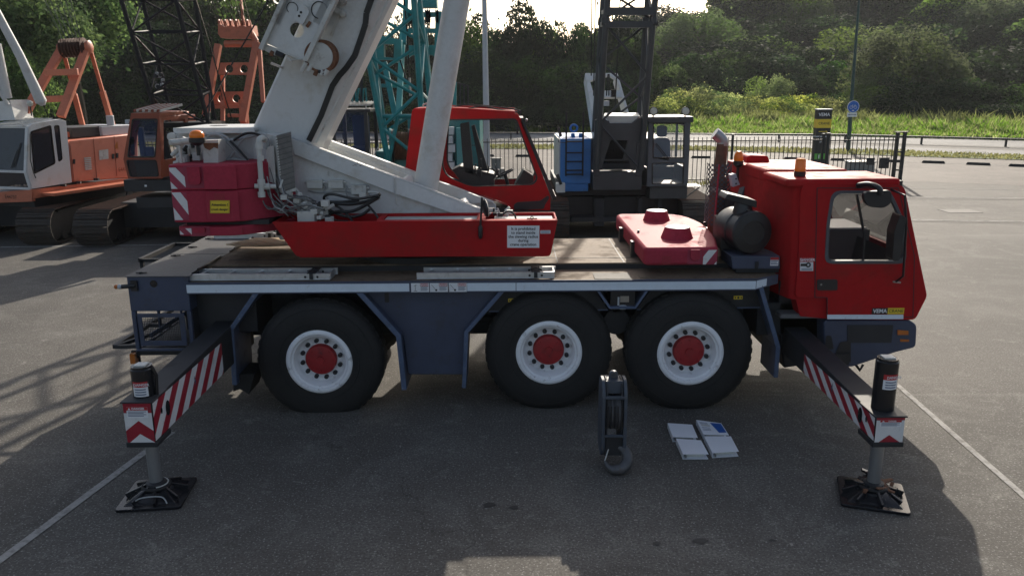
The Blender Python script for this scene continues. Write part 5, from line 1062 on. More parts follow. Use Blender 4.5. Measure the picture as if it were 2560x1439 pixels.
# ---- boom
c0 = P(701, 342, 9.72); d = V((.493, -.065, .868)).normalized(); nn = V((.868, 0, -.493)).normalized(); yy_ = nn.cross(d).normalized()
if yy_.y < 0: yy_ = -yy_
bp_ = lambda a, n, y: c0 + d * a + nn * n + yy_ * y
sec = [(-.345, .03), (-.315, 0), (.345, 0), (.47, .16), (.47, .56), (.32, .76), (-.345, .76)]
b = MB('white_paint'); b.hexa([bp_(-.55, n, y) for n, y in sec], [bp_(9, n, y) for n, y in sec]); bo = b.build('boom', MC, bevel=.012)
b = MB('hose_black'); pts = [(772, 352), (803, 289), (831, 215), (848, 190), (866, 170), (887, 140), (905, 88), (914, 60), (916, 34), (928, 0), (950, -60)]
def onboom(px, py, off=0.):
    r = ray(px, py); o = V((0, 0, H)); t = (c0 - yy_ * off - o).dot(yy_) / r.dot(yy_); return o + r * t
pp = [onboom(x, y, .012) for x, y in pts]
for i in range(len(pp) - 1): b.bar(pp[i], pp[i + 1] + (pp[i + 1] - pp[i]) * .02, .065, .02, up=yy_)
b.build('cable_guard', bo)
b = MB('white_grubby'); a_, c_ = onboom(793, 368, .0), onboom(985, 0, .0); b.bar(onboom(790, 357, .01), onboom(972, -2, .01), .02, .012, up=yy_)
for i in range(9): t = (i + .5) / 9; p = onboom(790 + 182 * t, 357 - 359 * t, .015); b.cyl(p, p - yy_ * .015, .012, 8)
b.use('steel').tube([onboom(677, 158, .03), onboom(708, 170, .01)], .014, 10); b.build('edge_strip', bo)
# jib bracket on the boom side
ob = lambda px, py: onboom(px, py, .30)
b = MB('white_paint'); outer = [ob(664, 108), ob(763, 152), ob(965, -260), ob(848, -300)]
hole = ring(ob(742, 76), nn, d, .078, 20)
b.prismh(outer, [hole], yy_ * .015)
for q0, q1, w_ in (((655, 124), (838, -285), .05), ((766, 152), (962, -258), .055)):
    p0, p1 = ob(*q0), ob(*q1); b.use('white_grubby').bar(p0 - yy_ * .01, p1 - yy_ * .01, w_, .11, up=yy_)
b.bar(ob(660, 112) + yy_ * .1, ob(763, 152) + yy_ * .1, .03, .2, up=yy_); b.bar(ob(790, 60) + yy_ * .15, ob(880, -130) + yy_ * .15, .1, .3, up=yy_); b.bar(ob(690, 60) + yy_ * .15, ob(780, -130) + yy_ * .15, .1, .3, up=yy_)
jb = b.build('jib_bracket', bo, bevel=.006)
b = MB('white_paint'); c = ob(757, 36) - yy_ * .03; q = rrect([c + nn * a2 + d * b2 for a2, b2 in ((-.06, -.09), (.06, -.10), (.07, .06), (.03, .10), (-.04, .10))], .02); b.prism(q, -yy_ * .03); b.use('black_gloss')
for a2, b2 in ((-.01, .015), (-.012, -.03)): p = c + nn * a2 + d * b2 - yy_ * .032; b.cyl(p, p - yy_ * .003, .014, 12)
b.use('black_gloss'); b.tube(ring(ob(731, 21) - yy_ * .005, nn, d, .062, 20)[:15], .004, 6); b.tube(ring(ob(799, 26) - yy_ * .005, nn, d, .09, 24)[3:20], .006, 6); b.use('hose_grey'); b.tube(ring(ob(799, 26) - yy_ * .008, nn, d, .088, 24)[0:7], .006, 6); b.use('rust'); p = ob(777, 55); b.bar(p - yy_ * .02, ob(768, 68) - yy_ * .02, .03, .02, up=yy_); b.build('lock_plate', jb)
b = MB('white_grubby'); c = onboom(799, 141, .30); b.lathe(c, -yy_, [(0, -.2), (.15, -.2), (.15, 0), (.13, .004), (0, .004)], 32); b.use('rust').lathe(c, -yy_, [(.152, -.19), (.178, -.19), (.182, -.13), (.165, -.12), (.165, -.07), (.182, -.06), (.178, .0), (.152, .002)], 32); b.build('guide_roller', jb)
b = MB('white_grubby')
for px, py, l in ((760, 168, .1), (775, 170, .07), (790, 182, .06), (805, 183, .05), (815, 182, .06)): p = ob(px, py); b.use('rust' if px == 790 else 'white_grubby'); b.tube([p + d * l * .6, p - d * l * .6], .024, 10)
b.use('chassis').tube([ob(690, 132), ob(708, 140)], .03, 10); b.tube([ob(796, 178), ob(812, 186)], .02, 10); b.use('white_grubby'); b.prism([ob(662, 112), ob(690, 125), ob(688, 140), ob(660, 126)], yy_ * .12); b.prism([ob(712, 138), ob(728, 148), ob(731, 156), ob(722, 154)], yy_ * .02); b.tube([ob(727, 150), ob(756, 148)], .008, 6); b.use('rust').tube([ob(676, 132), ob(684, 136)], .03, 10); b.build('roller_brackets', jb, bevel=.003)
b = MB('white_grubby')
for px, py in ((858, 5), (857, 35)): p = onboom(px, py, .06); b.lathe(p, -yy_, [(0, -.06), (.035, -.06), (.035, .02), (.02, .025), (0, .025)], 14); b.bar(p + yy_ * .03, p - nn * .12 + yy_ * .03, .06, .05, up=yy_)
b.bar(onboom(848, 40, .01), onboom(828, 90, .01), .035, .02, up=yy_); b.build('pin_lugs', bo)
# ---- lifting cylinder
p0, p1 = P(1062, 480, 10.0), P(1142, 0, 9.9); b = MB('white_paint'); dd = (p1 - p0).normalized(); b.tube([p0 - dd * .35, p0 + dd * 4.5], .153, 36); b.tube([p0 + dd * 4.5, p0 + dd * 7.5], .1, 24); b.lathe((p0 - dd * .35), (0, 1, 0), [(0, -.3), (.18, -.3), (.18, .3), (0, .3)], 24); b.build('lift_cylinder', MC)
# ---- operator's cab
oc = sub('operator_cab', MC); YA, YB = 10.78, 11.62
op = rrect([P(*q, YA) for q in [(1030, 273), (1290, 283), (1302, 296), (1376, 490), (1376, 526), (1270, 524), (1268, 510), (1166, 472), (1086, 452), (1013, 428)]], [.06, .03, .06, .06, .02, .01, .02, .2, .2, .02])
ow = rrect([P(*q, YA) for q in [(1108, 298), (1292, 296), (1346, 448), (1334, 463), (1178, 468), (1116, 442), (1104, 418)]], [.05, .05, .06, .08, .1, .1, .06])
for y, t, nm in ((YA, .045, 'near_side'), (YB, -.045, 'far_side')):
    b = MB('red_paint'); s = V((0, y - YA, 0)); b.prismh([p + s for p in op], [[p + s for p in ow]], (0, t, 0)); sd = b.build(nm, oc, bevel=.004)
    b = MB('black_plastic'); cc = sum((p for p in ow), V()) / len(ow); inn = [cc + (p - cc) * .965 + s for p in ow]; oo = [cc + (p - cc) * 1.0 + s for p in ow]; b.prismh([p + V((0, t * .3, 0)) for p in oo], [[p + V((0, t * .3, 0)) for p in inn]], (0, t * .5, 0)); b.build('window_frame', sd)
    b = MB('glass_clear'); b.poly([p + V((0, t * .5, 0)) for p in inn]); b.build('window', sd, smooth=False)
b = MB('red_paint'); zr_ = P(1030, 273, YA).z; xa_, xf_ = P(1032, 273, YA).x, P(1298, 288, YA).x
b.prism([V((xa_, YA + .02, zr_ - .04)), V((xa_, YA + .02, zr_ + .01)), V((xa_ + .5, YA + .02, zr_ + .02)), V((xf_ - .05, YA + .02, zr_ - .035)), V((xf_ - .05, YA + .02, zr_ - .09))], (0, YB - YA - .04, 0)); b.build('roof', oc, bevel=.02)
b = MB('red_paint'); b.hexa([P(1030, 275, YA) + V((0, .045, 0)), P(1045, 275, YA) + V((0, .045, 0)), P(1030, 428, YA) + V((0, .045, 0)), P(1014, 428, YA) + V((0, .045, 0))], [P(1030, 275, YA) + V((0, YB - YA - .045, 0)), P(1045, 275, YA) + V((0, YB - YA - .045, 0)), P(1030, 428, YA) + V((0, YB - YA - .045, 0)), P(1014, 428, YA) + V((0, YB - YA - .045, 0))]); b.build('rear_wall', oc)
b = MB('black_plastic'); e0, e1 = P(1304, 300, YA), P(1386, 496, YA)
for y in (YA + .03, YB - .03): b.bar(V((e0.x, y, e0.z)), V((e1.x, y, e1.z)), .06, .05)
b.bar((e0.x, YA + .03, e0.z), (e0.x, YB - .03, e0.z), .05, .05); b.bar((e1.x, YA + .03, e1.z), (e1.x, YB - .03, e1.z), .05, .05); b.build('windscreen_frame', oc)
b = MB('glass_clear'); b.poly([(e0.x, YA + .03, e0.z), (e1.x, YA + .03, e1.z), (e1.x, YB - .03, e1.z), (e0.x, YB - .03, e0.z)]); b.build('windscreen', oc, smooth=False)
b = MB('black_plastic'); b.bar(P(1128, 272, YA + .2), P(1290, 282, YA + .2), .02, .02); b.curve([P(1170, 272, YA + .1), P(1200, 266, YA + .1), P(1230, 270, YA + .1), P(1260, 276, YA + .1), P(1295, 280, YA + .1)], .012, 6); b.curve([P(1120, 270, YA + .3), P(1180, 262, YA + .3), P(1290, 274, YA + .3), P(1300, 286, YA + .3)], .01, 6); b.use('steel').tube([P(1058, 272, YA + .3), P(1058, 262, YA + .3), P(1068, 258, YA + .3), P(1078, 264, YA + .3)], .012, 8); b.use('red_paint').tube([P(1110, 265, YA + .4), P(1285, 272, YA + .4), P(1292, 280, YA + .4)], .014, 8); b.build('roof_rail', oc)
b = MB('interior_grey'); yf = YA + .3; b.box(P(1170, 470, yf).x, P(1340, 470, yf).x, YA + .05, YB - .05, P(1200, 482, yf).z, P(1200, 474, yf).z)
b.use('black_plastic'); b.prism([P(1150, 310, yf), P(1172, 305, yf), P(1185, 440, yf), P(1160, 440, yf)], (0, .12, 0)); b.prism([P(1178, 315, yf + .2), P(1186, 312, yf + .2), P(1225, 440, yf + .2), P(1195, 430, yf + .2), P(1195, 400, yf + .2)], (0, .1, 0)); b.prism([P(1130, 425, yf), P(1150, 415, yf), P(1235, 435, yf), P(1235, 470, yf), P(1165, 470, yf)], (0, .45, 0))
rr = random.Random(8)
for i in range(14): p = P(1180 + rr.uniform(0, 65), 425 + rr.uniform(-14, 20), yf - .1); b.tube([p, p + V((rr.uniform(-.03, .03), 0, rr.uniform(.04, .1)))], .01, 6)
b.bar(P(1228, 455, yf), P(1247, 424, yf), .03, .03); b.build('seat', oc, bevel=.01)
b = MB('black_plastic'); c = P(1262, 433, yf + .1); b.tube(ring(c, (.9, 0, .42), (0, 1, 0), .13) + [c + V((.117, 0, .055))], .013, 8); b.tube([c, P(1270, 462, yf + .1)], .025, 8); b.bar(P(1240, 425, yf), P(1247, 440, yf), .03, .03); b.build('steering_wheel', oc)
b = MB('black_plastic'); b.prism(rrect([P(1285, 466, yf - .1), P(1310, 424, yf - .1), P(1334, 440, yf - .1), P(1334, 466, yf - .1)], .02), (0, .4, 0)); b.build('console', oc, bevel=.01)
b = MB('black_plastic'); b.prism(rrect([P(1284, 512, YA - .004), P(1292, 505, YA - .004), P(1350, 502, YA - .004), P(1370, 488, YA - .004), P(1374, 494, YA - .004), P(1362, 512, YA - .004), P(1360, 522, YA - .004), P(1285, 524, YA - .004)], .03), (0, -.012, 0)); b.build('step_recess', oc)
b = MB('red_paint'); b.bar(P(1165, 474, YA - .006), P(1267, 512, YA - .006), .012, .012); b.bar(P(1088, 454, YA - .006), P(1165, 474, YA - .006), .012, .012); b.build('seam', oc); b = MB('black_plastic'); b.tube([P(1293, 318, YA + .06), P(1294, 336, YA + .06)], .014, 8); b.build('grab_bar', oc); b = MB('steel'); b.ball(P(1316, 300, YA + .05), .02); b.build('marker_lamp', oc)
b = MB('chassis'); b.box(P(1020, 500, 11).x, P(1370, 500, 11).x, 10.8, 11.5, zc + .35, P(1300, 520, YA).z); b.build('cab_base', MC)
# round cover plate on the deck
b = MB('cover_tan'); c = P(690, 606, 10.1); pl = [G(565, 612, zc + .1), G(600, 617, zc + .1), G(660, 617, zc + .1), G(730, 614, zc + .1), G(760, 596, zc + .1), G(640, 596, zc + .1)]; b.prism(pl, (0, 0, .012)); b.build('cover_plate', MC)
for x, y in ((640, 600), (720, 600), (680, 596)): pass
# ================================================================ THINGS ON AND BY THE CRANE
def ladder(pa, pb, yn, yf, label, z, rung_n=5):
    xa, xb = P(pa, 690, yn).x, P(pb, 690, yn).x; t = thing('ladder', label, 'ladder', ((xa + xb) / 2, (yn + yf) / 2, z), 'aluminium ladders lying on the crane deck')
    for y, o in ((yn, 0), (yf, .05)):
        b = MB('aluminium'); b.box(xa + o, xb + (o * .6), y - .012, y + .012, z, z + .072); b.box(xa + o, xb + o * .6, y - .02, y + .02, z + .066, z + .074); b.box(xa + o, xb + o * .6, y - .02, y + .02, z - .0, z + .008)
        for k in (-.28, -.14): b.use('chassis').cyl((xb + k, y - .021, z + .036), (xb + k, y - .024, z + .036), .014, 10)
        b.build('rail', t, bevel=.002)
    for k in range(rung_n): x = xa + .12 + k * (xb - xa - .35) / (rung_n - 1); b = MB('aluminium'); b.bar((x, yn + .012, z + .036), (x + .03, yf - .012, z + .036), .032, .028); b.build('rung', t)
    b = MB('chassis'); x = xb - .21; b.box(x - .05, x + .05, yn - .03, yf + .03, z + .075, z + .082); b.box(x - .02, x + .02, yn - .035, yn - .021, z + .01, z + .08); b.tube([(x - .06, yn + .05, z + .09), (x, yn + .1, z + .1), (x + .07, yn + .06, z + .085)], .008, 6); b.build('bracket', t, bevel=.002)
    b = MB('aluminium'); b.box(xb - .008, xb + .008, yn + .013, yf - .013, z, z + .07); b.build('end_bar', t)
ladder(462, 825, 8.84, 9.12, 'aluminium ladder lying flat beside the grey rear box', zn + .012); ladder(1042, 1385, 8.84, 9.12, 'aluminium ladder lying below the prohibition sign in the middle of the deck', zn + .012)
t_ = ladder(545, 720, 11.05, 11.3, 'short aluminium ladder seen between the counterweight and the red side tray', zn + .09)
# pink slab on the deck
zt = 1.93; slab = thing('counterweight_slab', 'faded red slab counterweight with two round bosses lying on the deck', 'counterweight', (G(1680, 600, zt).x, 10.2, zc + .06))
tp = [G(x, y, zt) for x, y in [(1611, 620), (1540, 537), (1548, 534), (1700, 533), (1757, 556), (1790, 590), (1796, 618)]]
pl = rrect(tp, [.08, .06, .05, .4, .3, .25, .06]); zb = P(1680, 664, tp[0].y).z; b = MB('red_faded'); b.prism([V((p.x, p.y, zb)) for p in pl], (0, 0, zt - zb)); sb = b.build('slab', slab, bevel=.035)
for px, py, r in ((1641, 550, .19), (1692, 594, .20)):
    c = G(px, py, zt); b = MB('red_faded'); b.lathe(c, (0, 0, 1), [(r, -.01), (r * .75, .13), (r * .68, .137), (r * .45, .137), (r * .42, .05), (0, .05)], 32); b.use('stripe_white').lathe(c, (0, 0, 1), [(r * .74, .134), (r * .7, .1385), (r * .46, .1385), (r * .44, .134)], 32); b.use('black_gloss').lathe(c, (0, 0, 1), [(r * .4, .139), (r * .2, .1392), (0, .139)], 9); b.build('boss', slab)
y_ = tp[0].y; e0, e1 = tp[0], tp[-1]; pf = lambda t: e0.lerp(e1, t)
dv = (e1 - e0); nv = V((dv.y, -dv.x, 0)).normalized()
b = MB('stripe_white'); b.stripes(V((0, 0, zb - zt + .01)) + pf(.80) + nv * .004, (pf(.985) - pf(.80)), (0, 0, zt - zb - .04), 1.6, -.8, 'stripe_red2', 'stripe_white', .25); b.build('warning_board', slab, smooth=False)
b = MB('red_faded'); q = [pf(.62), pf(.75)]; qq = [q[0] + V((0, 0, zb - zt + .06)), q[1] + V((0, 0, zb - zt + .06)), q[1] + V((0, 0, -.02)), q[0] + V((0, 0, -.02))]; b.prism(rrect([p + nv * .002 for p in qq], [.05, .05, .01, .01]), nv * .03); b.use('stripe_red2'); q = [pf(.585), pf(.785)]; b.poly([q[0] + nv * .002 + V((0, 0, zb - zt + .02)), q[1] + nv * .002 + V((0, 0, zb - zt + .02)), q[1] + nv * .002 + V((0, 0, -.03)), q[0] + nv * .002 + V((0, 0, -.03))]); b.build('lifting_lug', slab, bevel=.008)
b = MB('stripe_red'); q = [pf(.24), pf(.36)]; o_ = q[0] + nv * .003 + V((0, 0, -.19)); b.poly([o_, o_ + (q[1] - q[0]), o_ + (q[1] - q[0]) + V((0, 0, .09)), o_ + V((0, 0, .09))]); b.text('387', o_ + (q[1] - q[0]) * .5 + V((0, 0, .045)) + nv * .003, q[1] - q[0], (0, 0, 1), .065, 'red_faded', .02); b.build('cast_plate', slab, smooth=False)
for px, py in ((1564, 585), (1594, 620)): p = G(px, py, zc + .1); b = MB('black_plastic'); b.box(p.x - .09, p.x + .06, p.y - .06, p.y + .06, zc + .001, zt - .06); b.build('support_block', MC, bevel=.004)
b = MB('black_plastic'); c = G(1762, 560, zt); b.cyl(c, c + V((0, 0, .03)), .02, 10); c = G(1596, 581, zt); b.cyl(c, c + V((0, 0, .03)), .016, 10); c = G(1755, 572, zt); b.lathe(c + V((0, 0, .002)), (0, 0, 1), [(0, 0), (.05, 0)], 16); b.build('bolts', slab)
# hook block
YH = 7.42; hk = thing('hook_block', 'dark blue hook block standing upright on the asphalt before the wheels', 'hook', (P(1532, 1100, YH).x, YH, 0))
zt, zb = P(1531, 942, YH).z, P(1531, 1128, YH).z; xm = P(1531, 1030, YH).x; w2 = P(1562, 1030, YH).x - xm
for s in (-1, 1):
    b = MB('block_blue'); oval = [(xm + s * w2, YH - .17, zb + .1), (xm + s * w2, YH - .1, zb), (xm + s * w2, YH + .1, zb), (xm + s * w2, YH + .17, zb + .1), (xm + s * w2, YH + .17, zt - .12), (xm + s * w2, YH + .08, zt), (xm + s * w2, YH - .08, zt), (xm + s * w2, YH - .17, zt - .12)]
    b.prism(rrect(oval, .05), (-s * .035, 0, 0)); b.use('chassis').prism(rrect([V((p[0] - s * .04, p[1] * .9 + YH * .1, p[2])) for p in oval], .05), (-s * .02, 0, 0)); b.build('cheek_plate', hk, bevel=.006)
b = MB('hook_steel'); zc2 = (zt + zb) / 2 + .05; b.lathe((xm - w2 + .06, YH, zc2), (1, 0, 0), [(0, 0), (.19, 0), (.175, .02), (.19, .04), (.19, .05), (.175, .07), (.19, .09), (.19, (w2 - .06) * 2), (0, (w2 - .06) * 2)], 36); b.build('sheave', hk)
b = MB('black_plastic')
for k in range(5): x = xm - w2 * .55 + k * w2 * .27; b.tube([(x, YH - .18, zc2 + .12), (x, YH - .192, zc2), (x, YH - .17, zc2 - .12)], .008, 6)
b.build('rope', hk)
b = MB('block_blue'); b.box(xm - w2 + .03, xm + w2 - .03, YH - .17, YH - .14, zt - .17, zt - .14); b.build('tie_bar', hk, bevel=.004); b = MB('chassis'); b.box(xm - w2 + .036, xm + w2 - .036, YH - .15, YH - .13, zb + .03, zb + .23); b.build('lower_guard', hk); b = MB('block_blue'); b.box(xm - w2 + .03, xm + w2 - .03, YH - .185, YH - .165, zb + .24, zb + .265); b.build('tie_bar', hk, bevel=.004); b = MB('block_blue'); b.box(xm - w2 + .04, xm + w2 - .04, YH - .09, YH + .09, zt - .14, zt - .01)
b.build('crosshead', hk, bevel=.004); b = MB('block_blue'); b.prism(rrect([V((xm - .045, YH - .02, zt - .02)), V((xm + .045, YH - .02, zt - .02)), V((xm + .04, YH - .02, zt + .07)), V((xm - .04, YH - .02, zt + .07))], [.0, 0, .04, .04]), (0, .04, 0)); b.use('hook_steel').lathe((xm, YH - .021, zt + .035), (0, -1, 0), [(.012, 0), (.03, 0), (.03, .012), (.012, .012)], 16); b.build('top_lug', hk, bevel=.004)
b = MB('hook_steel'); c = V((P(1541, 1150, YH - .2).x, G(1541, 1176, .04).y + .075, .045 + .10)); T = V((0, .62, .785)); X = V((1, 0, 0))
pts, rad = [], []
for i in range(25):
    a = R(112 - i * 11.6); rr_ = .112 + .006 * (i > 18); pts.append(c + X * rr_ * cos(a) + T * rr_ * 1.05 * sin(a)); w_ = sin(min(1, i / 24) * pi)
    rad.append(.034 + .024 * w_ if i < 20 else .042 - (i - 19) * .006)
b.tube([V((xm, YH - .04, zb + .14)), V((xm - .01, YH - .07, zb + .05))] + pts, [.05, .048] + rad, 14); b.use('steel').tube([pts[1] + V((-.04, -.02, .02)), pts[-1] + V((.0, 0, .0))], .007, 6); b.lathe((xm, YH - .03, zb + .1), (0, 0, 1), [(0, -.03), (.085, -.03), (.085, .05), (0, .05)], 20); b.build('hook', hk)
# ring binders
def binder(q, label, kind):
    zt = .062; tp = [G(x, y, zt) for x, y in q]; t = thing('binder', label, 'binder', (sum(p.x for p in tp) / 4, sum(p.y for p in tp) / 4, 0), 'ring binders laid out on the asphalt')
    dn = lambda p, z: V((p.x, p.y, z)); sx = (tp[1] - tp[0]) * .0
    b = MB('book_white'); b.prism([dn(p, .003) for p in tp], (0, 0, .004)); b.prism([dn(p, zt - .004) for p in tp], (0, 0, .004))
    e = (tp[1] - tp[0]).normalized() * .005; b.hexa([dn(tp[3], .007), dn(tp[3] + e, .007), dn(tp[0] + e, .007), dn(tp[0], .007)], [dn(tp[3], zt - .004), dn(tp[3] + e, zt - .004), dn(tp[0] + e, zt - .004), dn(tp[0], zt - .004)])
    if kind == 'print':
        L_ = lambda u, v: dn(tp[0].lerp(tp[1], u).lerp(tp[3].lerp(tp[2], u), v), zt + .001); b.use('book_blue').poly([L_(.52, .1), L_(.97, .05), L_(.97, .8), L_(.66, .85)])
        b.use('label_print')
        for v in (.15, .22, .5, .6, .68): b.poly([L_(.08, v), L_(.4, v), L_(.4, v + .03), L_(.08, v + .03)])
        b.use('book_paper'); b.poly([L_(.1, .28), L_(.45, .28), L_(.45, .42), L_(.1, .42)])
    b.build('cover', t, smooth=False)
    b = MB('book_paper'); c = sum(tp, V()) / 4; b.prism([dn(c + (p - c) * .72, .008) for p in tp], (0, 0, zt - .022)); b.build('pages', t, smooth=False)
    b = MB('steel'); m_ = tp[3].lerp(tp[2], .12); b.tube([dn(m_, .02), dn(m_, .045)], .008, 8); b.build('ring_clip', t)
binder([(1669, 1056.5), (1730.5, 1060.5), (1744.5, 1093), (1682, 1091)], 'closed white binder at the back left of the four, next to the hook', 'plain')
binder([(1690, 1095.5), (1752.5, 1099.5), (1771.5, 1134), (1707.5, 1134)], 'white binder at the front left of the four, nearest the viewer on that side', 'plain')
binder([(1740.5, 1048.5), (1803, 1057), (1822.3, 1086.5), (1758.6, 1085)], 'worn binder with a blue printed cover among the plain white ones', 'print')
binder([(1760, 1089.5), (1827, 1089.5), (1847, 1127), (1781, 1131)], 'white binder in front of the blue printed one', 'plain')
# ================================================================ CRAWLER CRANES BEHIND
def track(par, cx, yf, length, w, h, mt='track_steel', top='track_rust', name='track'):
    r = h / 2 - .03; b = MB(mt); y0, y1 = yf + r, yf + length - r; per = 2 * (y1 - y0) + 2 * pi * r; n = int(per / .175)
    for i in range(n):
        s = per * i / n
        if s < y1 - y0: p, a = (y0 + s, 2 * r + .03), 0.
        elif s < y1 - y0 + pi * r: t = (s - (y1 - y0)) / r; p, a = (y1 + sin(t) * r, r + .03 + cos(t) * r), -t
        elif s < 2 * (y1 - y0) + pi * r: p, a = (y1 - (s - (y1 - y0) - pi * r), .03), pi
        else: t = (s - 2 * (y1 - y0) - pi * r) / r; p, a = (y0 - sin(t) * r, r + .03 - cos(t) * r), pi - t
        d = V((0, cos(a), sin(a))); nn_ = V((0, -sin(a), cos(a))); c = V((cx, p[0], p[1])); X = V((w / 2, 0, 0))
        b.use(top if abs(a) < .35 else mt)
        b.hexa([c - X - d * .078 - nn_ * .012, c + X - d * .078 - nn_ * .012, c + X + d * .078 - nn_ * .012, c - X + d * .078 - nn_ * .012], [c - X - d * .078 + nn_ * .012, c + X - d * .078 + nn_ * .012, c + X + d * .078 + nn_ * .012, c - X + d * .078 + nn_ * .012])
        for e in (-.06, .02): q = c + d * e; b.hexa([q - X + nn_ * .012, q + X + nn_ * .012, q + X + d * .014 + nn_ * .012, q - X + d * .014 + nn_ * .012], [q - X + nn_ * .032, q + X + nn_ * .032, q + X + d * .01 + nn_ * .032, q - X + d * .01 + nn_ * .032])
    o = b.build(name, par, smooth=False)
    b = MB('chassis'); b.hexa([(cx - w * .32, y0 + .25, .16), (cx + w * .32, y0 + .25, .16), (cx + w * .32, y1 - .25, .16), (cx - w * .32, y1 - .25, .16)], [(cx - w * .32, y0 + .25, h - .12), (cx + w * .32, y0 + .25, h - .12), (cx + w * .32, y1 - .25, h - .12), (cx - w * .32, y1 - .25, h - .12)])
    for y in (y0, y1): b.cyl((cx - w * .34, y, h / 2), (cx + w * .34, y, h / 2), r * .82, 20)
    k = int((y1 - y0) / .42)
    for i in range(k): y = y0 + .35 + i * .42; b.cyl((cx - w * .36, y, .15), (cx + w * .36, y, .15), .11, 14)
    b.build('track_frame', par); return o
def qs(pl, plane): return [Q(x, y, *plane) for x, y in pl]
def thick(mb, pts, d): return mb.prism(pts, d)
# ---- white and orange crane at the far left
CA = G(82, 492, 1.2); u = V((.31, .95, 0)).normalized(); sL = V((-u.y, u.x, 0))
A = thing('crawler_crane', 'white and orange crawler crane partly cut off at the far left', 'crane', (-13., 21.5, 0))
track(A, -11.75, 19.25, 5.0, .86, .92); track(A, -14.35, 19.25, 5.0, .86, .92)
b = MB('chassis'); b.box(-14.2, -11.9, 20.6, 22.9, .3, .85); b.lathe((-13.05, 21.7, .85), (0, 0, 1), [(0, 0), (.8, 0), (.8, .28), (0, .28)], 32); b.hexa([CA + sL * .1 + u * .1 - V((0, 0, .28)), CA + sL * 2.4 + u * .1 - V((0, 0, .28)), CA + sL * 2.4 + u * 4 - V((0, 0, .28)), CA + sL * .1 + u * 4 - V((0, 0, .28))], [CA + sL * .1 + u * .1 - V((0, 0, .02)), CA + sL * 2.4 + u * .1 - V((0, 0, .02)), CA + sL * 2.4 + u * 4 - V((0, 0, .02)), CA + sL * .1 + u * 4 - V((0, 0, .02))]); b.build('undercarriage', A)
S = ((CA.x, CA.y), (u.x, u.y)); Fp = ((CA.x, CA.y), (sL.x, sL.y))
z_c = Q(81, 471, *S).z
b = MB('orange_paint'); q = qs([(81, 474), (345, 442), (345, 458), (81, 496)], S); b.prism([p - sL * .05 for p in q], sL * .12)
q = qs([(84, 474), (-40, 482), (-40, 508), (84, 503)], Fp); b.prism([p - u * .05 for p in q], u * .1)
q = qs([(100, 487), (325, 455)], S); b.hexa([q[0], q[1], q[1] - sL * .45 + V((0, 0, -.02)), q[0] - sL * .45 + V((0, 0, -.02))], [p + V((0, 0, .05)) for p in (q[0], q[1], q[1] - sL * .45, q[0] - sL * .45)])
b.use('label_black'); o_ = Q(32, 492, *Fp) - u * .056; b.text('E44737', o_, -sL, (0, 0, 1), .13, 'label_black', .0); b.build('deck', A, bevel=.006)
cab = sub('cab', A); side = qs([(72, 318), (80, 310), (150, 298), (165, 303), (180, 456), (81, 472), (68, 430)], S)
w1 = rrect(qs([(76, 330), (127, 314), (138, 408), (85, 434)], S), .06); w2 = rrect(qs([(135, 315), (148, 314), (156, 398), (146, 404)], S), [.05, .05, .05, .05])
b = MB('white_paint'); b.prismh(side, [w1, w2], sL * .05); b.build('side_wall', cab, bevel=.008)
for w_, nm in ((w1, 'door_window'), (w2, 'rear_window')):
    b = MB('black_gloss'); cc = sum(w_, V()) / len(w_); b.prismh([cc + (p - cc) * 1.03 - sL * .006 for p in w_], [[cc + (p - cc) * .93 - sL * .006 for p in w_]], sL * .03); b.use('glass_dark').poly([cc + (p - cc) * .95 + sL * .02 for p in w_]); b.build(nm, cab, smooth=False)
b = MB('white_paint'); top = [Q(72, 318, *S), Q(150, 298, *S), Q(165, 303, *S)]
wq = 1.15; b.hexa([p + sL * .05 for p in (top[0], top[1], top[1] - V((0, 0, .05)), top[0] - V((0, 0, .05)))], [p + sL * wq for p in (top[0], top[1], top[1] - V((0, 0, .05)), top[0] - V((0, 0, .05)))])
b.prism([p + sL * (wq - .05) for p in side], sL * .05); bk = [Q(165, 305, *S), Q(180, 455, *S)]; b.hexa([bk[0] + sL * .05, bk[1] + sL * .05, bk[1] + sL * wq, bk[0] + sL * wq], [p - u * .05 for p in (bk[0] + sL * .05, bk[1] + sL * .05, bk[1] + sL * wq, bk[0] + sL * wq)])
ft = Q(72, 318, *S); fb = Q(68, 430, *S); fbb = Q(81, 472, *S); f0 = lambda p, s, d=0.: p + sL * s + u * d
for p0, p1, w_ in ((ft, fb, .07), (fb, fbb, .07)):
    for s in (.05, wq - .02): b.bar(f0(p0, s), f0(p1, s), w_)
for p0 in (ft, fb, fbb): b.bar(f0(p0, .05), f0(p0, wq), .06)
b.build('cab_frame', cab, bevel=.006)
b = MB('glass_dark'); b.poly([f0(ft, .06), f0(fb, .06), f0(fb, wq - .03), f0(ft, wq - .03)]); b.build('windscreen', cab, smooth=False); b = MB('glass_dark'); b.poly([f0(fb, .06), f0(fbb, .06), f0(fbb, wq - .03), f0(fb, wq - .03)]); b.build('lower_window', cab, smooth=False)
b = MB('black_plastic'); b.bar(f0(fb.lerp(ft, .1), .4, -.02), f0(fb.lerp(ft, .65), .22, -.02), .02, .015); b.bar(f0(fb.lerp(ft, .08), .5, -.02), f0(fb.lerp(ft, .5), .3, -.02), .02, .015); b.tube([Q(74, 335, *S) - sL * .02, Q(72, 400, *S) - sL * .05, Q(80, 432, *S) - sL * .05, Q(88, 445, *S) - sL * .02], .012, 6); b.build('wiper', cab)
b = MB('white_grubby'); zt = ft.z
for i in range(9): p = f0(ft, .1 + i * .12, -.1) + V((0, 0, .06)); b.bar(p, p + u * .9 + V((0, 0, .12)), .015)
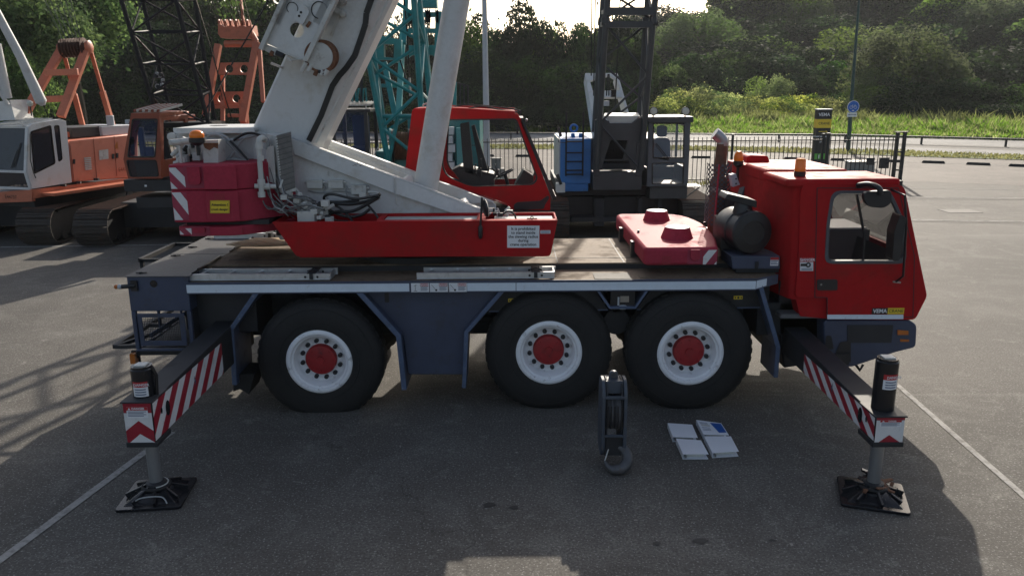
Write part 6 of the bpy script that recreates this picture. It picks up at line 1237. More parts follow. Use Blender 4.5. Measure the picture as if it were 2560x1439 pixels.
for i in range(4): p = f0(ft, .1, -.1 + i * .3) + V((0, 0, .06 + .04 * i)); b.bar(p, p + sL * .96, .018)
for s in (.1, 1.06): b.bar(f0(ft, s), f0(ft, s, -.1) + V((0, 0, .06)), .018)
b.build('roof_guard', cab, smooth=False)
b = MB('black_plastic'); p = Q(95, 290, *S) + sL * .2; b.tube([p, p + V((0, 0, .25))], .015, 8); b.use('lens').ball(p + V((0, 0, .3)), .075, 14); b.build('work_lamp', cab)
b = MB('orange_bright'); q = qs([(173, 352), (345, 333), (345, 443), (184, 455)], S); b.prism(q, sL * 2.3); b.build('engine_house', A, bevel=.03)
b = MB('orange_bright')
for x0, y0, x1, y1 in ((174, 353, 185, 455), (233, 346, 242, 447), (285, 340, 292, 440)): b.use('brown_orange').bar(Q(x0, y0, *S) - sL * .004, Q(x1, y1, *S) - sL * .004, .012, .008)
b.use('white_grubby')
for i in range(7): a_, c_ = Q(210 + i * .4, 396 + i * 4.6, *S), Q(226 + i * .4, 394.5 + i * 4.6, *S); b.bar(a_ - sL * .01, c_ - sL * .01, .02, .03)
b.prism([p - sL * .006 for p in qs([(247, 376), (270, 373), (271, 397), (248, 400)], S)], -sL * .002)
b.use('black_plastic')
for x, y in ((184, 404), (282, 391), (292, 389)): b.prism([p - sL * .004 for p in qs([(x - 2.5, y - 6), (x + 2.5, y - 6), (x + 2.5, y + 6), (x - 2.5, y + 6)], S)], -sL * .02)
for x, y in ((155, 463), (193, 456), (238, 448)): p = Q(x, y, *S) - sL * .05; b.box(p.x - .06, p.x + .06, p.y - .04, p.y + .04, p.z - .03, p.z + .03)
b.text('E447', Q(306, 424, *S) - sL * .006, u, (0, 0, 1), .15, 'brown_orange', 0); b.use('amber_dull').poly([p - sL * .004 for p in qs([(287, 365), (293, 353), (296, 374), (292, 371), (287, 374)], S)]); b.build('house_doors', A, smooth=False)
b = MB('black_plastic'); q = Q(185, 345, *S) + sL * .4; b.use('orange_paint'); b.hexa(*[[p + V((0, 0, dz)) for p in (q, q + u * .4, q + u * .4 + sL * .8, q + sL * .8)] for dz in (0, .14)]); q = Q(205, 345, *S) + sL * .3; b.use('chassis'); b.hexa(*[[p + V((0, 0, dz)) for p in (q, q + u * 1.5, q + u * 1.5 + sL * 1.2, q + sL * 1.2)] for dz in (0, .26)]); q = Q(272, 340, *S) + sL * .2; b.use('lamp_grey'); b.hexa(*[[p + V((0, 0, dz)) for p in (q, q + u * 1.3, q + u * 1.3 + sL * 1.5, q + sL * 1.5)] for dz in (0, .25)]); q = Q(308, 330, *S) + sL * .4; b.tube([q, q + V((0, 0, .45))], .1, 12); b.build('engine_covers', A, bevel=.01)
b = MB('orange_paint'); Ya, Yb = 21.2, 23.2
T0, T1 = P(155, 122, 22.), P(218, 118, 22.)
for x0, y0, tx in ((58, 292, T0), (152, 292, T1)): b.bar(P(x0, y0, 20.9), tx, .20, .13, up=(0, 1, 0))
for x0, y0, x1, y1 in ((112, 182, 195, 180), (82, 250, 172, 246)): b.bar(P(x0, y0, 21.3), P(x1, y1, 21.3), .16, .1, up=(0, 1, 0))
b.build('gantry', A, bevel=.008)
b = MB('orange_paint')
for (x0, y0), (x1, y1) in (((160, 135), (208, 320)), ((224, 118), (283, 320))): b.bar(P(x0, y0, 22.05), P(x0 * .4 + x1 * .6, y0 * .4 + y1 * .6, 22.9), .09); b.bar(P(x0 * .45 + x1 * .55, y0 * .45 + y1 * .55, 22.85), P(x1, y1, 23.3), .13)
b.build('back_stay', A, bevel=.006)
b = MB('track_rust'); a_, c_ = T0, T1
ax = (c_ - a_).normalized(); L_ = (c_ - a_).length; pr = [(0, 0)]
for i in range(8): t = L_ * (.02 + i / 8.2); pr += [(.24, t), (.25, t + .02), (.16, t + .03), (.16, t + .055)]
b.lathe(a_, ax, pr + [(0, L_)], 24); b.use('orange_paint').lathe(c_, ax, [(0, 0), (.15, 0), (.17, .08), (.1, .12), (0, .12)], 16); b.lathe(a_, -ax, [(0, 0), (.13, 0), (.13, .08), (0, .08)], 16); b.build('sheaves', A)
b = MB('white_paint'); b.tube([P(-14, 20, 19.4), P(50, 140, 19.7), P(103, 255, 20)], [.09, .10, .13], 14); b.tube([P(103, 253, 20), P(108, 264, 20)], [.13, .05], 14); b.tube([P(-10, 110, 20), P(18, 245, 20.2)], .11, 12); b.tube([P(-20, 200, 20), P(20, 262, 20.2)], .05, 10); b.prism(qs([(-60, 262), (25, 250), (38, 300), (-60, 305)], ((-12, 20.3), (1, 0))), (0, .8, 0)); b.build('boom', A)
b = MB('black_gloss'); b.tube([P(108, 262, 20), P(120, 290, 20.2)], .012, 6); b.build('stay_rope', A); b = MB('black_gloss')
for i in range(6): b.tube([P(160 + i * 9, 108, 22), P(95 + i * 14, -40, 22)], .009, 5)
b.build('ropes', A)
# ---- orange and black crane
Bc = thing('crawler_crane', 'orange and black crawler crane with a black lattice boom', 'crane', (-8.9, 21.5, 0))
track(Bc, -10.22, 19.0, 5.2, .84, .92); track(Bc, -7.4, 19.0, 5.2, .84, .92)
b = MB('chassis'); b.box(-10, -7.6, 20.2, 22.8, .3, .95); b.box(-9.0, -5.8, 18.95, 24, .98, 1.25); b.box(-9.15, -7.9, 18.75, 20.2, P(330, 478, 18.8).z, P(330, 449, 18.8).z); b.use('label_white').box(*[P(x, 464, 18.74).x for x in (361, 367)], 18.73, 18.749, P(360, 467, 18.74).z, P(360, 462, 18.74).z); b.build('undercarriage', Bc, bevel=.01)
cab = sub('cab', Bc); Yc = 18.7; fo = [P(*q, Yc) for q in [(326, 291), (399, 291), (404, 447), (320, 447), (308, 398)]]; win = rrect([P(*q, Yc) for q in [(331, 298), (394, 298), (388, 393), (319, 393)]], .06); lo = rrect([P(*q, Yc) for q in [(316, 400), (391, 400), (397, 441), (326, 442)]], .06)
b = MB('brown_orange'); b.prismh(fo, [win, lo], (0, .06, 0)); b.build('front_wall', cab, bevel=.008)
for w_, nm, gm in ((win, 'windscreen', 'glass_blue'), (lo, 'lower_window', 'glass_dark')):
    b = MB('black_gloss'); cc = sum(w_, V()) / len(w_); b.prismh([cc + (p - cc) * 1.03 + V((0, -.008, 0)) for p in w_], [[cc + (p - cc) * .95 + V((0, -.008, 0)) for p in w_]], (0, .03, 0)); b.use(gm).poly([cc + (p - cc) * .96 + V((0, .02, 0)) for p in w_]); b.build(nm, cab, smooth=False)
b = MB('brown_orange'); dp = V((.12, 1.4, 0)); so_ = [P(*q, Yc) for q in [(399, 291), (405, 447)]]; si = [p + V((-.0, .06, 0)) for p in so_]
sd = [P(399, 292, Yc) + V((0, .06, 0)), P(404, 447, Yc) + V((0, .06, 0)), P(404, 447, Yc) + V((.1, 1.4, 0)), P(399, 292, Yc) + V((.1, 1.4, 0))]; cc = sum(sd, V()) / 4; wn = [cc + (p - cc) * .8 + V((0, 0, .2)) for p in sd]; wn = [V((p.x, p.y, cc.z + .02 + (p.z - cc.z - .02) * .8)) for p in wn]
b.prismh(sd, [rrect(wn, .06)], (-.05, 0, 0)); sl = [V((p.x, p.y, p.z)) for p in (P(326, 292, Yc), P(308, 398, Yc), P(320, 447, Yc))]; b.hexa([p + V((.02, .06, 0)) for p in sl] + [sl[2] + V((.07, .06, 0)), sl[1] + V((.07, .06, 0)), sl[0] + V((.07, .06, 0))], [p + V((.1, .2, 0)) for p in sl] + [sl[2] + V((.15, .2, 0)), sl[1] + V((.15, .2, 0)), sl[0] + V((.15, .2, 0))])
b.hexa([P(326, 292, Yc), P(399, 292, Yc), P(399, 283, Yc), P(327, 283, Yc)], [p + V((.08, 1.4, .02)) for p in (P(326, 292, Yc), P(399, 292, Yc), P(399, 283, Yc), P(327, 283, Yc))])
b.box(P(326, 300, Yc).x, P(332, 300, Yc).x, 20.0, 20.1, P(330, 447, Yc).z, P(330, 292, Yc).z); b.use('chassis').box(P(312, 300, 19.9).x, P(402, 300, 19.9).x, 19.9, 19.95, P(330, 452, 19.9).z, P(330, 392, 19.9).z); b.box(P(318, 300, Yc).x, P(404, 300, Yc).x, Yc + .07, 19.9, P(330, 447, Yc).z, P(330, 445, Yc).z); b.use('brown_orange'); b.build('cab_shell', cab, bevel=.006)
b = MB('brown_orange'); r0, r1 = P(330, 282, Yc), P(396, 282, Yc)
for i in range(10): t = i / 9; p = r0.lerp(r1, t); b.use('white_grubby' if i % 2 else 'brown_orange').bar(p + V((0, .1, .04)), p + V((.12, 1.1, .16)), .055, .02, up=(1, 0, 0))
b.build('roof_guard', cab, smooth=False)
b = MB('seat_blue'); p = P(350, 395, Yc + .8); b.box(p.x - .1, p.x + .25, Yc + .5, Yc + 1, p.z - .1, p.z); b.box(p.x - .08, p.x + .05, Yc + 1.0, Yc + 1.1, p.z - .1, p.z + .72); b.box(p.x + .05, p.x + .25, Yc + 1.0, Yc + 1.1, p.z - .1, p.z + .25); b.build('seat', cab, bevel=.02); b = MB('black_gloss'); b.bar(P(338, 330, Yc - .02), P(352, 305, Yc - .02), .03, .015); b.build('wiper', cab); b = MB('black_gloss'); b.bar(P(330, 345, Yc - .02), P(332, 385, Yc + .2), .08); b.build('control_lever', cab)
b = MB('lamp_grey'); b.prism(rrect([P(312, 299, Yc), P(322, 299, Yc), P(322, 310, Yc), P(313, 310, Yc)], .02), (0, .06, 0)); b.build('work_lamp', cab)
b = MB('brown_orange'); b.box(-8.0, -5.9, 20.6, 24, 1.26, 2.55); b.use('orange_paint'); p, q = P(420, 300, 20.9), P(470, 287, 20.9); b.box(p.x, q.x, 20.9, 21.4, p.z - .1, q.z); p, q = P(400, 290, 20.9), P(434, 281, 20.9); b.box(p.x, q.x, 21.5, 21.9, p.z, q.z); b.build('engine_house', Bc, bevel=.02)
b = MB('black_lattice'); p, q = P(402, 318, 20.2), P(535, 308, 20.2); b.box(p.x, q.x, 19.9, 21, p.z, q.z + .03); b.bar(P(425, 300, 20.6), P(430, 316, 20.6), .03); b.tube([P(398, 305, 20), P(428, 420, 20)], .10, 10); b.tube([P(520, 305, 20), P(526, 420, 20)], .10, 10); b.build('boom_foot', Bc)
b = MB('black_lattice'); ext = 1.75
def up(a_, c_, Ya_, Yb_): p0_, p1_ = P(*a_, Ya_), P(*c_, Yb_); return p0_, p0_ + (p1_ - p0_) * ext
ch = [up((398, 310), (303, 0), 20, 19.3), up((522, 312), (440, 0), 20, 19.3), up((537, 300), (487, 0), 20.7, 20.3), up((430, 296), (356, 0), 20.7, 20.3)]
lattice(b, [c[0] for c in ch], [c[1] for c in ch], 7, .055, .025); b.build('lattice_boom', Bc)
b = MB('hose_grey'); rr = random.Random(5)
for i in range(16): p = P(398 + rr.uniform(-11, 11), 200 + rr.uniform(-18, 18), 20 + rr.uniform(-.1, .1)); b.use('hose_grey' if i % 2 else 'chassis').cyl(p, p + V((.02, .05, 0)), rr.uniform(.02, .055), 12)
b.build('sheave_block', Bc)
b = MB('orange_paint'); Yg = 22.5
for x0, y0, x1, y1, w_ in ((546, 112, 514, 290, .16), (642, 106, 607, 305, .17), (648, 110, 658, 255, .1), (557, 190, 557, 318, .1)): b.bar(P(x0, y0, Yg), P(x1, y1, Yg - .6), w_)
for q in ([(551, 157), (628, 156), (624, 188), (545, 187)], [(528, 230), (613, 229), (606, 263), (521, 262)]):
    pp = [P(*k, Yg - .2) for k in q]; cx_, cy_ = (q[0][0] + q[1][0]) / 2, (q[0][1] + q[2][1]) / 2
    b.prismh(pp, [ring(P(cx_ - 17, cy_, Yg - .2), (1, 0, 0), (0, 0, 1), .11, 16), ring(P(cx_ + 20, cy_, Yg - .2), (1, 0, 0), (0, 0, 1), .11, 16)], (0, .08, 0))
b.tube([P(562, 110, Yg), P(645, 110, Yg)], .09, 12); b.bar(P(517, 268, Yg - .4), P(608, 266, Yg - .4), .09); b.bar(P(570, 289, Yg - .5), P(606, 289, Yg - .5), .09); b.tube([P(607, 250, Yg - .4), P(612, 310, Yg - .4)], .12, 12); b.build('gantry', Bc, bevel=.006)
b = MB('orange_paint'); q = [(545, 60), (552, 62), (562, 68), (575, 64), (590, 68), (606, 64), (618, 68), (628, 62), (632, 88), (622, 95), (552, 95), (545, 85)]; b.prism([P(*k, Yg - .1) for k in q], (0, .5, 0)); b.tube([P(626, 80, Yg), P(640, 104, Yg)], .08, 10)
for i in range(6): c = P(552 + i * 14, 62, Yg + .15); b.lathe(c, (1, 0, 0), [(0, -.03), (.14, -.03), (.11, 0), (.14, .03), (0, .03)], 18)
b.build('sheave_head', Bc)
b = MB('orange_paint')
for i in range(7): p = P(598 + i * 1.5, -30 + i * 13, Yg); b.bar(p, p + V((.02, 0, -.16)), .06 + .05 * (i % 2), .05)
b.build('pendant', Bc)
b = MB('black_gloss')
for i in range(9): b.tube([P(548 + i * 10, 66, Yg), P(490 + i * 13, -60, 21.6)], .010, 5)
b.tube([P(500, 300, 20.5), P(672, 0, 20.)], .018, 6); b.tube([P(478, -40, 20.), P(580, 300, 21)], .016, 6); b.tube([P(520, 60, 20.5), P(556, 250, 21)], .01, 6); b.build('ropes', Bc)
# ---- teal crane
T_ = thing('crawler_crane', 'teal crawler crane standing behind the white telescopic boom', 'crane', (-2.4, 21.8, 0))
track(T_, -4.2, 19.7, 5.0, .8, .95); track(T_, -.9, 19.7, 5.0, .8, .95)
b = MB('chassis'); b.box(-4, -1, 20.6, 23.5, .3, 1.0); b.box(-4.6, -.7, 20.3, 24.4, 1.0, 1.3); b.build('undercarriage', T_)
cab = sub('cab', T_); Yt = 20.0; x0, x1 = P(832, 300, Yt).x, P(915, 300, Yt).x; z0, z1 = P(870, 400, Yt).z, P(870, 281, Yt).z
b = MB('black_plastic'); b.box(x0 - .03, x1 + .14, Yt, Yt + 1.4, z0 - .5, z0)
for x in (x0, x1): 
    for y in (Yt, Yt + 1.4): b.bar((x, y, z0), (x, y, z1), .09)
b.box(x0 - .06, x1 + .12, Yt - .03, Yt + 1.45, z1, z1 + .07); b.build('cab_frame', cab, bevel=.01)
b = MB('glass_blue'); b.poly([(x0, Yt, z0), (x1, Yt, z0), (x1, Yt, z1), (x0, Yt, z1)]); b.build('windscreen', cab, smooth=False)
b = MB('seat_blue'); b.box(x0 + .3, x1 - .1, Yt + .9, Yt + 1.05, z0, z1 - .1); b.box(x0 + .3, x1 - .1, Yt + .4, Yt + .9, z0, z0 + .3); b.build('seat', cab, bevel=.03); b = MB('black_gloss'); b.bar((x0 + .1, Yt - .02, z0 + .1), (x0 + .3, Yt - .02, z0 + .5), .02); b.build('wiper', cab)
b = MB('steel'); p, q = P(840, 262, Yt), P(930, 258, Yt)
for i in range(14): xx = x0 + (x1 - x0 + .1) * i / 13; b.bar((xx, Yt + .1, z1 + .18), (xx, Yt + 1.2, z1 + .24), .025)
for y in (.1, 1.2): b.bar((x0, Yt + y, z1 + .17), (x1 + .1, Yt + y, z1 + .17), .03); b.bar((x0, Yt + y, z1), (x0, Yt + y, z1 + .2), .03); b.bar((x1, Yt + y, z1), (x1, Yt + y, z1 + .2), .03)
b.build('roof_guard', cab, smooth=False)
b = MB('teal_paint'); ch = [((971, 407), (893, 0), 20.0, 19.4), ((1062, 407), (1035, 0), 20.0, 19.4), ((1085, 330), (1048, 0), 21.0, 20.7), ((962, 330), (915, 0), 21.0, 20.7)]; cc_ = []
for a_, c_, Y0, Y1 in ch: p0_, p1_ = P(*a_, Y0), P(*c_, Y1); cc_.append((p0_, p0_ + (p1_ - p0_) * 1.6))
lattice(b, [c[0] for c in cc_], [c[1] for c in cc_], 7, .075, .045, horiz=False); b.tube([P(945, 291, 20), P(1052, 291, 20)], .055, 8); b.tube([P(971, 407, 20), P(995, 291, 20)], .05, 8); b.build('lattice_boom', T_)
b = MB('teal_paint'); Yg = 22.8
for x0_, y0_, x1_, y1_, w_ in ((1008, 62, 996, 300, .15), (1097, 30, 1088, 320, .16), (961, 157, 990, 300, .15), (1062, 70, 1082, 320, .12), (1015, 0, 1010, 110, .12)): b.use('teal_light' if x0_ == 1008 else 'teal_paint').bar(P(x0_, y0_, Yg), P(x1_, y1_, Yg - .5), w_)
b.use('teal_paint'); b.prism([P(*q, Yg) for q in [(1020, 114), (1094, 113), (1092, 146), (1080, 138), (1030, 138), (1018, 147)]], (0, .2, 0)); b.bar(P(1020, 78, Yg), P(1095, 77, Yg), .12); b.bar(P(1020, 38, Yg), P(1100, 37, Yg), .13); b.box(P(1028, 10, Yg).x, P(1092, 10, Yg).x, Yg, Yg + .4, P(1060, 19, Yg).z, P(1060, -14, Yg).z); b.bar(P(940, 214, Yg), P(1025, 216, Yg), .1); b.build('gantry', T_, bevel=.006)
b = MB('black_gloss')
for x in (1066, 1072, 1092, 1026): c = P(x, 42, Yg - .1); b.lathe(c, (1, .2, 0), [(0, -.03), (.2, -.03), (.15, 0), (.2, .03), (0, .03)], 20)
b.build('sheaves', T_); b = MB('black_gloss'); b.tube([P(1010, 0, 20.5), P(1018, 80, 21), P(1024, 200, 21.2), P(1030, 240, 21.2)], .02, 6); b.build('rope', T_); b = MB('black_gloss'); b.tube([P(1000, 150, 21), P(1018, 205, 21)], .02, 6); b.build('rope', T_); b = MB('black_gloss'); b.tube([P(1071, 55, Yg), P(1072, 115, Yg)], .008, 5); b.build('rope', T_)
b = MB('teal_paint'); pn_ = [P(*q, 21.5) for q in [(934, 86), (1003, 100), (1003, 152), (990, 157), (980, 150), (940, 150)]]; b.prismh(pn_, [[P(*q, 21.5) for q in [(959, 110), (985, 111), (984, 145), (960, 143)]]], (0, .3, 0)); b.build('winch_plate', T_, bevel=.01)
b = MB('teal_paint'); p, q = P(1120, 430, 21.8), P(1199, 296, 21.8); b.box(p.x, q.x, 21.8, 24.3, p.z - .3, q.z); b.use('chassis').box(p.x + .002, q.x + .004, 21.79, 24.31, (p.z + q.z) / 2 - .01, (p.z + q.z) / 2 + .01); b.use('teal_paint'); p, q = P(945, 500, 20.6), P(1020, 378, 20.6); b.box(p.x, q.x, 20.6, 23, 1.3, q.z); p, q = P(1020, 330, 22), P(1120, 290, 22); b.box(p.x, q.x, 22, 24, 1.3, q.z); b.use('teal_light').box(P(1140, 320, 21.3).x, P(1165, 320, 21.3).x, 21.3, 21.78, P(1150, 420, 21.3).z, P(1150, 320, 21.3).z); b.build('engine_house', T_, bevel=.02)
b = MB('label_white'); 
for i, (x, w_) in enumerate(((1112, 22), (1112, 20), (1112, 26), (1112, 19), (1112, 24))): p, q = P(x, 318 + i * 22, 21.25), P(x + w_, 338 + i * 22, 21.25); b.box(p.x, q.x, 21.25, 21.6, q.z + .01, p.z)
b.build('ballast_blocks', T_, bevel=.006)
b = MB('black_plastic'); c = P(1005, 365, 20.5); b.lathe(c + V((-.25, 0, 0)), (1, .1, 0), [(0, 0), (.42, 0), (.42, .05), (.33, .06), (.33, .42), (.42, .43), (.42, .48), (0, .48)], 28)
for i in range(9): b.use('rust').lathe(c + V((-.19 + i * .04, 0, 0)), (1, .1, 0), [(.33, 0), (.36, .02), (.33, .04)], 28)
b.use('teal_paint').lathe(c + V((-.3, 0, 0)), (1, .1, 0), [(.1, 0), (.44, 0), (.44, .05), (.1, .05)], 28); b.build('winch_drum', T_)
for x in (880, 893, 906): b = MB('teal_paint'); b.tube([P(x, 265, 21), P(x + 3, 222, 21), P(x + 8, 220, 21), P(x + 11, 265, 21)], .022, 6); b.build('grab_handle', T_)
b = MB('chassis')
for x in (1140, 1150, 1160, 1170): b.tube([P(x, 285, 22.5), P(x, 208 + (x - 1140) * .3, 22.5)], .02, 6)
b.tube([P(1136, 205, 22.5), P(1172, 216, 22.5)], .02, 6); b.use('teal_paint').bar(P(1136, 285, 22.4), P(1138, 205, 22.4), .09); b.build('railing', T_); b = MB('steel'); b.tube([P(938, 232, 20.6), P(944, 222, 20.6)], .06, 10); b.build('lamp', T_); b = MB('steel'); b.tube([P(958, 325, 20.4), P(962, 360, 20.4)], .07, 10); b.build('oil_canister', T_); b = MB('steel'); b.tube([P(935, 388, 19.9), P(948, 362, 19.9)], .012, 6); b.build('mirror_arm', T_); b = MB('steel'); b.tube([P(1024, 195, 21), P(1026, 240, 21)], .03, 8); b.build('rope_end', T_); b = MB('chassis'); b.tube([P(905, 184, 21), P(903, 262, 21)], .035, 8); b.build('exhaust_stack', T_)
# ---- grey and blue crane
Gc = thing('crawler_crane', 'grey crawler crane with a bright blue box and grey lattice boom', 'crane', (2.9, 21.6, 0))
track(Gc, 4.65, 19.3, 5.2, .85, 1.0); track(Gc, 1.0, 19.3, 5.2, .85, 1.0)
b = MB('chassis'); b.box(1.3, 4.3, 20.3, 23.4, .35, 1.0); b.box(1.5, 4.2, 19.85, 20.28, .42, .55); b.box(2.1, 2.35, 19.9, 20.29, .3, 1.0); b.box(3.2, 3.3, 19.9, 20.29, .3, 1.0); b.box(3.7, 3.8, 19.9, 20.29, .3, 1.0); b.box(1.2, 4.45, 20.2, 24.5, 1.05, 1.28); b.lathe((2.9, 21.6, .95), (0, 0, 1), [(0, 0), (.9, 0), (.9, .2), (0, .2)], 32); b.build('undercarriage', Gc, bevel=.01)
Yb_ = 19.9; z0, z1 = P(1440, 459, Yb_).z, P(1440, 347, Yb_).z; x0, x1 = P(1401, 400, Yb_).x, P(1477, 400, Yb_).x
b = MB('blue_box'); b.box(x0, x1, Yb_, Yb_ + 2.6, z0, z1); b.box(x0 + .1, x1 - .05, Yb_ + .03, Yb_ + 2.5, z0 - .2, z0 - .001)
for k in (.35, .55): b.lathe((x0 + k, Yb_ + .6, z1), (0, 0, 1), [(0, 0), (.05, 0), (.05, .1), (0, .1)], 12)
b.tube(ring((x0 + .42, Yb_ + 1.2, z1 + .2), (1, 0, 0), (0, 0, 1), .09, 16) + [(x0 + .51, Yb_ + 1.2, z1 + .2)], .03, 8); b.build('fuel_box', Gc, bevel=.02)
b = MB('white_grubby'); b.box(x0 - .03, x0 - .002, Yb_ + .1, Yb_ + 2.5, z0 + .02, z1 - .02); b.build('side_panel', Gc)
b = MB('black_lattice'); xa, xb = P(1415, 400, Yb_ - .15).x, P(1457, 400, Yb_ - .15).x
for x in (xa, xb): b.tube([(x, Yb_ - .15, P(1430, 438, Yb_).z), (x, Yb_ - .15, P(1430, 279, Yb_).z)], .022, 8)
for py in (354, 382, 404, 426, 436): z = P(1430, py, Yb_ - .15).z; b.box(xa, xb, Yb_ - .19, Yb_ - .11, z - .015, z + .015)
b.build('ladder', Gc)
b = MB('black_plastic'); c = P(1399, 330, 19.7); b.prism(rrect([c + V((-.06, 0, .1)), c + V((.0, 0, .12)), c + V((.07, 0, -.1)), c + V((0, 0, -.13))], .03), (0, .05, 0)); b.tube([c, c + V((-.02, .05, -.25)), c + V((.2, .1, -.27))], .012, 6); b.use('white_grubby'); c = P(1402, 470, 19.6); b.box(c.x - .12, c.x + .1, 19.5, 19.8, c.z - .1, c.z + .12); b.use('black_plastic').tube([c + V((0, -.1, .1)), c + V((-.1, -.1, .35))], .04, 8); b.build('mirror', Gc, bevel=.01)
# boom foot
Yp = 19.6; out = [P(*q, Yp) for q in [(1488, 300), (1506, 292), (1526, 308), (1580, 308), (1602, 292), (1610, 300), (1602, 425), (1578, 425), (1572, 402), (1510, 402), (1505, 425), (1482, 425)]]; hole = [P(*q, Yp) for q in [(1527, 351), (1570, 352), (1558, 399), (1511, 399)]]
b = MB('grey_paint'); b.prismh(out, [hole], (0, .12, 0)); b.use('white_grubby').hexa([P(*q, Yp + .13) for q in [(1508, 290), (1526, 307), (1580, 307), (1600, 290)]], [P(*q, Yp + .9) for q in [(1512, 282), (1528, 288), (1576, 288), (1596, 282)]]); b.use('grey_paint')
for s in (1482, 1588): p, q = P(s, 440, Yp), P(s + 18, 360, Yp); b.box(p.x, q.x, Yp - .06, Yp - .002, p.z, q.z)
p, q = P(1482, 476, Yp), P(1606, 430, Yp); b.box(p.x, q.x, Yp + .02, Yp + .8, p.z, q.z); b.build('boom_foot', Gc, bevel=.01)
b = MB('black_gloss'); c = P(1540, 375, Yp + .6); b.lathe(c - V((.35, 0, 0)), (1, 0, 0), [(0, 0), (.32, 0), (.32, .7), (0, .7)], 28)
for i in range(14): b.lathe(c + V((-.32 + i * .045, 0, 0)), (1, 0, 0), [(.32, 0), (.345, .02), (.32, .04)], 28)
b.build('winch_drum', Gc)
b = MB('grey_paint')
def seg(a_, c_, Y0, Y1): return P(*a_, Y0), P(*c_, Y1)
sA = [seg((1491, 425), (1514, 62), 19.55, 19.3), seg((1602, 425), (1632, 62), 19.55, 19.3), seg((1596, 330), (1615, 62), 20.7, 20.5), seg((1486, 330), (1504, 62), 20.7, 20.5)]
lattice(b, [s[0] for s in sA], [s[1] for s in sA], 3, .075, .03, horiz=False)
b.bar(sA[0][1], sA[1][1], .14); b.bar(sA[2][1], sA[3][1], .1); b.bar(sA[0][1], sA[3][1], .1); b.bar(sA[1][1], sA[2][1], .1); b.build('lattice_boom', Gc)
b = MB('grey_paint'); sB = [seg((1514.5, 52), (1519, 0), 19.3, 19.27), seg((1633, 52), (1638, 0), 19.3, 19.27), seg((1616, 52), (1619, 0), 20.5, 20.48), seg((1505, 52), (1508, 0), 20.5, 20.48)]; tops = [s[0] + (s[1] - s[0]) * 4.2 for s in sB]
lattice(b, [s[0] for s in sB], tops, 3, .075, .03, horiz=False)
z_ = P(1580, 29, 19.3); b.bar(P(1517, 29, 19.28), P(1636, 29, 19.28), .17); b.bar(P(1507, 32, 20.48), P(1617, 32, 20.48), .1); b.bar(P(1517, 29, 19.28), P(1507, 32, 20.48), .09); b.bar(P(1636, 29, 19.28), P(1617, 32, 20.48), .09)
for s in sB: b.cyl(s[0] - V((.1, 0, .05)), s[0] + V((.1, 0, -.05)), .06, 10); b.lathe(s[0], (0, 0, 1), [(0, -.08), (.1, -.08), (.1, .06), (0, .06)], 10)
b.build('upper_boom', Gc)
cab = sub('cab', Gc); Yc = 19.6; xa, xb = P(1619, 400, Yc).x, P(1722, 400, Yc).x; za, zb, zc_ = P(1670, 466, Yc).z, P(1670, 306, Yc).z, P(1670, 292, Yc).z
fo = [V((xa, Yc, za)), V((xb, Yc, za)), V((xb, Yc, zb)), V((xa, Yc, zb))]; wu = rrect([P(*q, Yc) for q in [(1633, 308), (1711, 308), (1709, 395), (1632, 395)]], .02); wl = rrect([P(*q, Yc) for q in [(1630, 408), (1710, 407), (1708, 460), (1630, 460)]], .02)
b = MB('grey_light'); b.prismh(fo, [wu, wl], (0, .06, 0)); b.build('front_wall', cab, bevel=.008)
for w_, nm, gm in ((wu, 'windscreen', 'glass_light'), (wl, 'lower_window', 'glass_light')):
    b = MB('black_gloss'); cc = sum(w_, V()) / len(w_); b.prismh([cc + (p - cc) * 1.02 + V((0, -.006, 0)) for p in w_], [[cc + (p - cc) * .95 + V((0, -.006, 0)) for p in w_]], (0, .03, 0)); b.use(gm).poly([cc + (p - cc) * .96 + V((0, .02, 0)) for p in w_]); b.build(nm, cab, smooth=False)
b = MB('grey_paint'); b.box(xa - .08, xb + .05, Yc - .08, Yc + 1.55, zb + .002, zc_); b.box(xa + .01, xb - .01, Yc + .06, Yc + 1.5, za - .02, za + .05); b.box(xa + .1, xb + .02, Yc + .1, Yc + 1.4, za - .32, za - .021)
for x in (xa, xb - .05):
    for y0_, y1_, z0_, z1_ in ((Yc + .062, Yc + 1.5, za, za + .45), (Yc + .062, Yc + .14, za + .45, zb), (Yc + 1.4, Yc + 1.5, za + .45, zb), (Yc + .062, Yc + 1.5, zb - .1, zb)): b.box(x, x + .05, y0_, y1_, z0_ + .001, z1_)
b.box(xa, xb, Yc + 1.5, Yc + 1.54, za, za + .35); b.build('cab_shell', cab, bevel=.006)
b = MB('seat_blue'); p = P(1655, 380, Yc + .8); b.prism(rrect([p + V((-.24, 0, -.25)), p + V((.24, 0, -.25)), p + V((.2, 0, .3)), p + V((.1, 0, .36)), p + V((-.14, 0, .36)), p + V((-.22, 0, .3))], .08), (0, .12, 0)); b.prism(rrect([p + V((-.15, 0, .37)), p + V((.12, 0, .37)), p + V((.12, 0, .66)), p + V((-.15, 0, .66))], .1), (0, .1, 0)); b.box(p.x - .24, p.x + .24, Yc + .35, Yc + .8, p.z - .3, p.z - .2); b.build('seat', cab, bevel=.03)
b = MB('black_gloss'); b.bar(P(1640, 358, Yc - .02), P(1672, 397, Yc - .02), .03, .015); b.bar(P(1637, 360, Yc - .02), P(1665, 396, Yc - .02), .015, .015); b.build('wiper', cab)
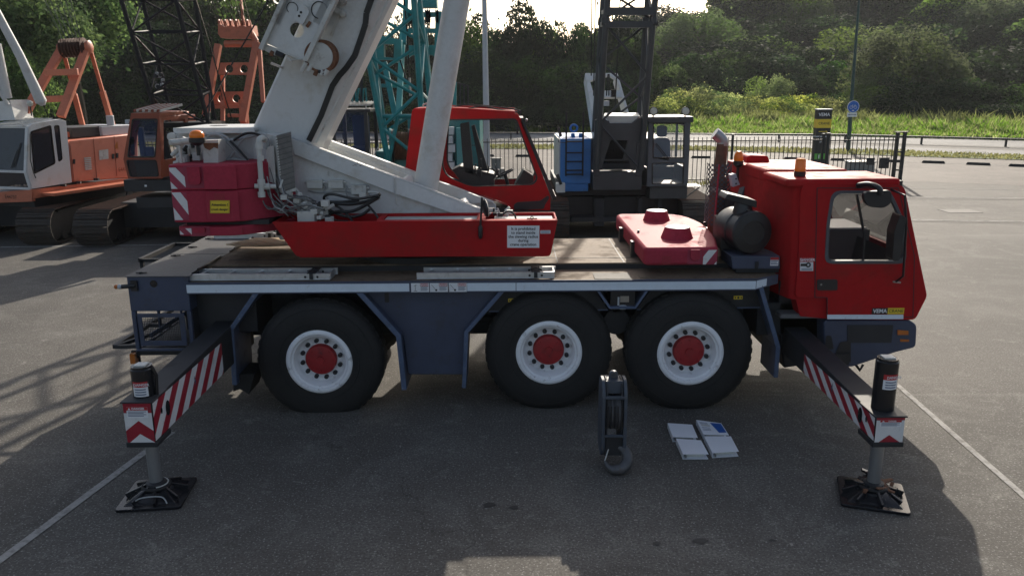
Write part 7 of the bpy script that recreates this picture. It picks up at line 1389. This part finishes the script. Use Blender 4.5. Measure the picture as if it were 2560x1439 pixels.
for px in (1634, 1714):
    c = P(px, 278, Yc - .05); b = MB('black_plastic'); b.lathe(c, (0, 1, 0), [(.0, .1), (.09, .08), (.105, 0), (.105, -.03), (.09, -.03)], 20); b.tube([c + V((0, .04, -.09)), c + V((0, .04, -.16))], .02, 8); b.use('lens').lathe(c, (0, -1, 0), [(.09, .02), (.05, .035), (0, .04)], 20); b.build('work_lamp', cab)
b = MB('steel'); p, q = P(1720, 468, Yc), P(1754, 468, Yc)
for i in range(9): x = p.x + (q.x - p.x) * i / 8; b.bar((x, Yc + .1, za - .02), (x, Yc + .7, za - .02), .012)
for y in (.1, .3, .5, .7): b.bar((p.x, Yc + y, za - .02), (q.x, Yc + y, za - .02), .015)
b.use('chassis').bar((p.x, Yc + .2, za - .3), (q.x, Yc + .2, za - .04), .03); b.build('step', Gc, smooth=False)
b = MB('white_paint')
def gp(px, py): return P(px, py, 21.2 + (330 - py) / 148 * 1.6)
b.prismh([gp(*q) for q in [(1463, 183), (1544, 183), (1584, 322), (1486, 332)]], [[gp(*q) for q in [(1475, 203), (1486, 198), (1523, 188), (1542, 200), (1551, 226), (1482, 227)]], [gp(*q) for q in [(1487, 243), (1557, 243), (1572, 285), (1566, 290), (1494, 292)]]], (0, .1, -.05)); e = [gp(1463, 183), gp(1486, 332)]; b.hexa([e[0], e[1], e[1] + V((.06, 0, 0)), e[0] + V((.06, 0, 0))], [p + V((0, .45, -.25)) for p in (e[0], e[1], e[1] + V((.06, 0, 0)), e[0] + V((.06, 0, 0)))]); e = [gp(1538, 183), gp(1578, 322)]; b.hexa([e[0], e[1], e[1] + V((.06, 0, 0)), e[0] + V((.06, 0, 0))], [p + V((0, .45, -.25)) for p in (e[0], e[1], e[1] + V((.06, 0, 0)), e[0] + V((.06, 0, 0)))]); b.build('gantry', Gc, bevel=.006)
b = MB('black_gloss'); 
for a_, c_ in (((1480, -40), (1478, 190)), ((1489, -40), (1484, 240)), ((1552, -30), (1535, 320)), ((1520, 185), (1516, 240)), ((1523, 185), (1522, 240))): b.tube([P(*a_, 21.6), P(*c_, 21.6)], .018, 6)
b.build('ropes', Gc); b = MB('black_gloss'); c = P(1533, 233, 21.5); b.box(c.x - .06, c.x + .06, 21.4, 21.6, c.z - .1, c.z + .08); b.build('rope_clamp', Gc); b = MB('lamp_grey'); b.box(P(1510, 258, 21).x, P(1522, 258, 21).x, 20.9, 21.1, P(1515, 265, 21).z, P(1515, 252, 21).z); b.build('junction_box', Gc)
b = MB('engine_grey'); b.box(1.9, 4.2, 21.4, 24.4, 1.29, 2.4); b.build('engine_house', Gc, bevel=.02)
# ================================================================ LIGHT
w = bpy.data.worlds.new('World'); SC.world = w; w.use_nodes = True; nt = w.node_tree
sky = nt.nodes.new('ShaderNodeTexSky'); sky.sky_type = 'NISHITA'; sky.sun_disc = False; sky.sun_elevation = R(27.3); sky.sun_rotation = R(16); sky.air_density = 1.0; sky.dust_density = 3.2; sky.ozone_density = 1.0
bg = nt.nodes['Background']; hs = nt.nodes.new('ShaderNodeHueSaturation'); hs.inputs['Saturation'].default_value = .8; nt.links.new(sky.outputs[0], hs.inputs['Color']); nt.links.new(hs.outputs[0], bg.inputs[0]); bg.inputs[1].default_value = .105
su = bpy.data.lights.new('sun', 'SUN'); su.energy = 3.9; su.angle = R(.55); su.color = (1, .91, .78)
so = bpy.data.objects.new('sun', su); COL.objects.link(so)
d = V((sin(R(16)) * cos(R(27.3)), cos(R(16)) * cos(R(27.3)), sin(R(27.3)))); so.rotation_euler = d.to_track_quat('Z', 'Y').to_euler(); so.location = (20, 40, 40)
SC.view_settings.view_transform = 'Standard'; SC.view_settings.look = 'None'; SC.view_settings.exposure = 0.6; SC.view_settings.gamma = 1
SC.cycles.max_bounces = 6; SC.cycles.transparent_max_bounces = 12; SC.cycles.use_denoising = True
HAZE = .0002
hm = bpy.data.materials.new('haze'); hm.use_nodes = True; nt = hm.node_tree; nt.nodes.remove(nt.nodes['Principled BSDF'])
pv = nt.nodes.new('ShaderNodeVolumePrincipled'); pv.inputs['Color'].default_value = (.86, .9, .95, 1); pv.inputs['Density'].default_value = HAZE; pv.inputs['Anisotropy'].default_value = .35
nt.links.new(pv.outputs[0], nt.nodes['Material Output'].inputs['Volume']); M['haze'] = hm
b = MB('haze'); b.box(-165, 165, -30, 240, -1, 45); hz_ = b.build('haze', kind='stuff', smooth=False, loc=(0, 0, 0))
